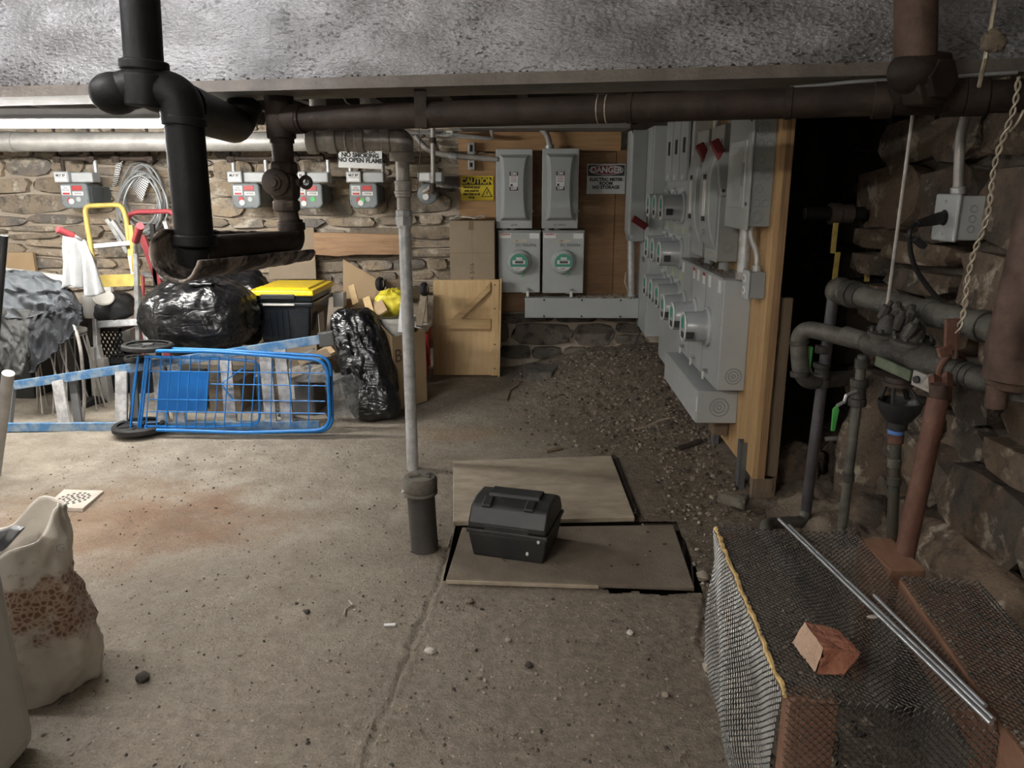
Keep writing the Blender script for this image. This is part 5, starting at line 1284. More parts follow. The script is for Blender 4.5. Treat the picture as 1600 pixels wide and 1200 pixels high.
# blue folding cart lying on its side
YCt = 4.43
t = thing('shopping_cart', 'blue wire folding shopping cart lying on its side on the floor', 'cart', P(350, 670, YCt))
def q(px, py, dy=0.0): return P(px, py, YCt + dy)
D2 = .11
for dy, nm in ((0, 'outer_frame'), (D2, 'inner_frame')):
    o = 8 if dy else 0
    pts = arc([q(208 - 2 * o, 548 - o * .6, dy), q(330, 549 - o * .3, dy), q(512 + o * .6, 563 - o * .8, dy), q(516 + o * .5, 672 + o * .2, dy), q(380, 676, dy), q(226, 671, dy)], .1, 7)
    T(pts, .011 if dy == 0 else .010, 10).build(nm, 'blue_cart', t)
T([q(514, 588, .02), q(514.5, 650, .02)], .016, 10).build('foam_grip', 'rubber', t)
pts = arc([q(226, 557, .01), q(330, 560, .01), q(404, 564, .01), q(406, 663, .01), q(330, 667, .01), q(226, 666, .01)], .06, 6)
T(pts, .008, 8).build('handle_loop', 'blue_cart', t)
for dy in (0.0, D2):
    for k, px in enumerate((228, 244, 259, 275, 290, 305, 320, 335, 350, 376, 392)):
        if dy and k % 2: continue
        T([q(px + 8, 556 + dy * 40, dy), q(px, 668 - dy * 30, dy)], .0036, 6).build('wire', 'blue_cart', t)
    for k, px in enumerate((425, 455, 484)):
        T([q(px, 562, dy), q(px - 2, 668, dy)], .0036, 6).build('wire', 'blue_cart', t)
    for k, py in enumerate((580, 600, 624, 643)):
        T([q(234 if k not in (1,) else 330, py, dy), q(508 if py not in (600,) else 510, py + 3, dy)], .0036, 6).build('wire', 'blue_cart', t)
for px in (206, 218, 222): T([q(px + 10, 556, .03), q(px - 2, 668, .03)], .007, 8).build('tube', 'blue_cart', t)
for px, px2 in ((213, 203), (230, 220)): T([q(px, 575, .2), q(px2, 655, .2)], .008, 8).build('tube', 'blue_cart', t)
pn = [q(251, 581, .05), q(327, 582, .05), q(323, 642, .05), q(246, 641, .05)]
MB().prism(pn[::-1], (0, .006, 0)).build('blue_panel', 'blue_panel', t, 0)
def wheel(c, axis, r, w_, nm='wheel'):
    c = V(c); a = V(axis).normalized()
    o = MB().lathe(c, a, [(r * .80, -w_ * .4), (r * .93, -w_ * .5), (r, -w_ * .25), (r, w_ * .25), (r * .93, w_ * .5), (r * .80, w_ * .4)], 28, caps=False).build(nm, 'rubber', t)
    MB().lathe(c, a, [(.0, -w_ * .45), (r * .2, -w_ * .45), (r * .2, w_ * .45), (.0, w_ * .45)], 12, caps=False).build('hub', 'hub_grey', o)
    MB().lathe(c, a, [(.0, -w_ * .12), (r * .82, -w_ * .12), (r * .82, w_ * .12), (.0, w_ * .12)], 24, caps=False).build('web', 'rubber', o)
    u, v = ortho(a)
    for k in range(6):
        b = math.pi * k / 3; d_ = u * math.cos(b) + v * math.sin(b)
        MB().bar(c + d_ * r * .18, c + d_ * r * .82, .012, w_ * .5, a).build('spoke', 'rubber', o, 0)
    return o
tilt = V((.04, .03, 1))
wheel(q(231, 541, .10), tilt, .148, .035); wheel(q(214, 561, .16), tilt, .075, .03)
bw = q(219, 680, .06); wheel((bw.x, bw.y, .05), V((.0, .0, 1)), .155, .045); wheel(q(204, 667, .12), V((0, .0, 1)), .08, .03)
T([q(231, 541, .10), V((bw.x, bw.y, .05))], .007, 8).build('axle', 'galvanised', t)
MB().box(q(455, 602, .0), q(461, 624, -.006)).build('clasp', 'galvanised', t, 0, bevel=.002)
T(arc([q(380, 575, .05), q(345, 600, .06), q(366, 626, .04)], .03), .004, 6).build('hook', 'blue_cart', t)

# blue stepladder lying on its side behind the cart
YL = 4.62
t = thing('stepladder', 'blue aluminium ladder lying on its long edge behind the shopping cart', 'ladder', P(250, 670, YL))
a0, a1 = P(22, 602, YL), P(502, 530, YL + .03)
b0_, b1_ = Z(8, 688, .03), Z(500, 666, .03)
b0_ = P(8, 687, YL - .1); b1_ = P(500, 666, YL + .0); b0_.z = max(.03, b0_.z); b1_.z = max(.03, b1_.z)
MB().bar(a0, a1, .025, .055, (0, 0, 1)).build('rail', 'blue_ladder', t, 0, bevel=.003)
MB().bar(b0_, b1_, .025, .055, (0, 0, 1)).build('rail', 'blue_ladder', t, 0, bevel=.003)
def onrail(A_, B_, px):
    lo, hi = 0.0, 1.0
    for _ in range(40):
        m_ = (lo + hi) / 2; p = A_ + (B_ - A_) * m_; v_ = p - V((0, 0, CH)); sx = 800 + FPX * v_.dot(CR) / v_.dot(CF)
        if sx < px: lo = m_
        else: hi = m_
    return A_ + (B_ - A_) * lo
for px, px2 in ((90, 102), (190, 190), (247, 256), (270, 282), (352, 362), (414, 424), (437, 450)):
    p, s_ = onrail(a0, a1, px), onrail(b0_, b1_, px2)
    o = MB().bar(p, s_, .075, .02, (0.0, 1, 0)).build('step', 'alu_spotted', t, 0, bevel=.002)
for px, px2 in ((106, 116), (203, 205)):
    p, s_ = onrail(a0, a1, px), onrail(b0_, b1_, px2); MB().bar(p + V((0, .05, 0)), s_ + V((0, .05, 0)), .05, .02, (0, 1, 0)).build('step_back', 'hub_grey', t, 0)
for (x0, y0), (x1, y1) in (((398, 588), (490, 545)), ((430, 640), (505, 668)), ((435, 648), (495, 676))):
    MB().bar(P(x0, y0, YL + .05), P(x1, y1, YL + .05), .03, .012).build('brace', 'alu', t, 0)
MB().bar(P(498, 531, YL + .03), P(522, 528, YL + .05), .05, .09, (0, 0, 1)).build('rail_foot', 'hub_grey', t, 0, bevel=.006)
MB().bar(P(20, 604, YL), P(12, 688, YL - .1), .03, .03).build('top_cap', 'hub_grey', t, 0)

# aluminium hand truck with yellow top
YH = 5.25
def h(px, py, dy=0.0): return P(px, py, YH + dy)
t = thing('hand_truck', 'aluminium hand truck with yellow top loop and yellow crossplate', 'hand truck', h(185, 650))
T(arc([h(146, 410, .22), h(135, 345, .3), h(132, 322, .32), h(190, 320, .32), h(197, 340, .3), h(206, 420, .22)], .05, 6), .018, 10).build('top_loop', 'yellow_paint', t)
MB().bar(h(146, 408, .22), h(152, 545, .03), .03, .05, (0, -1, 0)).build('rail', 'alu', t, 0, bevel=.004); MB().bar(h(152, 540, .03), h(162, 585, 0), .035, .05, (0, -1, 0)).build('rail', 'alu', t, 0, bevel=.004)
MB().bar(h(205, 400, .2), h(232, 540, .03), .03, .05, (0, -1, 0)).build('rail', 'alu', t, 0, bevel=.004)
MB().bar(h(212, 372, .05), h(216, 540, .1), .028, .028, (0, -1, 0)).build('rear_leg', 'alu', t, 0, bevel=.004)
MB().bar(h(205, 352, .2), h(213, 440, .15), .03, .03, (0, -1, 0)).build('yellow_rail', 'yellow_paint', t, 0)
MB().prism([h(152, 430, .10), h(219, 428, .10), h(221, 447, .09), h(154, 449, .09)][::-1], (0, .012, 0)).build('yellow_crossplate', 'yellow_paint', t, 0, bevel=.003)
MB().bar(h(153, 507, .06), h(226, 503, .06), .05, .02, (0, -1, .4)).build('crossbar', 'alu', t, 0, bevel=.003)
MB().bar(h(148, 385, .2), h(205, 380, .2), .03, .02, (0, -1, .4)).build('crossbar', 'alu', t, 0)
MB().bar(h(146, 542, 0), h(153, 652, -.06), .035, .06, (0, -1, 0)).build('axle_bracket', 'silver_main', t, 0, bevel=.005)
MB().bar(h(160, 560, 0), h(175, 650, .0), .05, .07, (0, -1, 0)).build('lower_frame', 'silver_main', t, 0, bevel=.005)
T(arc([h(116, 369, -.22), h(126, 374, -.2), h(148, 408, .2)], .05), .013, 8).build('handle_tube', 'alu', t)
o = C(h(90, 358, -.3), h(114, 369, -.22), .022, 14).build('red_grip', 'red_truck', t)
o = C(h(219, 353, -.25), h(212, 376, -.1), .025, 14).build('red_grip', 'red_truck', t); C(h(212, 374, -.1), h(211, 400, .1), .014, 10).build('handle_tube', 'alu', t)
def wheel2(c, axis, r, w_, tt):
    o = MB().lathe(c, axis, [(r * .55, -w_ * .45), (r * .9, -w_ * .5), (r, -w_ * .2), (r, w_ * .2), (r * .9, w_ * .5), (r * .55, w_ * .45)], 24, caps=False).build('wheel', 'rubber', tt)
    MB().lathe(c, axis, [(0, -w_ * .3), (r * .56, -w_ * .3), (r * .56, w_ * .3), (0, w_ * .3)], 20, caps=False).build('hub', 'hub_grey', o); return o
wheel2(h(147, 646, -.12), V((1, -.45, 0)), .125, .06, t); wheel2(h(236, 646, .1), V((1, -.45, 0)), .125, .06, t)
T([h(147, 646, -.12), h(236, 646, .1)], .009, 8).build('axle', 'galvanised', t)
# red hand truck behind it
t = thing('hand_truck', 'red hand truck with red loop handle behind the yellow topped one', 'hand truck', P(240, 600, 5.8))
def r_(px, py, dy=0.0): return P(px, py, 5.85 + dy)
T(arc([r_(200, 372), r_(199, 338), r_(212, 331), r_(268, 330), r_(276, 342), r_(279, 372)], .05, 6), .018, 10).build('loop_handle', 'red_truck', t)
MB().bar(r_(222, 368), r_(258, 470), .05, .03, (0, -1, 0)).build('red_rail', 'red_truck', t, 0, bevel=.005); MB().bar(r_(238, 350), r_(246, 470), .03, .03, (0, -1, 0)).build('dark_rail', 'rubber', t, 0)
MB().bar(r_(258, 465), r_(262, 560, -.1), .05, .03, (0, -1, 0)).build('red_rail', 'red_truck', t, 0); MB().bar(r_(246, 465), r_(248, 560, -.1), .03, .03, (0, -1, 0)).build('dark_rail', 'rubber', t, 0)
for a_, b_ in (((168, 342), (200, 395)), ((258, 345), (272, 400)), ((176, 345), (208, 392))): MB().bar(r_(*a_), r_(*b_), .028, .028, (0, -1, 0)).build('strut', 'alu', t, 0)
MB().bar(r_(222, 428), r_(280, 433), .035, .02, (0, -1, 0)).build('crossbar', 'alu', t, 0)
T([r_(222, 430, 0), r_(224, 560, -.15), r_(226, 640, -.3)], .02, 8).build('side_rail', 'red_truck', t)
# coil of tubing on the wall
rng = random.Random(6); t = thing('tubing_coil', 'coil of grey tubing hung on the stone wall', 'coil', P(222, 320, 6.2))
for k in range(7):
    cx0, cy0 = 224 + rng.uniform(-8, 6), 300 + k * 3 + rng.uniform(-6, 6); a_, b_ = 27 + rng.uniform(-3, 9), 46 + rng.uniform(-5, 9)
    pts = [P(cx0 + a_ * math.cos(f) * (1 - .2 * math.sin(f)), cy0 - b_ * math.sin(f), 6.29 - .012 * k + .02 * math.sin(2 * f + k)) for f in [2 * math.pi * i / 40 for i in range(40)]]
    MB().path(pts, .0085, 7, closed=True).build('loop', 'cable_grey', t)
for k, (cs, lb) in enumerate(((((183, 246), (192, 250), (183, 288), (176, 291)), 'narrow perforated metal strip beside the tubing coil'), (((206, 263), (236, 275), (222, 316), (205, 294)), 'perforated metal plate held in the middle of the tubing coil'))):
    t = thing('perforated_plate', lb, 'plate', P(*cs[0], 6.24)); Yp = 6.31 - .03 * k
    pp = [P(*c_, Yp) for c_ in cs]; MB().prism(pp, (0, .004, 0)).build('sheet', 'perf_plate', t, 0)
    mb = MB(); nu_, nv_ = (10, 12) if k else (3, 12)
    for i in range(nu_):
        for j in range(nv_):
            u, v = (i + .5 + .25 * (j % 2)) / nu_, (j + .5) / nv_; p = pp[0] * (1 - u) * (1 - v) + pp[1] * u * (1 - v) + pp[2] * u * v + pp[3] * (1 - u) * v
            mb.cyl(p + V((0, -.0012, 0)), p + V((0, .001, 0)), .0055, 6)
    tag(mb.build('perforation', 'hole_dark', t, 0), kind='stuff')
# towel on the hand truck grip
def towel(u, v):
    top = [P(104, 368, 5.0), P(138, 374, 5.12)]; bot = [P(100, 452, 4.98), P(166, 455, 5.1)]
    a_ = top[0] * (1 - u) + top[1] * u; b_ = bot[0] * (1 - u) + bot[1] * u; p = a_ * (1 - v) + b_ * v
    p.y += .045 * math.sin(u * 12 + 1 + v) * v + .03 * math.sin(u * 23 + 2 * v) * v; p.z += .03 * math.sin(u * 6) * v; p.x += .02 * math.sin(v * 4) * (u - .5)
    return p + V((0, -.04, 0))
tag(MB().grid(towel, 34, 26).build('towel', 'cloth_white', None, 70, solid=.006), 'white towel draped over the red grip of the hand truck', 'towel')
# long white board lying along the wall, cardboard piece
tag(MB().bar(P(-30, 422, 6.0), P(175, 448, 5.75), .03, .085, (0, 0, 1)).build('white_board', 'white', None, 0, bevel=.003), 'long white board lying behind the grey blanket', 'board')
tag(B(P(9, 424, 6.30), P(55, 394, 6.335)).build('cardboard_piece', 'card', None, 0), 'small piece of cardboard above the long white board', 'cardboard')
# stool with wire legs
ys = 4.98
sc_ = P(94, 516, ys); t = thing('wire_stool', 'wire legged metal stool with thin round seat under the blankets', 'stool', V((sc_.x, ys, 0)))
MB().lathe(sc_ + V((0, 0, -.02)), (0, 0, 1), [(.14, 0), (.16, .006), (.16, .02), (.14, .028)], 28).build('seat', 'silver_main', t)
MB().torus(sc_ + V((0, 0, -.03)), (0, 0, 1), .15, .006, 28, 6).build('seat_ring', 'silver_pipe', t)
for k in range(4):
    a_ = R_(20 + 90 * k)
    for e in (-.38, .38):
        tp = sc_ + V((math.cos(a_ + e) * .15, math.sin(a_ + e) * .15, -.03)); bt = V((sc_.x + math.cos(a_) * .21, ys + math.sin(a_) * .19, .01))
        T([tp, bt], .0055, 6).build('leg_wire', 'silver_pipe', t)
    for e in (-.5, .5):
        tp = V((sc_.x + math.cos(a_) * .15, ys + math.sin(a_) * .15, sc_.z - .03)); bt = V((sc_.x + math.cos(a_ + e) * .19, ys + math.sin(a_ + e) * .17, .02))
        T([tp, bt], .0045, 6).build('leg_wire', 'silver_pipe', t)
tag(T(arc([P(112, 495, 4.8), P(126, 540, 4.75), P(133, 625, 4.78), P(125, 690, 4.7)], .1), .011, 8).build('webbing_strap', 'silver_pipe', None), 'grey strap hanging down beside the wire stool', 'strap')
# blankets
def drape(cs, seed, amp):
    (x0, y0), (x1, y1), (x2, y2), (x3, y3), Ya, Yb = cs
    def fn(u, v):
        p = P(x0, y0, Ya) * (1 - u) * (1 - v) + P(x1, y1, Ya) * u * (1 - v) + P(x2, y2, Yb) * u * v + P(x3, y3, Yb) * (1 - u) * v
        n = nz(u * 3 + seed, v * 2, 0, 1.2, 4); r = 1 - abs(nz(u * 2 + seed, v * 5 - u * 3, 1, 1.1, 3)) * 2
        return p + V((.03 * n, -amp * n - amp * .7 * r, amp * .6 * n))
    return fn
def heap_blob(c, r, seed, amp=.2):
    def fn(d):
        n = nz(d.x * 1.2 + seed, d.y, d.z * 1.2, 1.2, 3); rg = abs(math.sin(5.5 * (d.x * .55 + d.z * 1.0 + .2 * seed) + 2.6 * nz(d.x + seed, d.y, d.z, 1.3, 2))) ** .6 + .4 * abs(math.sin(13 * (d.z - d.x * .3) + 4 * nz(d.x, d.y + seed, d.z, 1.6, 2)))
        return c + V((d.x * r[0], d.y * r[1], d.z * r[2])) * (1 + amp * .6 * n + .13 * rg - .1)
    return MB().blob(fn, 70, 44)
def cloth(x0, x1, top, bot, ys_, seed, amp, fr):
    def cv(pts, u):
        for (a_, b_), (c_, d_) in zip(pts, pts[1:]):
            if u <= c_: t_ = (u - a_) / (c_ - a_); t_ = t_ * t_ * (3 - 2 * t_); return b_ + (d_ - b_) * t_
        return pts[-1][1]
    def fn(u, v):
        px = x0 + (x1 - x0) * u; pt, pb = cv(top, u), cv(bot, u)
        rows = [(0, pt + 14, ys_[0]), (.22, pt + 1, ys_[1]), (.42, pt + .12 * (pb - pt), ys_[2]), (.62, pt + .42 * (pb - pt), ys_[3]), (1, pb, ys_[4])]
        py = cv([(a_, b_) for a_, b_, _ in rows], v); Yy = cv([(a_, c_) for a_, _, c_ in rows], v)
        p = P(px, py, Yy); wv = nz(u * 2 + seed, v * 2, 0, 1.1, 3)
        f1 = 1 - abs(math.sin(fr * (u * .9 - v * 1.1) + 3.4 * wv + seed)); f2 = 1 - abs(math.sin(fr * 1.9 * (u * .5 + v * .9) + 4 * wv)); f3 = nz(u * 6 + seed, v * 6, 1, 1.2, 3)
        h_ = amp * (f1 ** 1.6 + .5 * f2 ** 1.6 + .35 * f3)
        return p + V((.2 * h_, -h_ * .8, h_ * .55))
    return MB().grid(fn, 110, 90)
tag(cloth(-45, 118, [(0, 432), (.35, 424), (.65, 430), (.85, 440), (1, 462)], [(0, 505), (.5, 500), (.8, 488), (1, 486)], (5.5, 5.25, 5.0, 4.9, 4.86), 2, .05, 7).build('moving_blanket', 'blanket', None, 70, solid=.006), 'blue grey moving blanket heaped over the stool at the left edge', 'blanket')
tag(cloth(48, 130, [(0, 470), (.4, 448), (.75, 452), (1, 478)], [(0, 585), (.35, 560), (.7, 533), (1, 505)], (5.2, 5.05, 4.92, 4.82, 4.78), 7, .035, 6).build('moving_blanket', 'blanket_dark', None, 70, solid=.006), 'dark quilted blanket bunched on the stool seat', 'blanket')
tag(MB().grid(drape(((-30, 478), (62, 486), (36, 588), (-30, 572), 4.86, 4.72), 5, .03), 40, 34).build('tarp', 'tarp', None, 70, solid=.004), 'dark green grey tarp hanging from the blanket heap at the left edge', 'tarp')
tag(B(P(-60, 640, 5.3), P(96, 540, 5.7)).build('dark_crate', 'black_plastic', None, 0, bevel=.02), 'black crate behind the wire stool, widened to stand in for shade', 'crate')  # black box widened in place of the shade on the floor there
tag(B(P(100, 640, 5.25), P(152, 480, 5.6)).build('dark_crate', 'black_plastic', None, 0, bevel=.02), 'tall black box in shadow between the stool and the hand truck', 'crate')
# milk crate, pot, tin, white box
Yk = 5.45; X0, Z0, X1, Z1 = rect(158, 568, 192, 512, Yk); X0, Z0, X1, Z1 = rect(158, 512, 192, 568, Yk)
t = thing('milk_crate', 'black lattice milk crate behind the aluminium hand truck', 'crate', ((X0 + X1) / 2, Yk + .1, Z0))
B((X0, Yk + .01, Z0), (X1, Yk + .28, Z0 + .02)).build('floor_panel', 'black_plastic', t, 0)
for zz in (Z0, Z1 - .03): MB().box((X0, Yk, zz), (X1, Yk + .012, zz + .03)).box((X0, Yk + .28, zz), (X1, Yk + .292, zz + .03)).box((X0, Yk, zz), (X0 + .012, Yk + .29, zz + .03)).box((X1 - .012, Yk, zz), (X1, Yk + .29, zz + .03)).build('rim', 'black_plastic', t, 0)
mb = MB(); n_ = 5
for i in range(-n_, n_ + 1):
    for sg in (1, -1):
        p0_, p1_ = [], []
        u0, u1 = i / n_, i / n_ + 1
        a_, b_ = max(0, u0), min(1, u1)
        if b_ <= a_: continue
        v0, v1 = (a_ - u0), (b_ - u0)
        if sg < 0: v0, v1 = 1 - v0, 1 - v1
        mb.bar((X0 + (X1 - X0) * a_, Yk + .006, Z0 + (Z1 - Z0) * v0), (X0 + (X1 - X0) * b_, Yk + .006, Z0 + (Z1 - Z0) * v1), .008, .012)
mb.build('lattice_side', 'black_plastic', t, 0)
B((X0 + .03, Yk + .1, Z0 + .08), (X0 + .10, Yk + .11, Z0 + .15)).build('crate_lining', 'label_white', t, 0)
tag(B((X0 - .02, Yk - .0, 0), (X1 + .02, Yk + .29, Z0 - .003)).build('dark_crate', 'tote_black', None, 0, bevel=.01), 'closed black crate under the lattice milk crate', 'crate')
pc = P(178, 480, 5.42)
tag(crumple(pc, (.13, .14, .105), 41, .2, .03, nu=40, nv=24).build('black_pouch', 'black_plastic', None, 60), 'rounded black pouch sitting on the milk crate', 'bag')
pc2 = P(143, 478, 5.35); tag(MB().lathe(pc2 + V((0, 0, -.08)), (.0, 0, 1), [(.055, 0), (.058, .01), (.058, .15), (.052, .16)], 20).build('paint_can', 'bin_plastic', None), 'off white can partly hidden by the towel and the hand truck', 'can')
tag(MB().lathe(P(162, 466, 5.25), (.3, -.5, .6), [(.065, 0), (.068, .008), (.06, .016)], 24).build('can_lid', 'white_plastic', None), 'round off white lid lying against the black pouch', 'lid')
tag(B(P(188, 568, 5.75), P(228, 506, 6.0)).build('white_box', 'white', None, 0, bevel=.004), 'white box behind the lower part of the aluminium hand truck', 'box')
tag(B(P(185, 640, 5.45), P(262, 565, 5.75)).build('dark_box', 'tote_black', None, 0, bevel=.01), 'dark box low behind the wheels of the blue cart', 'box')
# dark boxes and cartons behind the cart
tag(B(P(262, 660, 5.0), P(325, 575, 5.35)).build('dark_box', 'hub_grey', None, 0, bevel=.01), 'dark grey box on the floor under the biggest trash bag', 'box')
tag(B(P(330, 655, 5.0), P(398, 578, 5.3)).build('cardboard_box', 'card_dull', None, 0, bevel=.004), 'brown cardboard box behind the middle of the blue cart', 'box')
for k, (x0, y0, x1, y1, yy) in enumerate(((470, 572, 520, 545, 5.0), (466, 566, 514, 552, 4.95), (452, 586, 505, 566, 4.9))):
    tag(MB().bar(P(x0, y0, yy), P(x1, y1, yy + .1), .12, .018, (0, -.3, 1)).build('wood_scrap', ('card', 'plank_dark', 'card_dull')[k], None, 0), ('pale wood scrap on top of the grey bin', 'dark wood scrap sticking out past the ladder end', 'brown board scrap just above the cart corner')[k], 'wood')

# ---- right part of the pile
tag(MB().prism([P(420, 436, 6.2), P(494, 436, 6.2), P(490, 356, 6.3), P(420, 356, 6.3)][::-1], (0, .012, 0)).build('cardboard_sheet', 'card_dull', None, 0), 'dull brown board leaning on the stone wall behind the yellow lid', 'cardboard')
Yw = 6.23; pb_ = [P(491, 398, Yw), P(528, 401, Yw), P(556, 398, Yw), P(625, 398, Yw), P(625, 366, Yw), P(490, 363, Yw)]
tag(MB().prism(pb_[::-1], (0, .04, 0)).build('wood_plank', 'wood_shelf', None, 0, bevel=.004), 'short brown plank with wavy edge fixed on the stone wall', 'plank')
tag(MB().prism([P(536, 590, 5.85), P(588, 590, 5.85), P(588, 435, 6.02), P(536, 405, 6.05)][::-1], (0, .008, 0)).build('cardboard_sheet', 'card', None, 0), 'tan cardboard with slanted top edge behind the slim black bag', 'cardboard')
tag(MB().bar(P(556, 475, 5.7), P(549, 446, 5.8), .05, .012, (0, -1, 0)).build('thin_strip', 'wood_maple', None, 0), 'pale wood strip standing against the slanted cardboard', 'strip')
tag(B(P(521, 480, 5.7), P(541, 455, 5.8)).build('white_box', 'label_white', None, 0, bevel=.003), 'small white box right of the black totes', 'box')
# open cardboard box with bucket
Yb = 5.05
t = thing('cardboard_box', 'open cardboard box with handwriting behind the standpipe', 'box', P(628, 625, Yb))
fl, fr = P(612, 528, Yb - .05), P(664, 505, Yb + .22); bl, br = P(617, 640, Yb - .05), P(664, 600, Yb + .22)
bk = V((-.26, .30, 0))
A4 = [V((fl.x, fl.y, .005)), V((fr.x, fr.y, .005)), V((fr.x + bk.x, fr.y + bk.y, .005)), V((fl.x + bk.x, fl.y + bk.y, .005))]
zt = fl.z
for i in range(4):
    a_, b_ = A4[i], A4[(i + 1) % 4]; u_ = (b_ - a_).normalized(); n_ = V((-u_.y, u_.x, 0)) * .008
    MB().hexa([a_, b_, b_ + n_, a_ + n_], [a_ + V((0, 0, zt)), b_ + V((0, 0, zt)), b_ + n_ + V((0, 0, zt)), a_ + n_ + V((0, 0, zt))]).build('box_side', 'card', t, 0)
MB().prism(A4, (0, 0, .008)).build('box_bottom', 'card_dull', t, 0)
u_ = (A4[1] - A4[0]).normalized()
ang = math.degrees(math.atan2(u_.y, u_.x))
pt = A4[0] + u_ * .085 + V((u_.y, -u_.x, 0)) * .002; text('Be', (pt.x, pt.y, zt * .74), .13, 'ink_brown', t, rot=(90, 0, ang), name='handwriting')
a_, b_ = A4[3], A4[0]
MB().prism([A4[0] + V((0, 0, zt)), A4[3] + V((0, 0, zt)), A4[3] + V((-.05, .0, zt + .09)), A4[0] + V((-.07, .02, zt + .07))], (.007, .004, 0)).build('box_flap', 'card', t, 0)
bc = (A4[0] + A4[1] + A4[2] + A4[3]) / 4
tag(MB().lathe((bc.x, bc.y, .22), (0.0, 0, 1), [(.135, 0), (.148, zt - .15), (.156, zt - .15), (.156, zt - .12), (.142, zt - .12), (.128, .02)], 30, caps=False).build('bucket', 'white_plastic', None), 'white plastic bucket standing in the open cardboard box', 'bucket')
yc = P(612, 472, 5.35); tag(crumple(yc, (.11, .09, .10), 51, .25, .06, tie=True, nu=44, nv=28).build('plastic_bag', 'yellow_bag', None, 60), 'yellow plastic bag on top of the open cardboard box', 'plastic bag')
tag(MB().bar(P(625, 520, 5.1), P(633, 430, 5.3), .03, .012, (0, -1, 0)).build('white_strip', 'label_white', None, 0), 'narrow white strip standing in the cardboard box beside the standpipe', 'strip')
for k, (x0, y0, x1, y1, w2, mt_, lb) in enumerate(((583, 500, 572, 465, .05, 'wood_maple', 'pale board end leaning in the box next to the slim bag'), (598, 490, 588, 470, .08, 'card', 'tan cardboard flap in the box in front of the yellow bag'))):
    tag(MB().bar(P(x0, y0, 5.15), P(x1, y1, 5.3), w2, .012, (0, -1, .3)).build('thin_strip', mt_, None, 0), lb, 'strip')
# furniture dolly standing on edge
t = thing('furniture_dolly', 'wooden furniture dolly stood on edge showing its black casters', 'dolly', P(630, 470, 5.75))
MB().prism([P(584, 480, 5.85), P(668, 505, 5.85), P(668, 456, 5.95), P(590, 432, 5.95)][::-1], (0, .03, 0)).build('deck', 'card_dull', t, 0, bevel=.003)
B(P(604, 462, 5.8), P(634, 436, 5.83)).build('dark_slot', 'plank_dark', t, 0)
for px, py in ((594, 444), (663, 452)):
    c_ = P(px, py, 5.72); wheel2(c_, V((1, -.3, .1)), .052, .035, t); MB().bar(c_ + V((0, .02, 0)), c_ + V((0, .13, 0)), .05, .06).build('caster_fork', 'galvanised', t, 0)
MB().bar(P(655, 510, 5.7), P(662, 462, 5.8), .05, .03, (0, -1, 0)).build('side_board', 'wood_dusty', t, 0)
# red cooler
Yc = 5.75; X0, Z0, X1, Z1 = rect(640, 512, 668, 578, Yc)
t = thing('cooler', 'red plastic cooler with white rim beside the wooden hatch', 'cooler', ((X0 + X1) / 2, Yc + .1, 0))
MB().hexa([V((X0 - .08, Yc + .02, .02)), V((X1 - .03, Yc + .02, .02)), V((X1 - .03, Yc + .28, .02)), V((X0 - .08, Yc + .28, .02))], [V((X0 - .1, Yc, Z1 - .02)), V((X1, Yc, Z1 - .02)), V((X1, Yc + .3, Z1 - .02)), V((X0 - .1, Yc + .3, Z1 - .02))]).build('body', 'red_plastic', t, 0, bevel=.02, seg=3)
B((X0 - .105, Yc - .005, Z1 - .03), (X1 + .006, Yc + .305, Z1 + .015)).build('white_rim', 'label_white', t, 0, bevel=.01)
MB().bar((X1 - .01, Yc - .01, Z1 - .05), (X1 + .01, Yc - .02, .16), .03, .02, (0, -1, 0)).build('side_handle', 'red_plastic', t, 0, bevel=.005)
MB().bar((X1 - .06, Yc - .008, Z1 - .03), (X1 - .06, Yc - .012, Z1 - .10), .05, .012, (0, -1, 0)).build('latch', 'red_plastic', t, 0, bevel=.004)
# wooden hatch
Yh = 6.02
cs = [P(677, 587, Yh), P(780, 589, Yh), P(782, 437, Yh + .06), P(677, 438, Yh + .06)]
t = thing('wooden_hatch', 'varnished wooden hatch panel with diagonal brace leaning below the round meters', 'hatch', (cs[0] + cs[1]) / 2)
for q_ in cs[:2]: q_.z = max(.015, q_.z)
MB().prism(cs[::-1], (0, .02, .003)).build('panel', 'wood_maple', t, 0, bevel=.004)
def hp(px, py, out): 
    p = P(px, py, Yh); f = (p.z - cs[0].z) / (cs[2].z - cs[0].z); return V((p.x, Yh + .06 * f - out, p.z))
def plank(pts, out0, out1, mt_, nm):
    a_ = [hp(x, y, out0) for x, y in pts]; b_ = [hp(x, y, out1) for x, y in pts]; n = len(pts)
    MB().add(a_ + b_, [tuple(range(n, 2 * n))] + [(i, (i + 1) % n, n + (i + 1) % n, n + i) for i in range(n)]).build(nm, mt_, t, 0, bevel=.002)
plank([(767, 586), (778, 586), (780, 438), (769, 438)], 0, .025, 'wood_maple', 'batten')
plank([(778, 588), (781, 588), (784, 436), (781, 436)], -.02, .03, 'wood_maple', 'edge_strip')
plank([(688, 517), (767, 517), (767, 510), (688, 510)], 0, .015, 'wood_maple_b', 'crossbar')
plank([(703, 514), (767, 514), (767, 499), (703, 499)], .0, .028, 'wood_maple_b', 'crossbar')
plank([(706, 499), (721, 499), (766, 455), (766, 442)], .0, .028, 'wood_maple_b', 'diagonal_brace')
for py in (446, 483, 538, 575): C(hp(773, py, .024), hp(773, py, .028), .006, 8).build('screw_head', 'ink', t, 0)
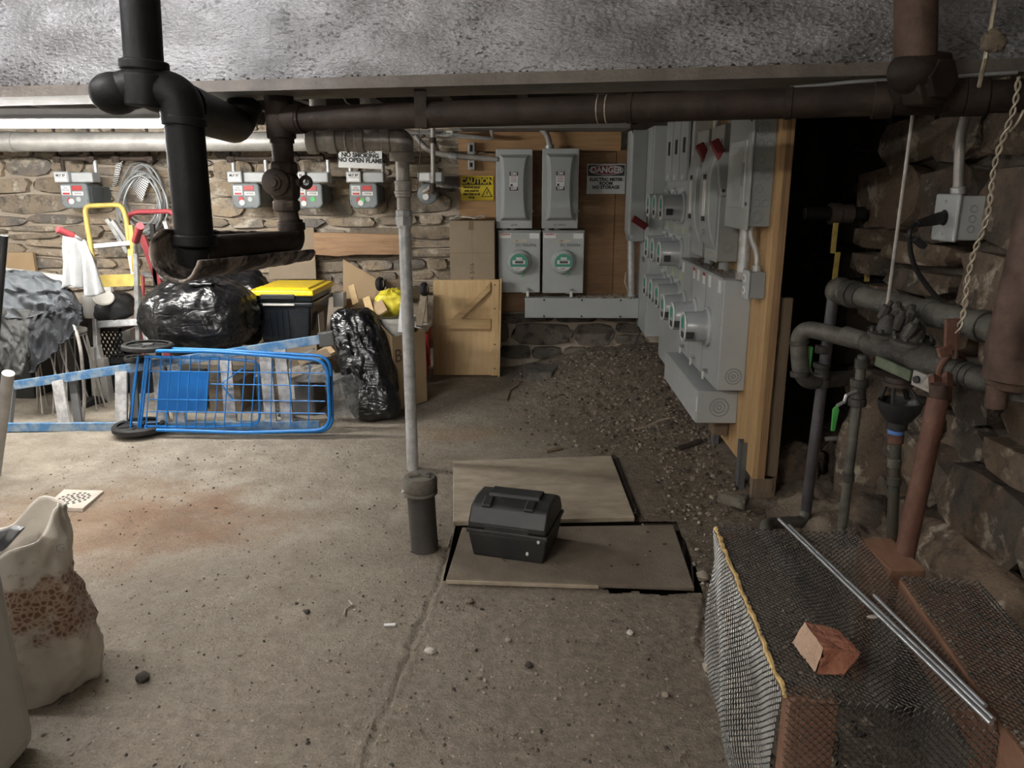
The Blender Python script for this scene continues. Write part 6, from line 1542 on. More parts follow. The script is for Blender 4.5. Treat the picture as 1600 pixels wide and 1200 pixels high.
# tall carton
Yt = 6.1; X0, Z0, X1, Z1 = rect(703, 345, 773, 445, Yt)
t = thing('tall_carton', 'tall cardboard carton standing behind the wooden hatch', 'box', ((X0 + X1) / 2, Yt + .08, .05))
B((X0, Yt, .13), (X1, Yt + .18, Z1)).build('carton', 'card_dull', t, 0, bevel=.004)
B((X0 + .15, Yt - .002, Z1 - .07), (X0 + .19, Yt, Z1 - .003)).build('tape', 'card_mark', t, 0)
text('X 3/16', (X0 + .175, Yt - .002, P(737, 425, Yt).z), .05, 'ink_brown', t, rot=(90, -90, 0))
B((X0 + .175, Yt - .001, .2), (X0 + .178, Yt, Z1)).build('seam', 'card_mark', t, 0)
B((X0, Yt - .001, Z1 - .25), (X1, Yt, Z1 - .247)).build('seam', 'card_mark', t, 0)
def paper(u, v):
    return V((X0 + .0 + .28 * u, Yt - .0 + .16 * v, Z1 + .012 + .02 * abs(nz(u * 3, v * 3, 2, 1.3)) + .015 * math.sin(u * 5) ** 2))
tag(MB().grid(paper, 24, 14).build('paper_wrap', 'paper', None, 70, solid=.003), 'crumpled white paper lying on top of the tall carton', 'paper')

# ================================================================== LEFT FOREGROUND
YB_ = 1.72
e1, e2 = P(0, 890, YB_), P(45, 1135, YB_)
t = thing('plastic_bin', 'big pale plastic bin cut off by the left picture edge', 'bin', V((e2.x - .25, 1.7, 0)))
MB().hexa([V((e2.x - .52, 1.25, .04)), V((e2.x - .0, 1.25, .015)), V((e2.x - .0, YB_ + .05, .015)), V((e2.x - .52, YB_ + .05, .04))], [V((e1.x - .53, 1.22, .72)), V((e1.x - .012, 1.22, .72)), V((e1.x - .012, YB_ + .05, .72)), V((e1.x - .53, YB_ + .05, .72))]).build('body', 'bin_plastic', t, 0, bevel=.06, seg=4)
MB().box((e1.x - .55, 1.2, .70), (e1.x - .05, YB_ + .0, .74)).build('rim', 'bin_plastic', t, 0, bevel=.012)
MB().box((e2.x - .45, 1.3, 0.0), (e2.x - .1, YB_, .05)).build('base', 'hub_grey', t, 0)
# torn sack
bb = Z(128, 1035); YS = 2.02
prof = []
def sack(u, v):
    a = 2 * math.pi * u; h_ = (.49 + .085 * math.cos(a - .55) + .018 * math.sin(5 * a + 1)) * v
    bx, by = -1.58, 2.06
    rx = .205 - .035 * v - .02 * sstep(.75, 1, v); ry = .15 - .03 * v
    f = 1 + .05 * math.sin(3 * a + 5 * v) + .10 * nz(math.cos(a) * 1.3 + 3, math.sin(a) * 1.3, v * 3, 1.5) + .05 * abs(nz(math.cos(a) * 2, math.sin(a) * 2, v * 6, 2.5)) 
    topz = h_
    bul = 1 + .10 * math.sin(math.pi * min(1, v * 1.6))
    return V((bx + rx * f * bul * math.cos(a) + .03 * v, by + ry * f * bul * math.sin(a), topz))
mb = MB(); nu_, nv_ = 64, 40
vs = [sack(i / nu_, j / nv_) for j in range(nv_ + 1) for i in range(nu_)]
mb.add(vs, [(j * nu_ + i, j * nu_ + (i + 1) % nu_, (j + 1) * nu_ + (i + 1) % nu_, (j + 1) * nu_ + i) for j in range(nv_) for i in range(nu_)] + [tuple(range(nu_))[::-1]])
def sack_material():
    ma = M('sack_plastic', (.52, .47, .40), rough=.42, col2=(.64, .60, .53), scale=7, bump=.35, bscale=9)
    nt = ma.node_tree; N = nt.nodes; L = nt.links; b = N['Principled BSDF']
    src = b.inputs['Base Color'].links[0].from_socket; tc = [n for n in N if n.type == 'TEX_COORD'][0]
    sp = N.new('ShaderNodeSeparateXYZ'); L.new(tc.outputs['Object'], sp.inputs[0])
    n = N.new('ShaderNodeTexNoise'); n.inputs['Scale'].default_value = 16; n.inputs['Detail'].default_value = 3; L.new(tc.outputs['Object'], n.inputs['Vector'])
    ad = N.new('ShaderNodeMath'); ad.operation = 'MULTIPLY_ADD'; L.new(n.outputs['Fac'], ad.inputs[0]); ad.inputs[1].default_value = .35; L.new(sp.outputs['Z'], ad.inputs[2])
    r = N.new('ShaderNodeValToRGB'); L.new(ad.outputs[0], r.inputs[0]); e = r.color_ramp.elements
    e[0].position = .36; e[0].color = (0, 0, 0, 1); e[1].position = .43; e[1].color = (1, 1, 1, 1)
    k = r.color_ramp.elements.new(.54); k.color = (1, 1, 1, 1); k = r.color_ramp.elements.new(.58); k.color = (0, 0, 0, 1)
    n2 = N.new('ShaderNodeTexVoronoi'); n2.inputs['Scale'].default_value = 58; n2.inputs['Randomness'].default_value = 1; n2.feature = 'DISTANCE_TO_EDGE'; L.new(tc.outputs['Object'], n2.inputs['Vector'])
    r2 = N.new('ShaderNodeMapRange'); r2.inputs[1].default_value = .0; r2.inputs[2].default_value = .22; L.new(n2.outputs['Distance'], r2.inputs[0])
    mx0 = N.new('ShaderNodeMix'); mx0.data_type = 'RGBA'; L.new(r2.outputs[0], mx0.inputs[0]); mx0.inputs[6].default_value = (.42, .32, .24, 1); mx0.inputs[7].default_value = (.17, .075, .045, 1)
    mx = N.new('ShaderNodeMix'); mx.data_type = 'RGBA'; L.new(r.outputs[0], mx.inputs[0]); L.new(src, mx.inputs[6]); L.new(mx0.outputs[2], mx.inputs[7])
    L.new(mx.outputs[2], b.inputs['Base Color'])
sack_material()
sk = mb.build('torn_sack', 'sack_plastic', None, 70, solid=.004); tag(sk, 'torn white plastic sack with brown printed pattern at the left edge', 'sack')
text('G', P(94, 857, 1.93), .035, 'ink_soft', sk, rot=(85, 0, 25)); 
def inner(u, v):
    a = 2 * math.pi * u; p = sack(u, .55 + .0 * v); c_ = V((-1.57, 2.05, .33)); return c_ + (p - c_) * (v * .93) + V((0, 0, .05 + .05 * (1 - v) + .02 * nz(p.x * 9, p.y * 9, v * 4, 1)))
tag(MB().grid(inner, 40, 10).build('plastic_wrap', 'white_plastic', None, 70), 'crumpled white plastic stuffed inside the torn sack', 'plastic')
tag(MB().prism([P(-20, 868, 2.02), P(2, 862, 2.02), P(31, 830, 2.06), P(14, 826, 2.06), P(-20, 838, 2.04)], (0, .03, 0)).build('dark_folder', 'black_plastic', None, 0, bevel=.003), 'dark flat folder sticking out between the torn sack and the bin', 'folder')
# pole and black handle at the left edge
t = thing('metal_pole', 'pale metal pole leaning at the left picture edge under the tarp', 'pole', Z(-6, 740))
C(Z(-8, 742, .0), P(13, 583, 3.62), .028, 18).build('tube', 'silver_main', t)
t.location
tag(C(P(-16, 640, 3.3), P(6, 368, 3.3), .017, 14).build('broom_end', 'rubber', None), 'black handle end poking in at the left picture edge', 'handle')

# ================================================================== PIPES ON THE RIGHT
def fit(t, a, b, r, mt_, nm='coupling', n=18, bevel=.003): return C(a, b, r, n).build(nm, mt_, t, bevel=bevel)
# upper grey green pipe
ua, ub = P(1312, 456, 3.2), P(1568, 524, 2.3); ub.z = ua.z = 1.078
t = thing('water_pipe', 'upper grey green horizontal water pipe along the right stone wall', 'pipe', (ua + ub) / 2)
ud = (ub - ua).normalized()
C(ua, ub, .042, 20).build('pipe', 'verdigris', t)
MB().blob(lambda d: ua + d * .058, 18, 12).build('elbow', 'bronze_dark', t)
for f, r in ((.10, .055), (.16, .05), (.36, .046), (.62, .047), (.90, .05)):
    p = ua + (ub - ua) * f; fit(t, p - ud * .02, p + ud * .02, r, 'bronze_dark' if f < .2 else 'verdigris')
c_ = P(1600, 560, 2.25); T(arc([ub - ud * .05, ub + ud * .10, ub + ud * .12 + V((0, 0, -.18))], .09, 8), .044, 18).build('end_bend', 'verdigris', t)
# standpipe 1 (violet steel)
s0 = V((ua.x, ua.y, 1.06)); f0 = P(1256, 808, 3.24)
t = thing('standpipe', 'violet grey steel standpipe nearest the panel board', 'pipe', V((f0.x, f0.y, 0)))
s0 = P(1302, 462, 3.2); g0 = P(1258, 806, 3.22)
C(s0, g0, .0235, 18).build('pipe', 'steel_violet', t)
vc = P(1283, 585, 3.2)
for y0, y1, r in ((568, 576, .036), (576, 592, .032), (592, 604, .036), (540, 552, .028)):
    fit(t, P(1285, y0, 3.2), P(1283, y1, 3.2), r, 'bronze_dark', 'valve_body', 12)
T([P(1284, 588, 3.17), P(1269, 586, 3.14), P(1264, 572, 3.13)], .006, 6).build('lever_neck', 'galvanised', t)
MB().bar(P(1263, 574, 3.13), P(1267, 541, 3.13), .012, .028, (0, -1, 0)).build('green_lever', 'green_lever', t, 0, bevel=.003)
T(arc([g0 + V((0, 0, .02)), P(1254, 815, 3.2), P(1198, 818, 3.1), P(1196, 838, 2.75), P(1255, 905, 2.3)], .06, 8), .026, 14).build('floor_bend', 'verdigris', t)
for px_, y_ in ((1203, 505), (1310, 0)): pass
# left loop pipe at x 1245
t = thing('loop_pipe', 'greenish copper loop pipe bending down beside the panel board', 'pipe', P(1250, 600, 3.1))
la_, lb_ = P(1330, 526, 2.9), P(1246, 505, 3.12)
lb_.z = la_.z
T(arc([P(1410, 548, 2.75), lb_, P(1252, 597, 3.12), P(1340, 590, 3.42)], .09, 9), .034, 18).build('pipe', 'verdigris', t)
fit(t, P(1248, 530, 3.12), P(1249, 538, 3.12), .039, 'bronze_dark'); fit(t, P(1250, 580, 3.12), P(1250, 588, 3.12), .039, 'bronze_dark')
# backflow assembly along the lower manifold
t = thing('backflow_preventer', 'dirty dark bronze backflow preventer with round bonnets on the lower manifold', 'valve', P(1430, 550, 2.6))
ma_, mb_ = P(1322, 523, 2.88), P(1540, 598, 2.22); mb_.z = ma_.z - .012; md = (mb_ - ma_).normalized()
def mp(f, up=0.0): return ma_ + (mb_ - ma_) * f + V((0, 0, up))
C(mp(0), mp(.30), .033, 18).build('pipe', 'verdigris', t)
MB().lathe(mp(.18), md, [(.038, 0), (.046, .03), (.044, .12), (.052, .15), (.052, .17), (.038, .19), (.038, .24), (.045, .26), (.053, .30), (.053, .36), (.042, .42), (.038, .46)], 18).build('valve_body', 'bronze_dark', t)
for f, r in ((.33, .052), (.52, .058)):
    MB().lathe(mp(f, .02), (-.05, -.15, 1), [(r, 0), (r, .025), (r + .01, .027), (r + .01, .04), (r * .7, .044), (r * .55, .08), (r * .2, .10)], 18).build('bonnet', 'bronze_dark', t)
    for k in range(8):
        a_ = k * math.pi / 4; p = mp(f, .058) + V((math.cos(a_) * (r - .0), math.sin(a_) * (r - .0), 0)); MB().lathe(p, (0, 0, 1), [(.007, 0), (.007, .012)], 6).build('bolt', 'bronze_dark', t, 0)
rng = random.Random(5)
for k in range(5):
    p = mp(.28 + .07 * k, .10 + rng.uniform(0, .03)) + V((rng.uniform(-.06, .05), rng.uniform(-.05, .05), 0)); MB().lathe(p, (rng.uniform(-.4, .4), -.3, 1), [(.014, -.03), (.018, 0), (.018, .016), (.01, .024), (.01, .04)], 8).build('test_cock', 'bronze_dark', t, 30)
# olive valve lever plates
MB().bar(mp(.36, -.03) + V((-.06, -.05, 0)), mp(.62, -.04) + V((-.06, -.05, 0)), .012, .036, (0, 0, 1)).build('olive_handle', 'olive', t, 0, bevel=.003)
MB().bar(mp(.63, -.04) + V((-.06, -.055, 0)), mp(.78, -.045) + V((-.06, -.055, 0)), .012, .05, (0, 0, 1)).build('steel_bracket', 'silver_main', t, 0, bevel=.003)
C(mp(.67, -.04) + V((-.075, -.06, 0)), mp(.67, -.04) + V((-.05, -.05, 0)), .012, 10).build('pivot_bolt', 'ink', t)
MB().lathe(mp(.74, -.035) + V((-.05, -.05, 0)), (-.6, -.8, 0), [(.022, 0), (.026, .01), (.02, .035), (.008, .04)], 12).build('pivot_nut', 'silver_pipe', t)
# copper wraps right end + bend into the red riser
T(arc([mp(.62), mp(.97), mp(1.03), mp(1.03) + V((.05, -.01, .02)), P(1570, 560, 2.12)], .06, 8), .036, 20).build('outlet_pipe', 'bronze_dark', t)
fit(t, mp(.775), mp(.80), .039, 'blue_band', 'blue_band')
for f in (.84, .88, .92): fit(t, mp(f), mp(f + .015), .041, 'bronze_dark', 'thread_ring')
# second standpipe with hanging green lever
t = thing('standpipe', 'grey standpipe with a green lever hanging down, second from the panel board', 'pipe', Z(1315, 825))
A_, B_ = P(1348, 555, 2.86), P(1313, 850, 2.86)
C(A_, B_, .0185, 18).build('pipe', 'verdigris', t)
for y0, y1, r, px in ((592, 604, .033, 1343), (604, 622, .029, 1341), (622, 634, .033, 1340), (560, 575, .026, 1347), (738, 752, .023, 1326)): fit(t, P(px, y0, 2.86), P(px - 1, y1, 2.86), r, 'bronze_dark', 'valve_body', 12)
T([P(1338, 612, 2.83), P(1322, 618, 2.80), P(1319, 628, 2.8), P(1308, 634, 2.79)], .007, 6).build('lever_neck', 'galvanised', t)
MB().prism([P(1302, 640, 2.79), P(1308, 634, 2.79), P(1312, 640, 2.79), P(1305, 674, 2.79), P(1299, 674, 2.79)][::-1], (0, .012, 0)).build('green_lever', 'green_lever', t, 0, bevel=.003)
# air gap funnel on copper drain
t = thing('drain_funnel', 'dark grey air gap funnel on a blue banded copper drain pipe', 'funnel', Z(1395, 850))
YFn = 2.62
fc = P(1403, 655, YFn)
top = P(1403, 603, YFn)
MB().lathe(P(1401, 672, YFn), (0, 0, 1), [(.026, 0), (.034, .006), (.034, .030), (.046, .040), (.068, .075), (.074, .105), (.070, .108), (.062, .08), (.03, .045)], 26, caps=False).build('cup', 'black_plastic', t)
for k in range(4):
    a_ = R_(45 + 90 * k); b_ = V((math.cos(a_), math.sin(a_), 0))
    MB().bar(P(1401, 672, YFn) + V((0, 0, .10)) + b_ * .068, P(1403, 598, YFn) + b_ * .035, .018, .007).build('strut', 'black_plastic', t, 0)
MB().lathe(P(1403, 602, YFn), (0, 0, 1), [(.05, 0), (.05, .012), (.042, .014), (.042, .03)], 20).build('collar', 'rust_fitting', t)
for y0, y1, r, mt_ in ((671, 678, .027, 'blue_band'), (678, 692, .027, 'rust_red')): fit(t, P(1400, y0, YFn), P(1399, y1, YFn), r, mt_, 'coupling')
C(P(1400, 685, YFn), P(1393, 862, YFn), .019, 16).build('drain_pipe', 'copper_old', t)
for y0 in (716, 744): fit(t, P(1398, y0, YFn), P(1397, y0 + 14, YFn), .024, 'copper_old' if y0 > 720 else 'verdigris')
# red riser pipe
t = thing('red_riser', 'dull red steel post pipe rising out of the gap in the curb', 'pipe', P(1405, 900, 2.05))
A_, B_ = P(1466, 622, 2.1), P(1399, 935, 2.06)
C(A_, B_, .0275, 24).build('pipe', 'rust_red', t)
T(arc([P(1467, 600, 2.1), A_], .01), .023, 16).build('neck', 'rust_dark', t)
# clamp hanger
t = thing('pipe_clamp', 'rusty riser clamp gripping the manifold at the top of the red post', 'clamp', P(1470, 580, 2.15))
c_ = mp(.80)
MB().torus(c_, md, .046, .010, 24, 8).build('ring', 'rust_red', t)
MB().bar(P(1461, 590, 2.2), P(1463, 628, 2.12), .03, .02, (0, -1, 0)).build('strap', 'rust_red', t, 0); MB().bar(P(1480, 585, 2.2), P(1479, 628, 2.12), .02, .02, (0, -1, 0)).build('strap', 'rust_red', t, 0)
MB().bar(P(1488, 498, 2.25), P(1486, 548, 2.25), .04, .014, (0, -1, 0)).build('upper_strap', 'rust_red', t, 0, bevel=.003)
MB().bar(P(1486, 545, 2.25), P(1466, 552, 2.25), .03, .02, (0, -1, 0)).build('jaw', 'rust_red', t, 0, bevel=.003)
C(P(1494, 500, 2.25), P(1492, 560, 2.25), .008, 8).build('bolt', 'rust_dark', t)
# big rust riser right edge
t = thing('rust_stack', 'thick rusty riser pipe at the right picture edge', 'pipe', P(1580, 600, 2.1))
rp, rq = P(1575, 560, 2.12), P(1652, 250, 2.1); C(rp + (rq - rp) * ((2.495 - rp.z) / (rq.z - rp.z)), rp, .062, 24).build('pipe', 'rust_dark', t)
MB().lathe(P(1573, 612, 2.12), (.06, 0, 1), [(.03, 0), (.052, .01), (.058, .03), (.070, .035), (.072, .10), (.064, .11)], 22).build('cap_fitting', 'rust_dark', t)
C(P(1556, 636, 2.12), P(1558, 600, 2.12), .028, 14).build('stub', 'rust_dark', t)
# black soil pipe in the recess
t = thing('soil_pipe', 'black soil pipe running down the dark recess and turning left', 'pipe', P(1385, 420, 3.75))
T(arc([P(1394, 140, 3.72), P(1381, 440, 3.72), P(1345, 446, 3.72), P(1305, 446, 3.7)], .09, 8), .038, 18).build('pipe', 'black_pipe', t)
for y0, y1, px in ((232, 244, 1390), (372, 384, 1384), (400, 408, 1383)): fit(t, P(px, y0, 3.72), P(px, y1, 3.72), .045, 'black_pipe')
C(P(1350, 334, 3.72), P(1258, 334, 3.72), .032, 16).build('side_stub', 'black_pipe', t)
for x0, x1, r in ((1296, 1312, .05), (1312, 1332, .044)): fit(t, P(x0, 334, 3.72), P(x1, 334, 3.72), r, 'rust_fitting')
C(P(1256, 334, 3.72), P(1259, 334, 3.72), .026, 16).build('stub_end', 'rust_fitting', t)
for (x0, y0, x1, y1, lb) in ((1306, 348, 1301, 396, 'upper of the two yellow valve handles in the dark recess'), (1309, 394, 1303, 444, 'lower yellow valve handle above the upper water pipe'), (1357, 408, 1354, 440, 'short yellow valve handle beside the black soil pipe')):
    tag(MB().bar(P(x0, y0, 3.68), P(x1, y1, 3.68), .024, .012, (0, -1, 0))  .build('yellow_lever_bar', 'yellow_dull', None, 0, bevel=.003), lb, 'handle')
tag(C(P(1290, 686, 3.55), P(1365, 681, 3.55), .012, 10).build('thin_pipe', 'silver_pipe', None), 'thin level pipe low in the dark recess behind the standpipes', 'pipe')
# grey outlet box with black plug
t = thing('wall_outlet', 'grey metal outlet box on the right stone wall with a black plug in it', 'outlet', P(1500, 340, 2.55))
yb_ = X(1535, 340, 1.585).y; dy_ = yb_ - 2.50; oy = yb_
Xf = 1.50
z0_, z1_ = P(1490, 376, oy).z, P(1490, 306, oy).z
B((Xf - .0, 2.50 + dy_, z0_), (1.60, 2.63 + dy_, z1_)).build('box', 'steel_grey', t, 0, bevel=.006)
B((Xf - .014, 2.485 + dy_, z0_ - .006), (Xf, 2.645 + dy_, z1_ + .006)).build('cover', 'steel_cover', t, 0, bevel=.008)
zc2 = (z0_ + z1_) / 2; MB().lathe((Xf - .013, 2.565 + dy_, zc2), (-1, 0, 0), [(.028, 0), (.028, .004), (.018, .006)], 20).build('receptacle', 'black_plastic', t)
for z_ in (z0_ + .02, z1_ - .02): C((Xf - .012, 2.565 + dy_, z_), (Xf - .018, 2.565 + dy_, z_), .006, 8).build('screw', 'galvanised', t)
for k in range(3): MB().torus((Xf + .05, 2.499 + dy_, z0_ + .04 + .035 * k), (0, 1, 0), .012, .002, 14, 5).build('knockout', 'steel_grey_dark', t)
t = thing('plug_cord', 'black plug and cord hanging from the wall outlet box', 'cord', (Xf - .1, 2.56 + dy_, zc2))
pl = V((Xf - .02, 2.565 + dy_, zc2)); pe = P(1432, 350, 2.5 + dy_)
MB().lathe(pl, (pe - pl), [(.018, 0), (.023, .01), (.021, .05), (.012, (pe - pl).length)], 12).build('plug', 'rubber', t)
T(arc([pe, P(1420, 362, 2.48 + dy_), P(1424, 410, 2.5 + dy_), P(1450, 450, 2.5 + dy_), P(1482, 484, 2.45 + dy_)], .1, 8), .009, 8).build('cord', 'cable_black', t)
MB().bar(P(1428, 372, 2.47 + dy_), P(1444, 386, 2.47 + dy_), .035, .02).build('spare_plug', 'rubber', t, 0, bevel=.004)
t = thing('wall_conduit', 'pale bent conduit coming down the stone wall into the outlet box', 'conduit', P(1500, 240, 2.6 + dy_))
T(arc([P(1522, 100, 2.62 + dy_), P(1508, 185, 2.62 + dy_), P(1500, 215, 2.6 + dy_), P(1497, 296, 2.58 + dy_)], .12, 8), .0175, 14).build('pipe', 'silver_main', t)
fit(t, P(1497, 292, 2.58 + dy_), P(1497, 304, 2.58 + dy_), .025, 'galvanised')
t = thing('threaded_rod', 'thin threaded hanger rod reaching from the brown main to the manifold', 'rod', P(1405, 330, 2.75))
C(P(1427, 174, 2.72), P(1382, 512, 2.72), .0065, 8).build('rod', 'silver_pipe', t)
MB().lathe(P(1381, 520, 2.72), (0, 0, 1), [(.013, 0), (.013, .018)], 6).build('nut', 'silver_pipe', t, 0)
# twisted pale wire
t = thing('twisted_wire', 'twisted pale wire hanging down to the riser clamp at right', 'wire', P(1540, 350, 2.3))
w0, w1 = P(1592, 120, 2.2), P(1494, 520, 2.25); wd = (w1 - w0); wu, wv = ortho(wd)
for ph in (0, math.pi):
    pts = [w0 + wd * (k / 90) + (wu * math.cos(k * .75 + ph) + wv * math.sin(k * .75 + ph)) * .0055 + wu * .012 * math.sin(k * .17) for k in range(91)]
    T(pts, .0032, 5).build('strand', 'wire_pale', t)
tag(T(arc([P(1600, 172, 2.2), P(1588, 195, 2.2), P(1578, 205, 2.25)], .02), .004, 6).build('wire_end', 'wire_pale'), 'loose wire end crossing the twisted wire at the right edge', 'wire')
tag(T([P(1557, -5, 2.25), P(1549, 40, 2.22), P(1540, 90, 2.22), P(1530, 135, 2.3)], .006, 6).build('hanging_wire', 'wire_pale'), 'pale wire hanging in front of the beam at the upper right', 'wire')
p = P(1552, 64, 2.21); tag(crumple(p, (.03, .025, .028), 61, .4, .2, nu=20, nv=12).build('dust_clump', 'dirt', None, 60), 'brown dust clump caught on the wire at the upper right', 'clump')

# ================================================================== WIRE MESH CAGE
ZC = .47
cA, cB = Z(1118, 826, ZC), Z(1228, 1088, ZC)      # left top edge, far and near
cC, cD = Z(1340, 836, ZC), Z(1548, 1118, ZC)      # inner edge of the right curb
t = thing('wire_cage', 'low wooden frame wrapped in expanded metal mesh at lower right', 'cage', (cA + cB + cC + cD) / 4 * 1.0)
t.location.z = 0
def fl(p, z): return V((p.x, p.y, z))
ex_ = (cD - cB).normalized(); el_ = (cA - cB).normalized()
def W_(p, dx, dl, z): q_ = p + ex_ * dx + el_ * dl; return V((q_.x, q_.y, z))
# near left post, rails
MB().hexa([W_(cB, .008, .004, 0), W_(cB, .108, .004, 0), W_(cB, .108, .05, 0), W_(cB, .008, .05, 0)], [W_(cB, .008, .004, ZC - .006), W_(cB, .108, .004, ZC - .006), W_(cB, .108, .05, ZC - .006), W_(cB, .008, .05, ZC - .006)]).build('post', 'wood_red', t, 0, bevel=.003)
MB().hexa([W_(cA, .008, -.05, 0), W_(cA, .06, -.05, 0), W_(cA, .06, -.004, 0), W_(cA, .008, -.004, 0)], [W_(cA, .008, -.05, ZC - .006), W_(cA, .06, -.05, ZC - .006), W_(cA, .06, -.004, ZC - .006), W_(cA, .008, -.004, ZC - .006)]).build('post', 'wood_red', t, 0, bevel=.003)
MB().hexa([W_(cB, .008, .05, ZC - .05), W_(cB, .16, .05, ZC - .05), W_(cA, .13, -.05, ZC - .05), W_(cA, .008, -.05, ZC - .05)], [W_(cB, .008, .05, ZC - .006), W_(cB, .16, .05, ZC - .006), W_(cA, .13, -.05, ZC - .006), W_(cA, .008, -.05, ZC - .006)]).build('top_rail', 'plate_dirt', t, 0, bevel=.003)
rng = random.Random(8); pts = [cB + (cA - cB) * (k / 40) + V((rng.uniform(-.003, .003), rng.uniform(-.003, .003), rng.uniform(-.003, .005))) for k in range(41)]
T(pts, [rng.uniform(.004, .008) for _ in pts], 6).build('bright_edge', 'edge_gold', t)
# right curb (two lengths with a gap for the red riser)
gap = Z(1408, 897, ZC)
cC2 = Z(1430, 868, ZC); cE2 = Z(1600, 1010, ZC)
def curb(p0_, p1_, wd, nm, lb):
    u_ = (p1_ - p0_).normalized(); n_ = V((u_.y, -u_.x, 0)) * wd if u_.y < 0 else V((-u_.y, u_.x, 0)) * wd
    if n_.x < 0: n_ = -n_
    o = MB().hexa([fl(p0_, ZC - .14), fl(p1_, ZC - .14), fl(p1_ + n_, ZC - .14), fl(p0_ + n_, ZC - .14)], [fl(p0_, ZC - .005), fl(p1_, ZC - .005), fl(p1_ + n_, ZC - .005), fl(p0_ + n_, ZC - .005)]).build(nm, 'wood_red', None, 0, bevel=.004)
    MB().hexa([fl(p0_ + n_ * .45, -.01), fl(p1_ + n_ * .45, -.01), fl(p1_ + n_, -.01), fl(p0_ + n_, -.01)], [fl(p0_ + n_ * .45, ZC - .141), fl(p1_ + n_ * .45, ZC - .141), fl(p1_ + n_, ZC - .141), fl(p0_ + n_, ZC - .141)]).build('footing', 'stone_low', o, 0, bevel=.01)
    return tag(o, lb, 'curb')
k0 = Z(1405, 902, ZC); k1 = Z(1560, 1122, ZC)
curb(Z(1342, 838, ZC), Z(1392, 888, ZC), .10, 'timber_curb', 'short far length of reddish timber curb behind the red post pipe')
d_ = (k1 - k0).normalized(); curb(k0, k1 + d_ * .5, .19, 'timber_curb', 'long near length of reddish timber curb covered with dirt at the right')
MB().hexa([W_(cD, .0, .004, 0), W_(cD, .10, .004, 0), W_(cD, .10, .05, 0), W_(cD, .0, .05, 0)], [W_(cD, .0, .004, ZC - .142), W_(cD, .10, .004, ZC - .142), W_(cD, .10, .05, ZC - .142), W_(cD, .0, .05, ZC - .142)]).build('post', 'wood_red', t, 0, bevel=.003)
MB().hexa([W_(cC, .02, -.06, 0), W_(cC, .10, -.06, 0), W_(cC, .10, -.01, 0), W_(cC, .02, -.01, 0)], [W_(cC, .02, -.06, ZC - .142), W_(cC, .10, -.06, ZC - .142), W_(cC, .10, -.01, ZC - .142), W_(cC, .02, -.01, ZC - .142)]).build('post', 'wood_red', t, 0, bevel=.003)
# dirt on the curb
def curbdirt(rng):
    f = rng.random() ** 1.0; p = k0 + d_ * (f * .85) + V((-d_.y, d_.x, 0)) * 0; n_ = V((-d_.y, d_.x, 0)); n_ = n_ if n_.x > 0 else -n_
    p = p + n_ * rng.uniform(.005, .185); return p.x, p.y, ZC - .006
scatter('curb_dirt', 900, 'dirt', curbdirt, .002, .008, 'soil and grit lying on the long timber curb', 'dirt', 21, mats=['dirt', 'pebble', 'dirt', 'chip_dark'])
def caged(rng):
    f, g_ = rng.random(), rng.random(); a_ = cA + (cC - cA) * g_; b_ = cB + (cD - cB) * g_; p = a_ + (b_ - a_) * f
    return p.x, p.y, 0.0
scatter('cage_soil', 260, 'dirt', caged, .006, .03, 'dark soil and rubble on the floor inside the wire cage', 'soil', 22, mats=['dirt', 'chip_dark', 'pebble'])
def raildirt(rng):
    a_ = cB + (cA - cB) * rng.random(); p = a_ + ex_ * rng.uniform(.01, .14); return p.x, p.y, ZC - .004
scatter('rail_dirt', 420, 'dirt', raildirt, .002, .007, 'soil crumbs lying on the left rail of the wire cage', 'dirt', 23, mats=['dirt', 'pebble', 'chip_dark'])
# expanded metal
def expanded(fn, lu, lv, mt_, nm, au=.0090, bv=.0082, wdt=.0016, tilt=.0):
    nu_ = max(2, int(lu / au)); nv_ = max(2, int(lv / bv)); mb = MB(); vs = []; fs = []
    for j in range(nv_):
        base = len(vs); npt = 2 * (nu_ + 1)
        for i2 in range(npt):
            i = i2 // 2
            v = (j + .5 + .5 * (1 if (i + j) % 2 == 0 else -1)) / nv_; u = min(1, max(0, (i + (-.24, .24)[i2 % 2]) / nu_))
            p, n = fn(u, v); pu, _ = fn(u, min(1, v + .01)); dv = (pu - p); dv = dv.normalized() if dv.length > 1e-9 else V((0, 0, 1))
            vs += [p - dv * wdt, p + dv * wdt + n * wdt * .6, p + n * wdt * 1.8]
        for i in range(npt - 1):
            a_ = base + i * 3; b_ = a_ + 3
            for k in range(3): fs.append((a_ + k, a_ + (k + 1) % 3, b_ + (k + 1) % 3, b_ + k))
    mb.add(vs, fs); o = mb.build(nm, mt_, t, 0); o['kind'] = 'stuff'; return o
up = V((0, 0, 1)); nl = -ex_
Lf_, Wf_ = (cA - cB).length, (cC - cA).length
def left_face(u, v):
    p = cB + (cA - cB) * u; z = ZC * v
    bulge = .030 * math.sin(math.pi * u) * math.sin(math.pi * v) + .02 * math.sin(5 * u + 2.5 * v) * math.sin(math.pi * min(1, v * 1.3)) + .05 * (1 - v) * sstep(.3, 1, u) * 0
    bulge += .018 * math.sin(9 * u - 5 * v) * math.sin(math.pi * v)
    return V((p.x, p.y, z)) + nl * (.006 + bulge), nl
expanded(left_face, Lf_, ZC, 'mesh_wire', 'left_mesh')
def top_face(u, v):
    a_ = cB + (cD - cB) * u; b_ = cA + (cC - cA) * u; p = a_ + (b_ - a_) * v
    sag = -.035 * math.sin(math.pi * (u - .36) / .64) * math.sin(math.pi * v) if u > .36 else 0
    return V((p.x, p.y, ZC + .002 + sag + .004 * nz(u * 4, v * 6, 0, 1))), up
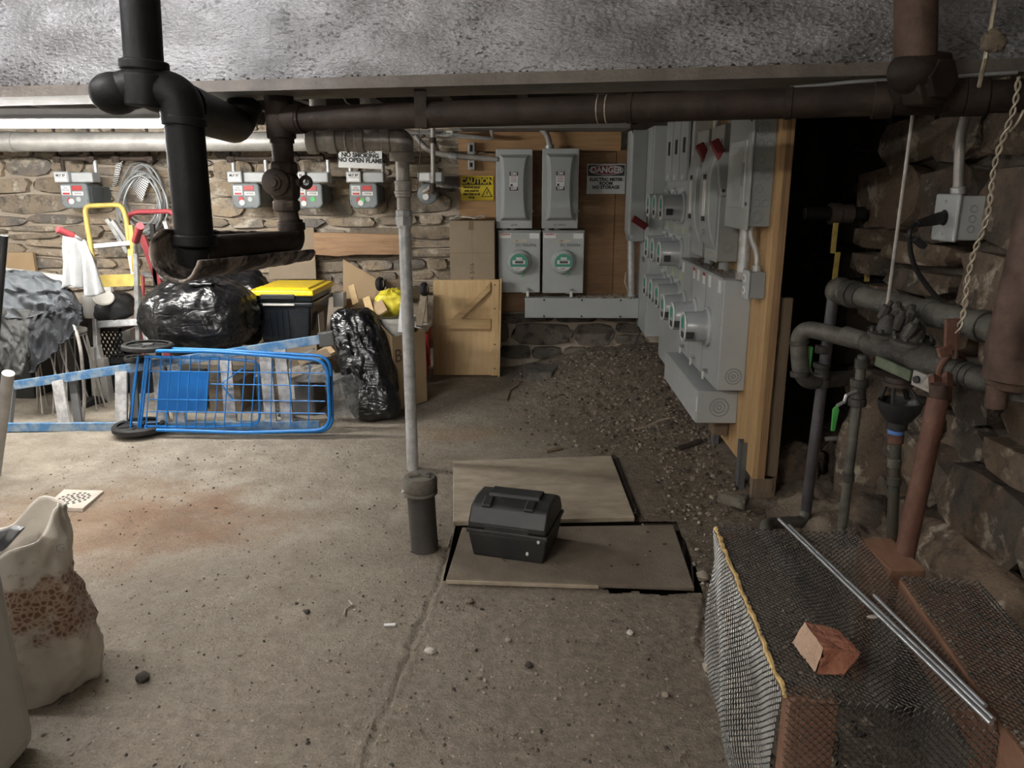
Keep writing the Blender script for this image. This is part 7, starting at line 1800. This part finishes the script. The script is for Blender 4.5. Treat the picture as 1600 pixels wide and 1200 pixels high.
expanded(top_face, Wf_, Lf_, 'mesh_dirty', 'top_mesh', au=.0090, bv=.0082, wdt=.0015)
nf = -el_
def front_face(u, v):
    p = cB + (cD + ex_ * .12 - cB) * u; bulge = .025 * math.sin(math.pi * u) * math.sin(math.pi * v) + .012 * math.sin(6 * u + 3 * v)
    return V((p.x, p.y, ZC * v + .001 + .012 * v * (math.sin(u * 5) * .5))) + nf * (.006 + bulge * (v < .98)), nf
expanded(front_face, (cD - cB).length + .12, ZC, 'mesh_wire', 'front_mesh')
def far_face(u, v):
    p = cA + (cC - cA) * u; return V((p.x, p.y, ZC * v + .02 * v * math.sin(u * 7 + 1))) + el_ * .006, el_
expanded(far_face, Wf_, ZC, 'mesh_dirty', 'far_mesh')
def curb_top(u, v):
    n_ = V((-d_.y, d_.x, 0)); n_ = n_ if n_.x > 0 else -n_
    p = k0 + d_ * (.95 * v) + n_ * (.215 * u); return V((p.x, p.y, ZC + .003 - .03 * sstep(.92, 1, u) + .003 * nz(u * 5, v * 9, 2, 1))), up
expanded(curb_top, .215, .95, 'mesh_dirty', 'curb_mesh')
# half brick on the mesh
bq = [Z(1238, 1006, ZC), Z(1285, 1058, ZC)]
bc0 = Z(1275, 1050, ZC + .006); 
t = thing('half_brick', 'broken half brick lying on top of the wire cage', 'brick', Z(1290, 1050, ZC))
rngb = random.Random(12)
pA, pB, pC_, pD = Z(1238, 1004, ZC + .004), Z(1272, 1049, ZC + .004), Z(1321, 1058, ZC + .004), Z(1300, 1010, ZC + .004)
hB = .062
def jit(p, s=.004): return p + V((rngb.uniform(-s, s), rngb.uniform(-s, s), rngb.uniform(-s, s)))
bot = [pA, pB, pC_, pD]; tops = [Z(1257, 972, ZC + hB), Z(1286, 1013, ZC + hB), Z(1345, 1022, ZC + hB - .012), Z(1312, 984, ZC + hB - .006)]
g = MB()
def quad(a_, b_, c_, d2, n=5, s=.003):
    base = len(g.v)
    def f(u, v):
        p = a_ * (1 - u) * (1 - v) + b_ * u * (1 - v) + c_ * u * v + d2 * (1 - u) * v; k = 1 if (0 < u < 1 and 0 < v < 1) else 0
        q3 = V((nz(p.x * 30, p.y * 30, p.z * 30, 1), nz(p.x * 30 + 7, p.y * 30, p.z * 30, 1), nz(p.x * 30, p.y * 30 + 5, p.z * 30, 1))); return p + q3 * s
    g.grid(f, n, n)
g.cur = 1; quad(bot[0], bot[1], tops[1], tops[0]); g.cur = 0  # left face gets the paler colour with the light painted in
quad(bot[1], bot[2], tops[2], tops[1], 6, .008); quad(bot[2], bot[3], tops[3], tops[2], 5, .006); quad(bot[3], bot[0], tops[0], tops[3]); quad(tops[0], tops[1], tops[2], tops[3], 6, .006); quad(bot[3], bot[2], bot[1], bot[0])
g.build('brick_body', ['brick_red', 'brick_lit_face'], t, 40)
# steel rods
for (x0, y0, x1, y1, r, lb) in ((1217, 811, 1549, 1131, .0055, 'leftmost long steel rod lying across the wire cage'), (1233, 821, 1553, 1124, .005, 'second long steel rod lying alongside the leftmost one'), (1366, 930, 1540, 1103, .005, 'short steel rod lying right of the two long ones')):
    a_, b_ = Z(x0, y0, ZC + .022), Z(x1, y1, ZC + .022)
    o = MB().cyl(a_, b_, r, 10); tag(o.build('steel_rod', 'rod_steel', None), lb, 'rod')
p = Z(1362, 964, ZC + .008); tag(MB().blob(lambda d: p + V((d.x * .016, d.y * .007, d.z * .004)) * (1 + .2 * d.x), 10, 6).build('leaf_scrap', 'chip_pale', None), 'pale dry scrap lying on the mesh right of the half brick', 'scrap')
# soil bank under the far end of the cage and the pipes
def bank(u, v):
    x = 1.10 + .60 * u; y = 2.25 + 1.45 * v; return V((x, y, .005 + .10 * sstep(0, .35, u) * (1 - .3 * v) + .05 * nz(x * 3, y * 3, 0, 1.2) + .02 * nz(x * 12, y * 12, 1, 1)))
o = MB().grid(bank, 50, 70).build('soil_bank', 'dirt', None, 70); tag(o, 'dark soil banked under the standpipes along the right wall', 'soil', kind='stuff')
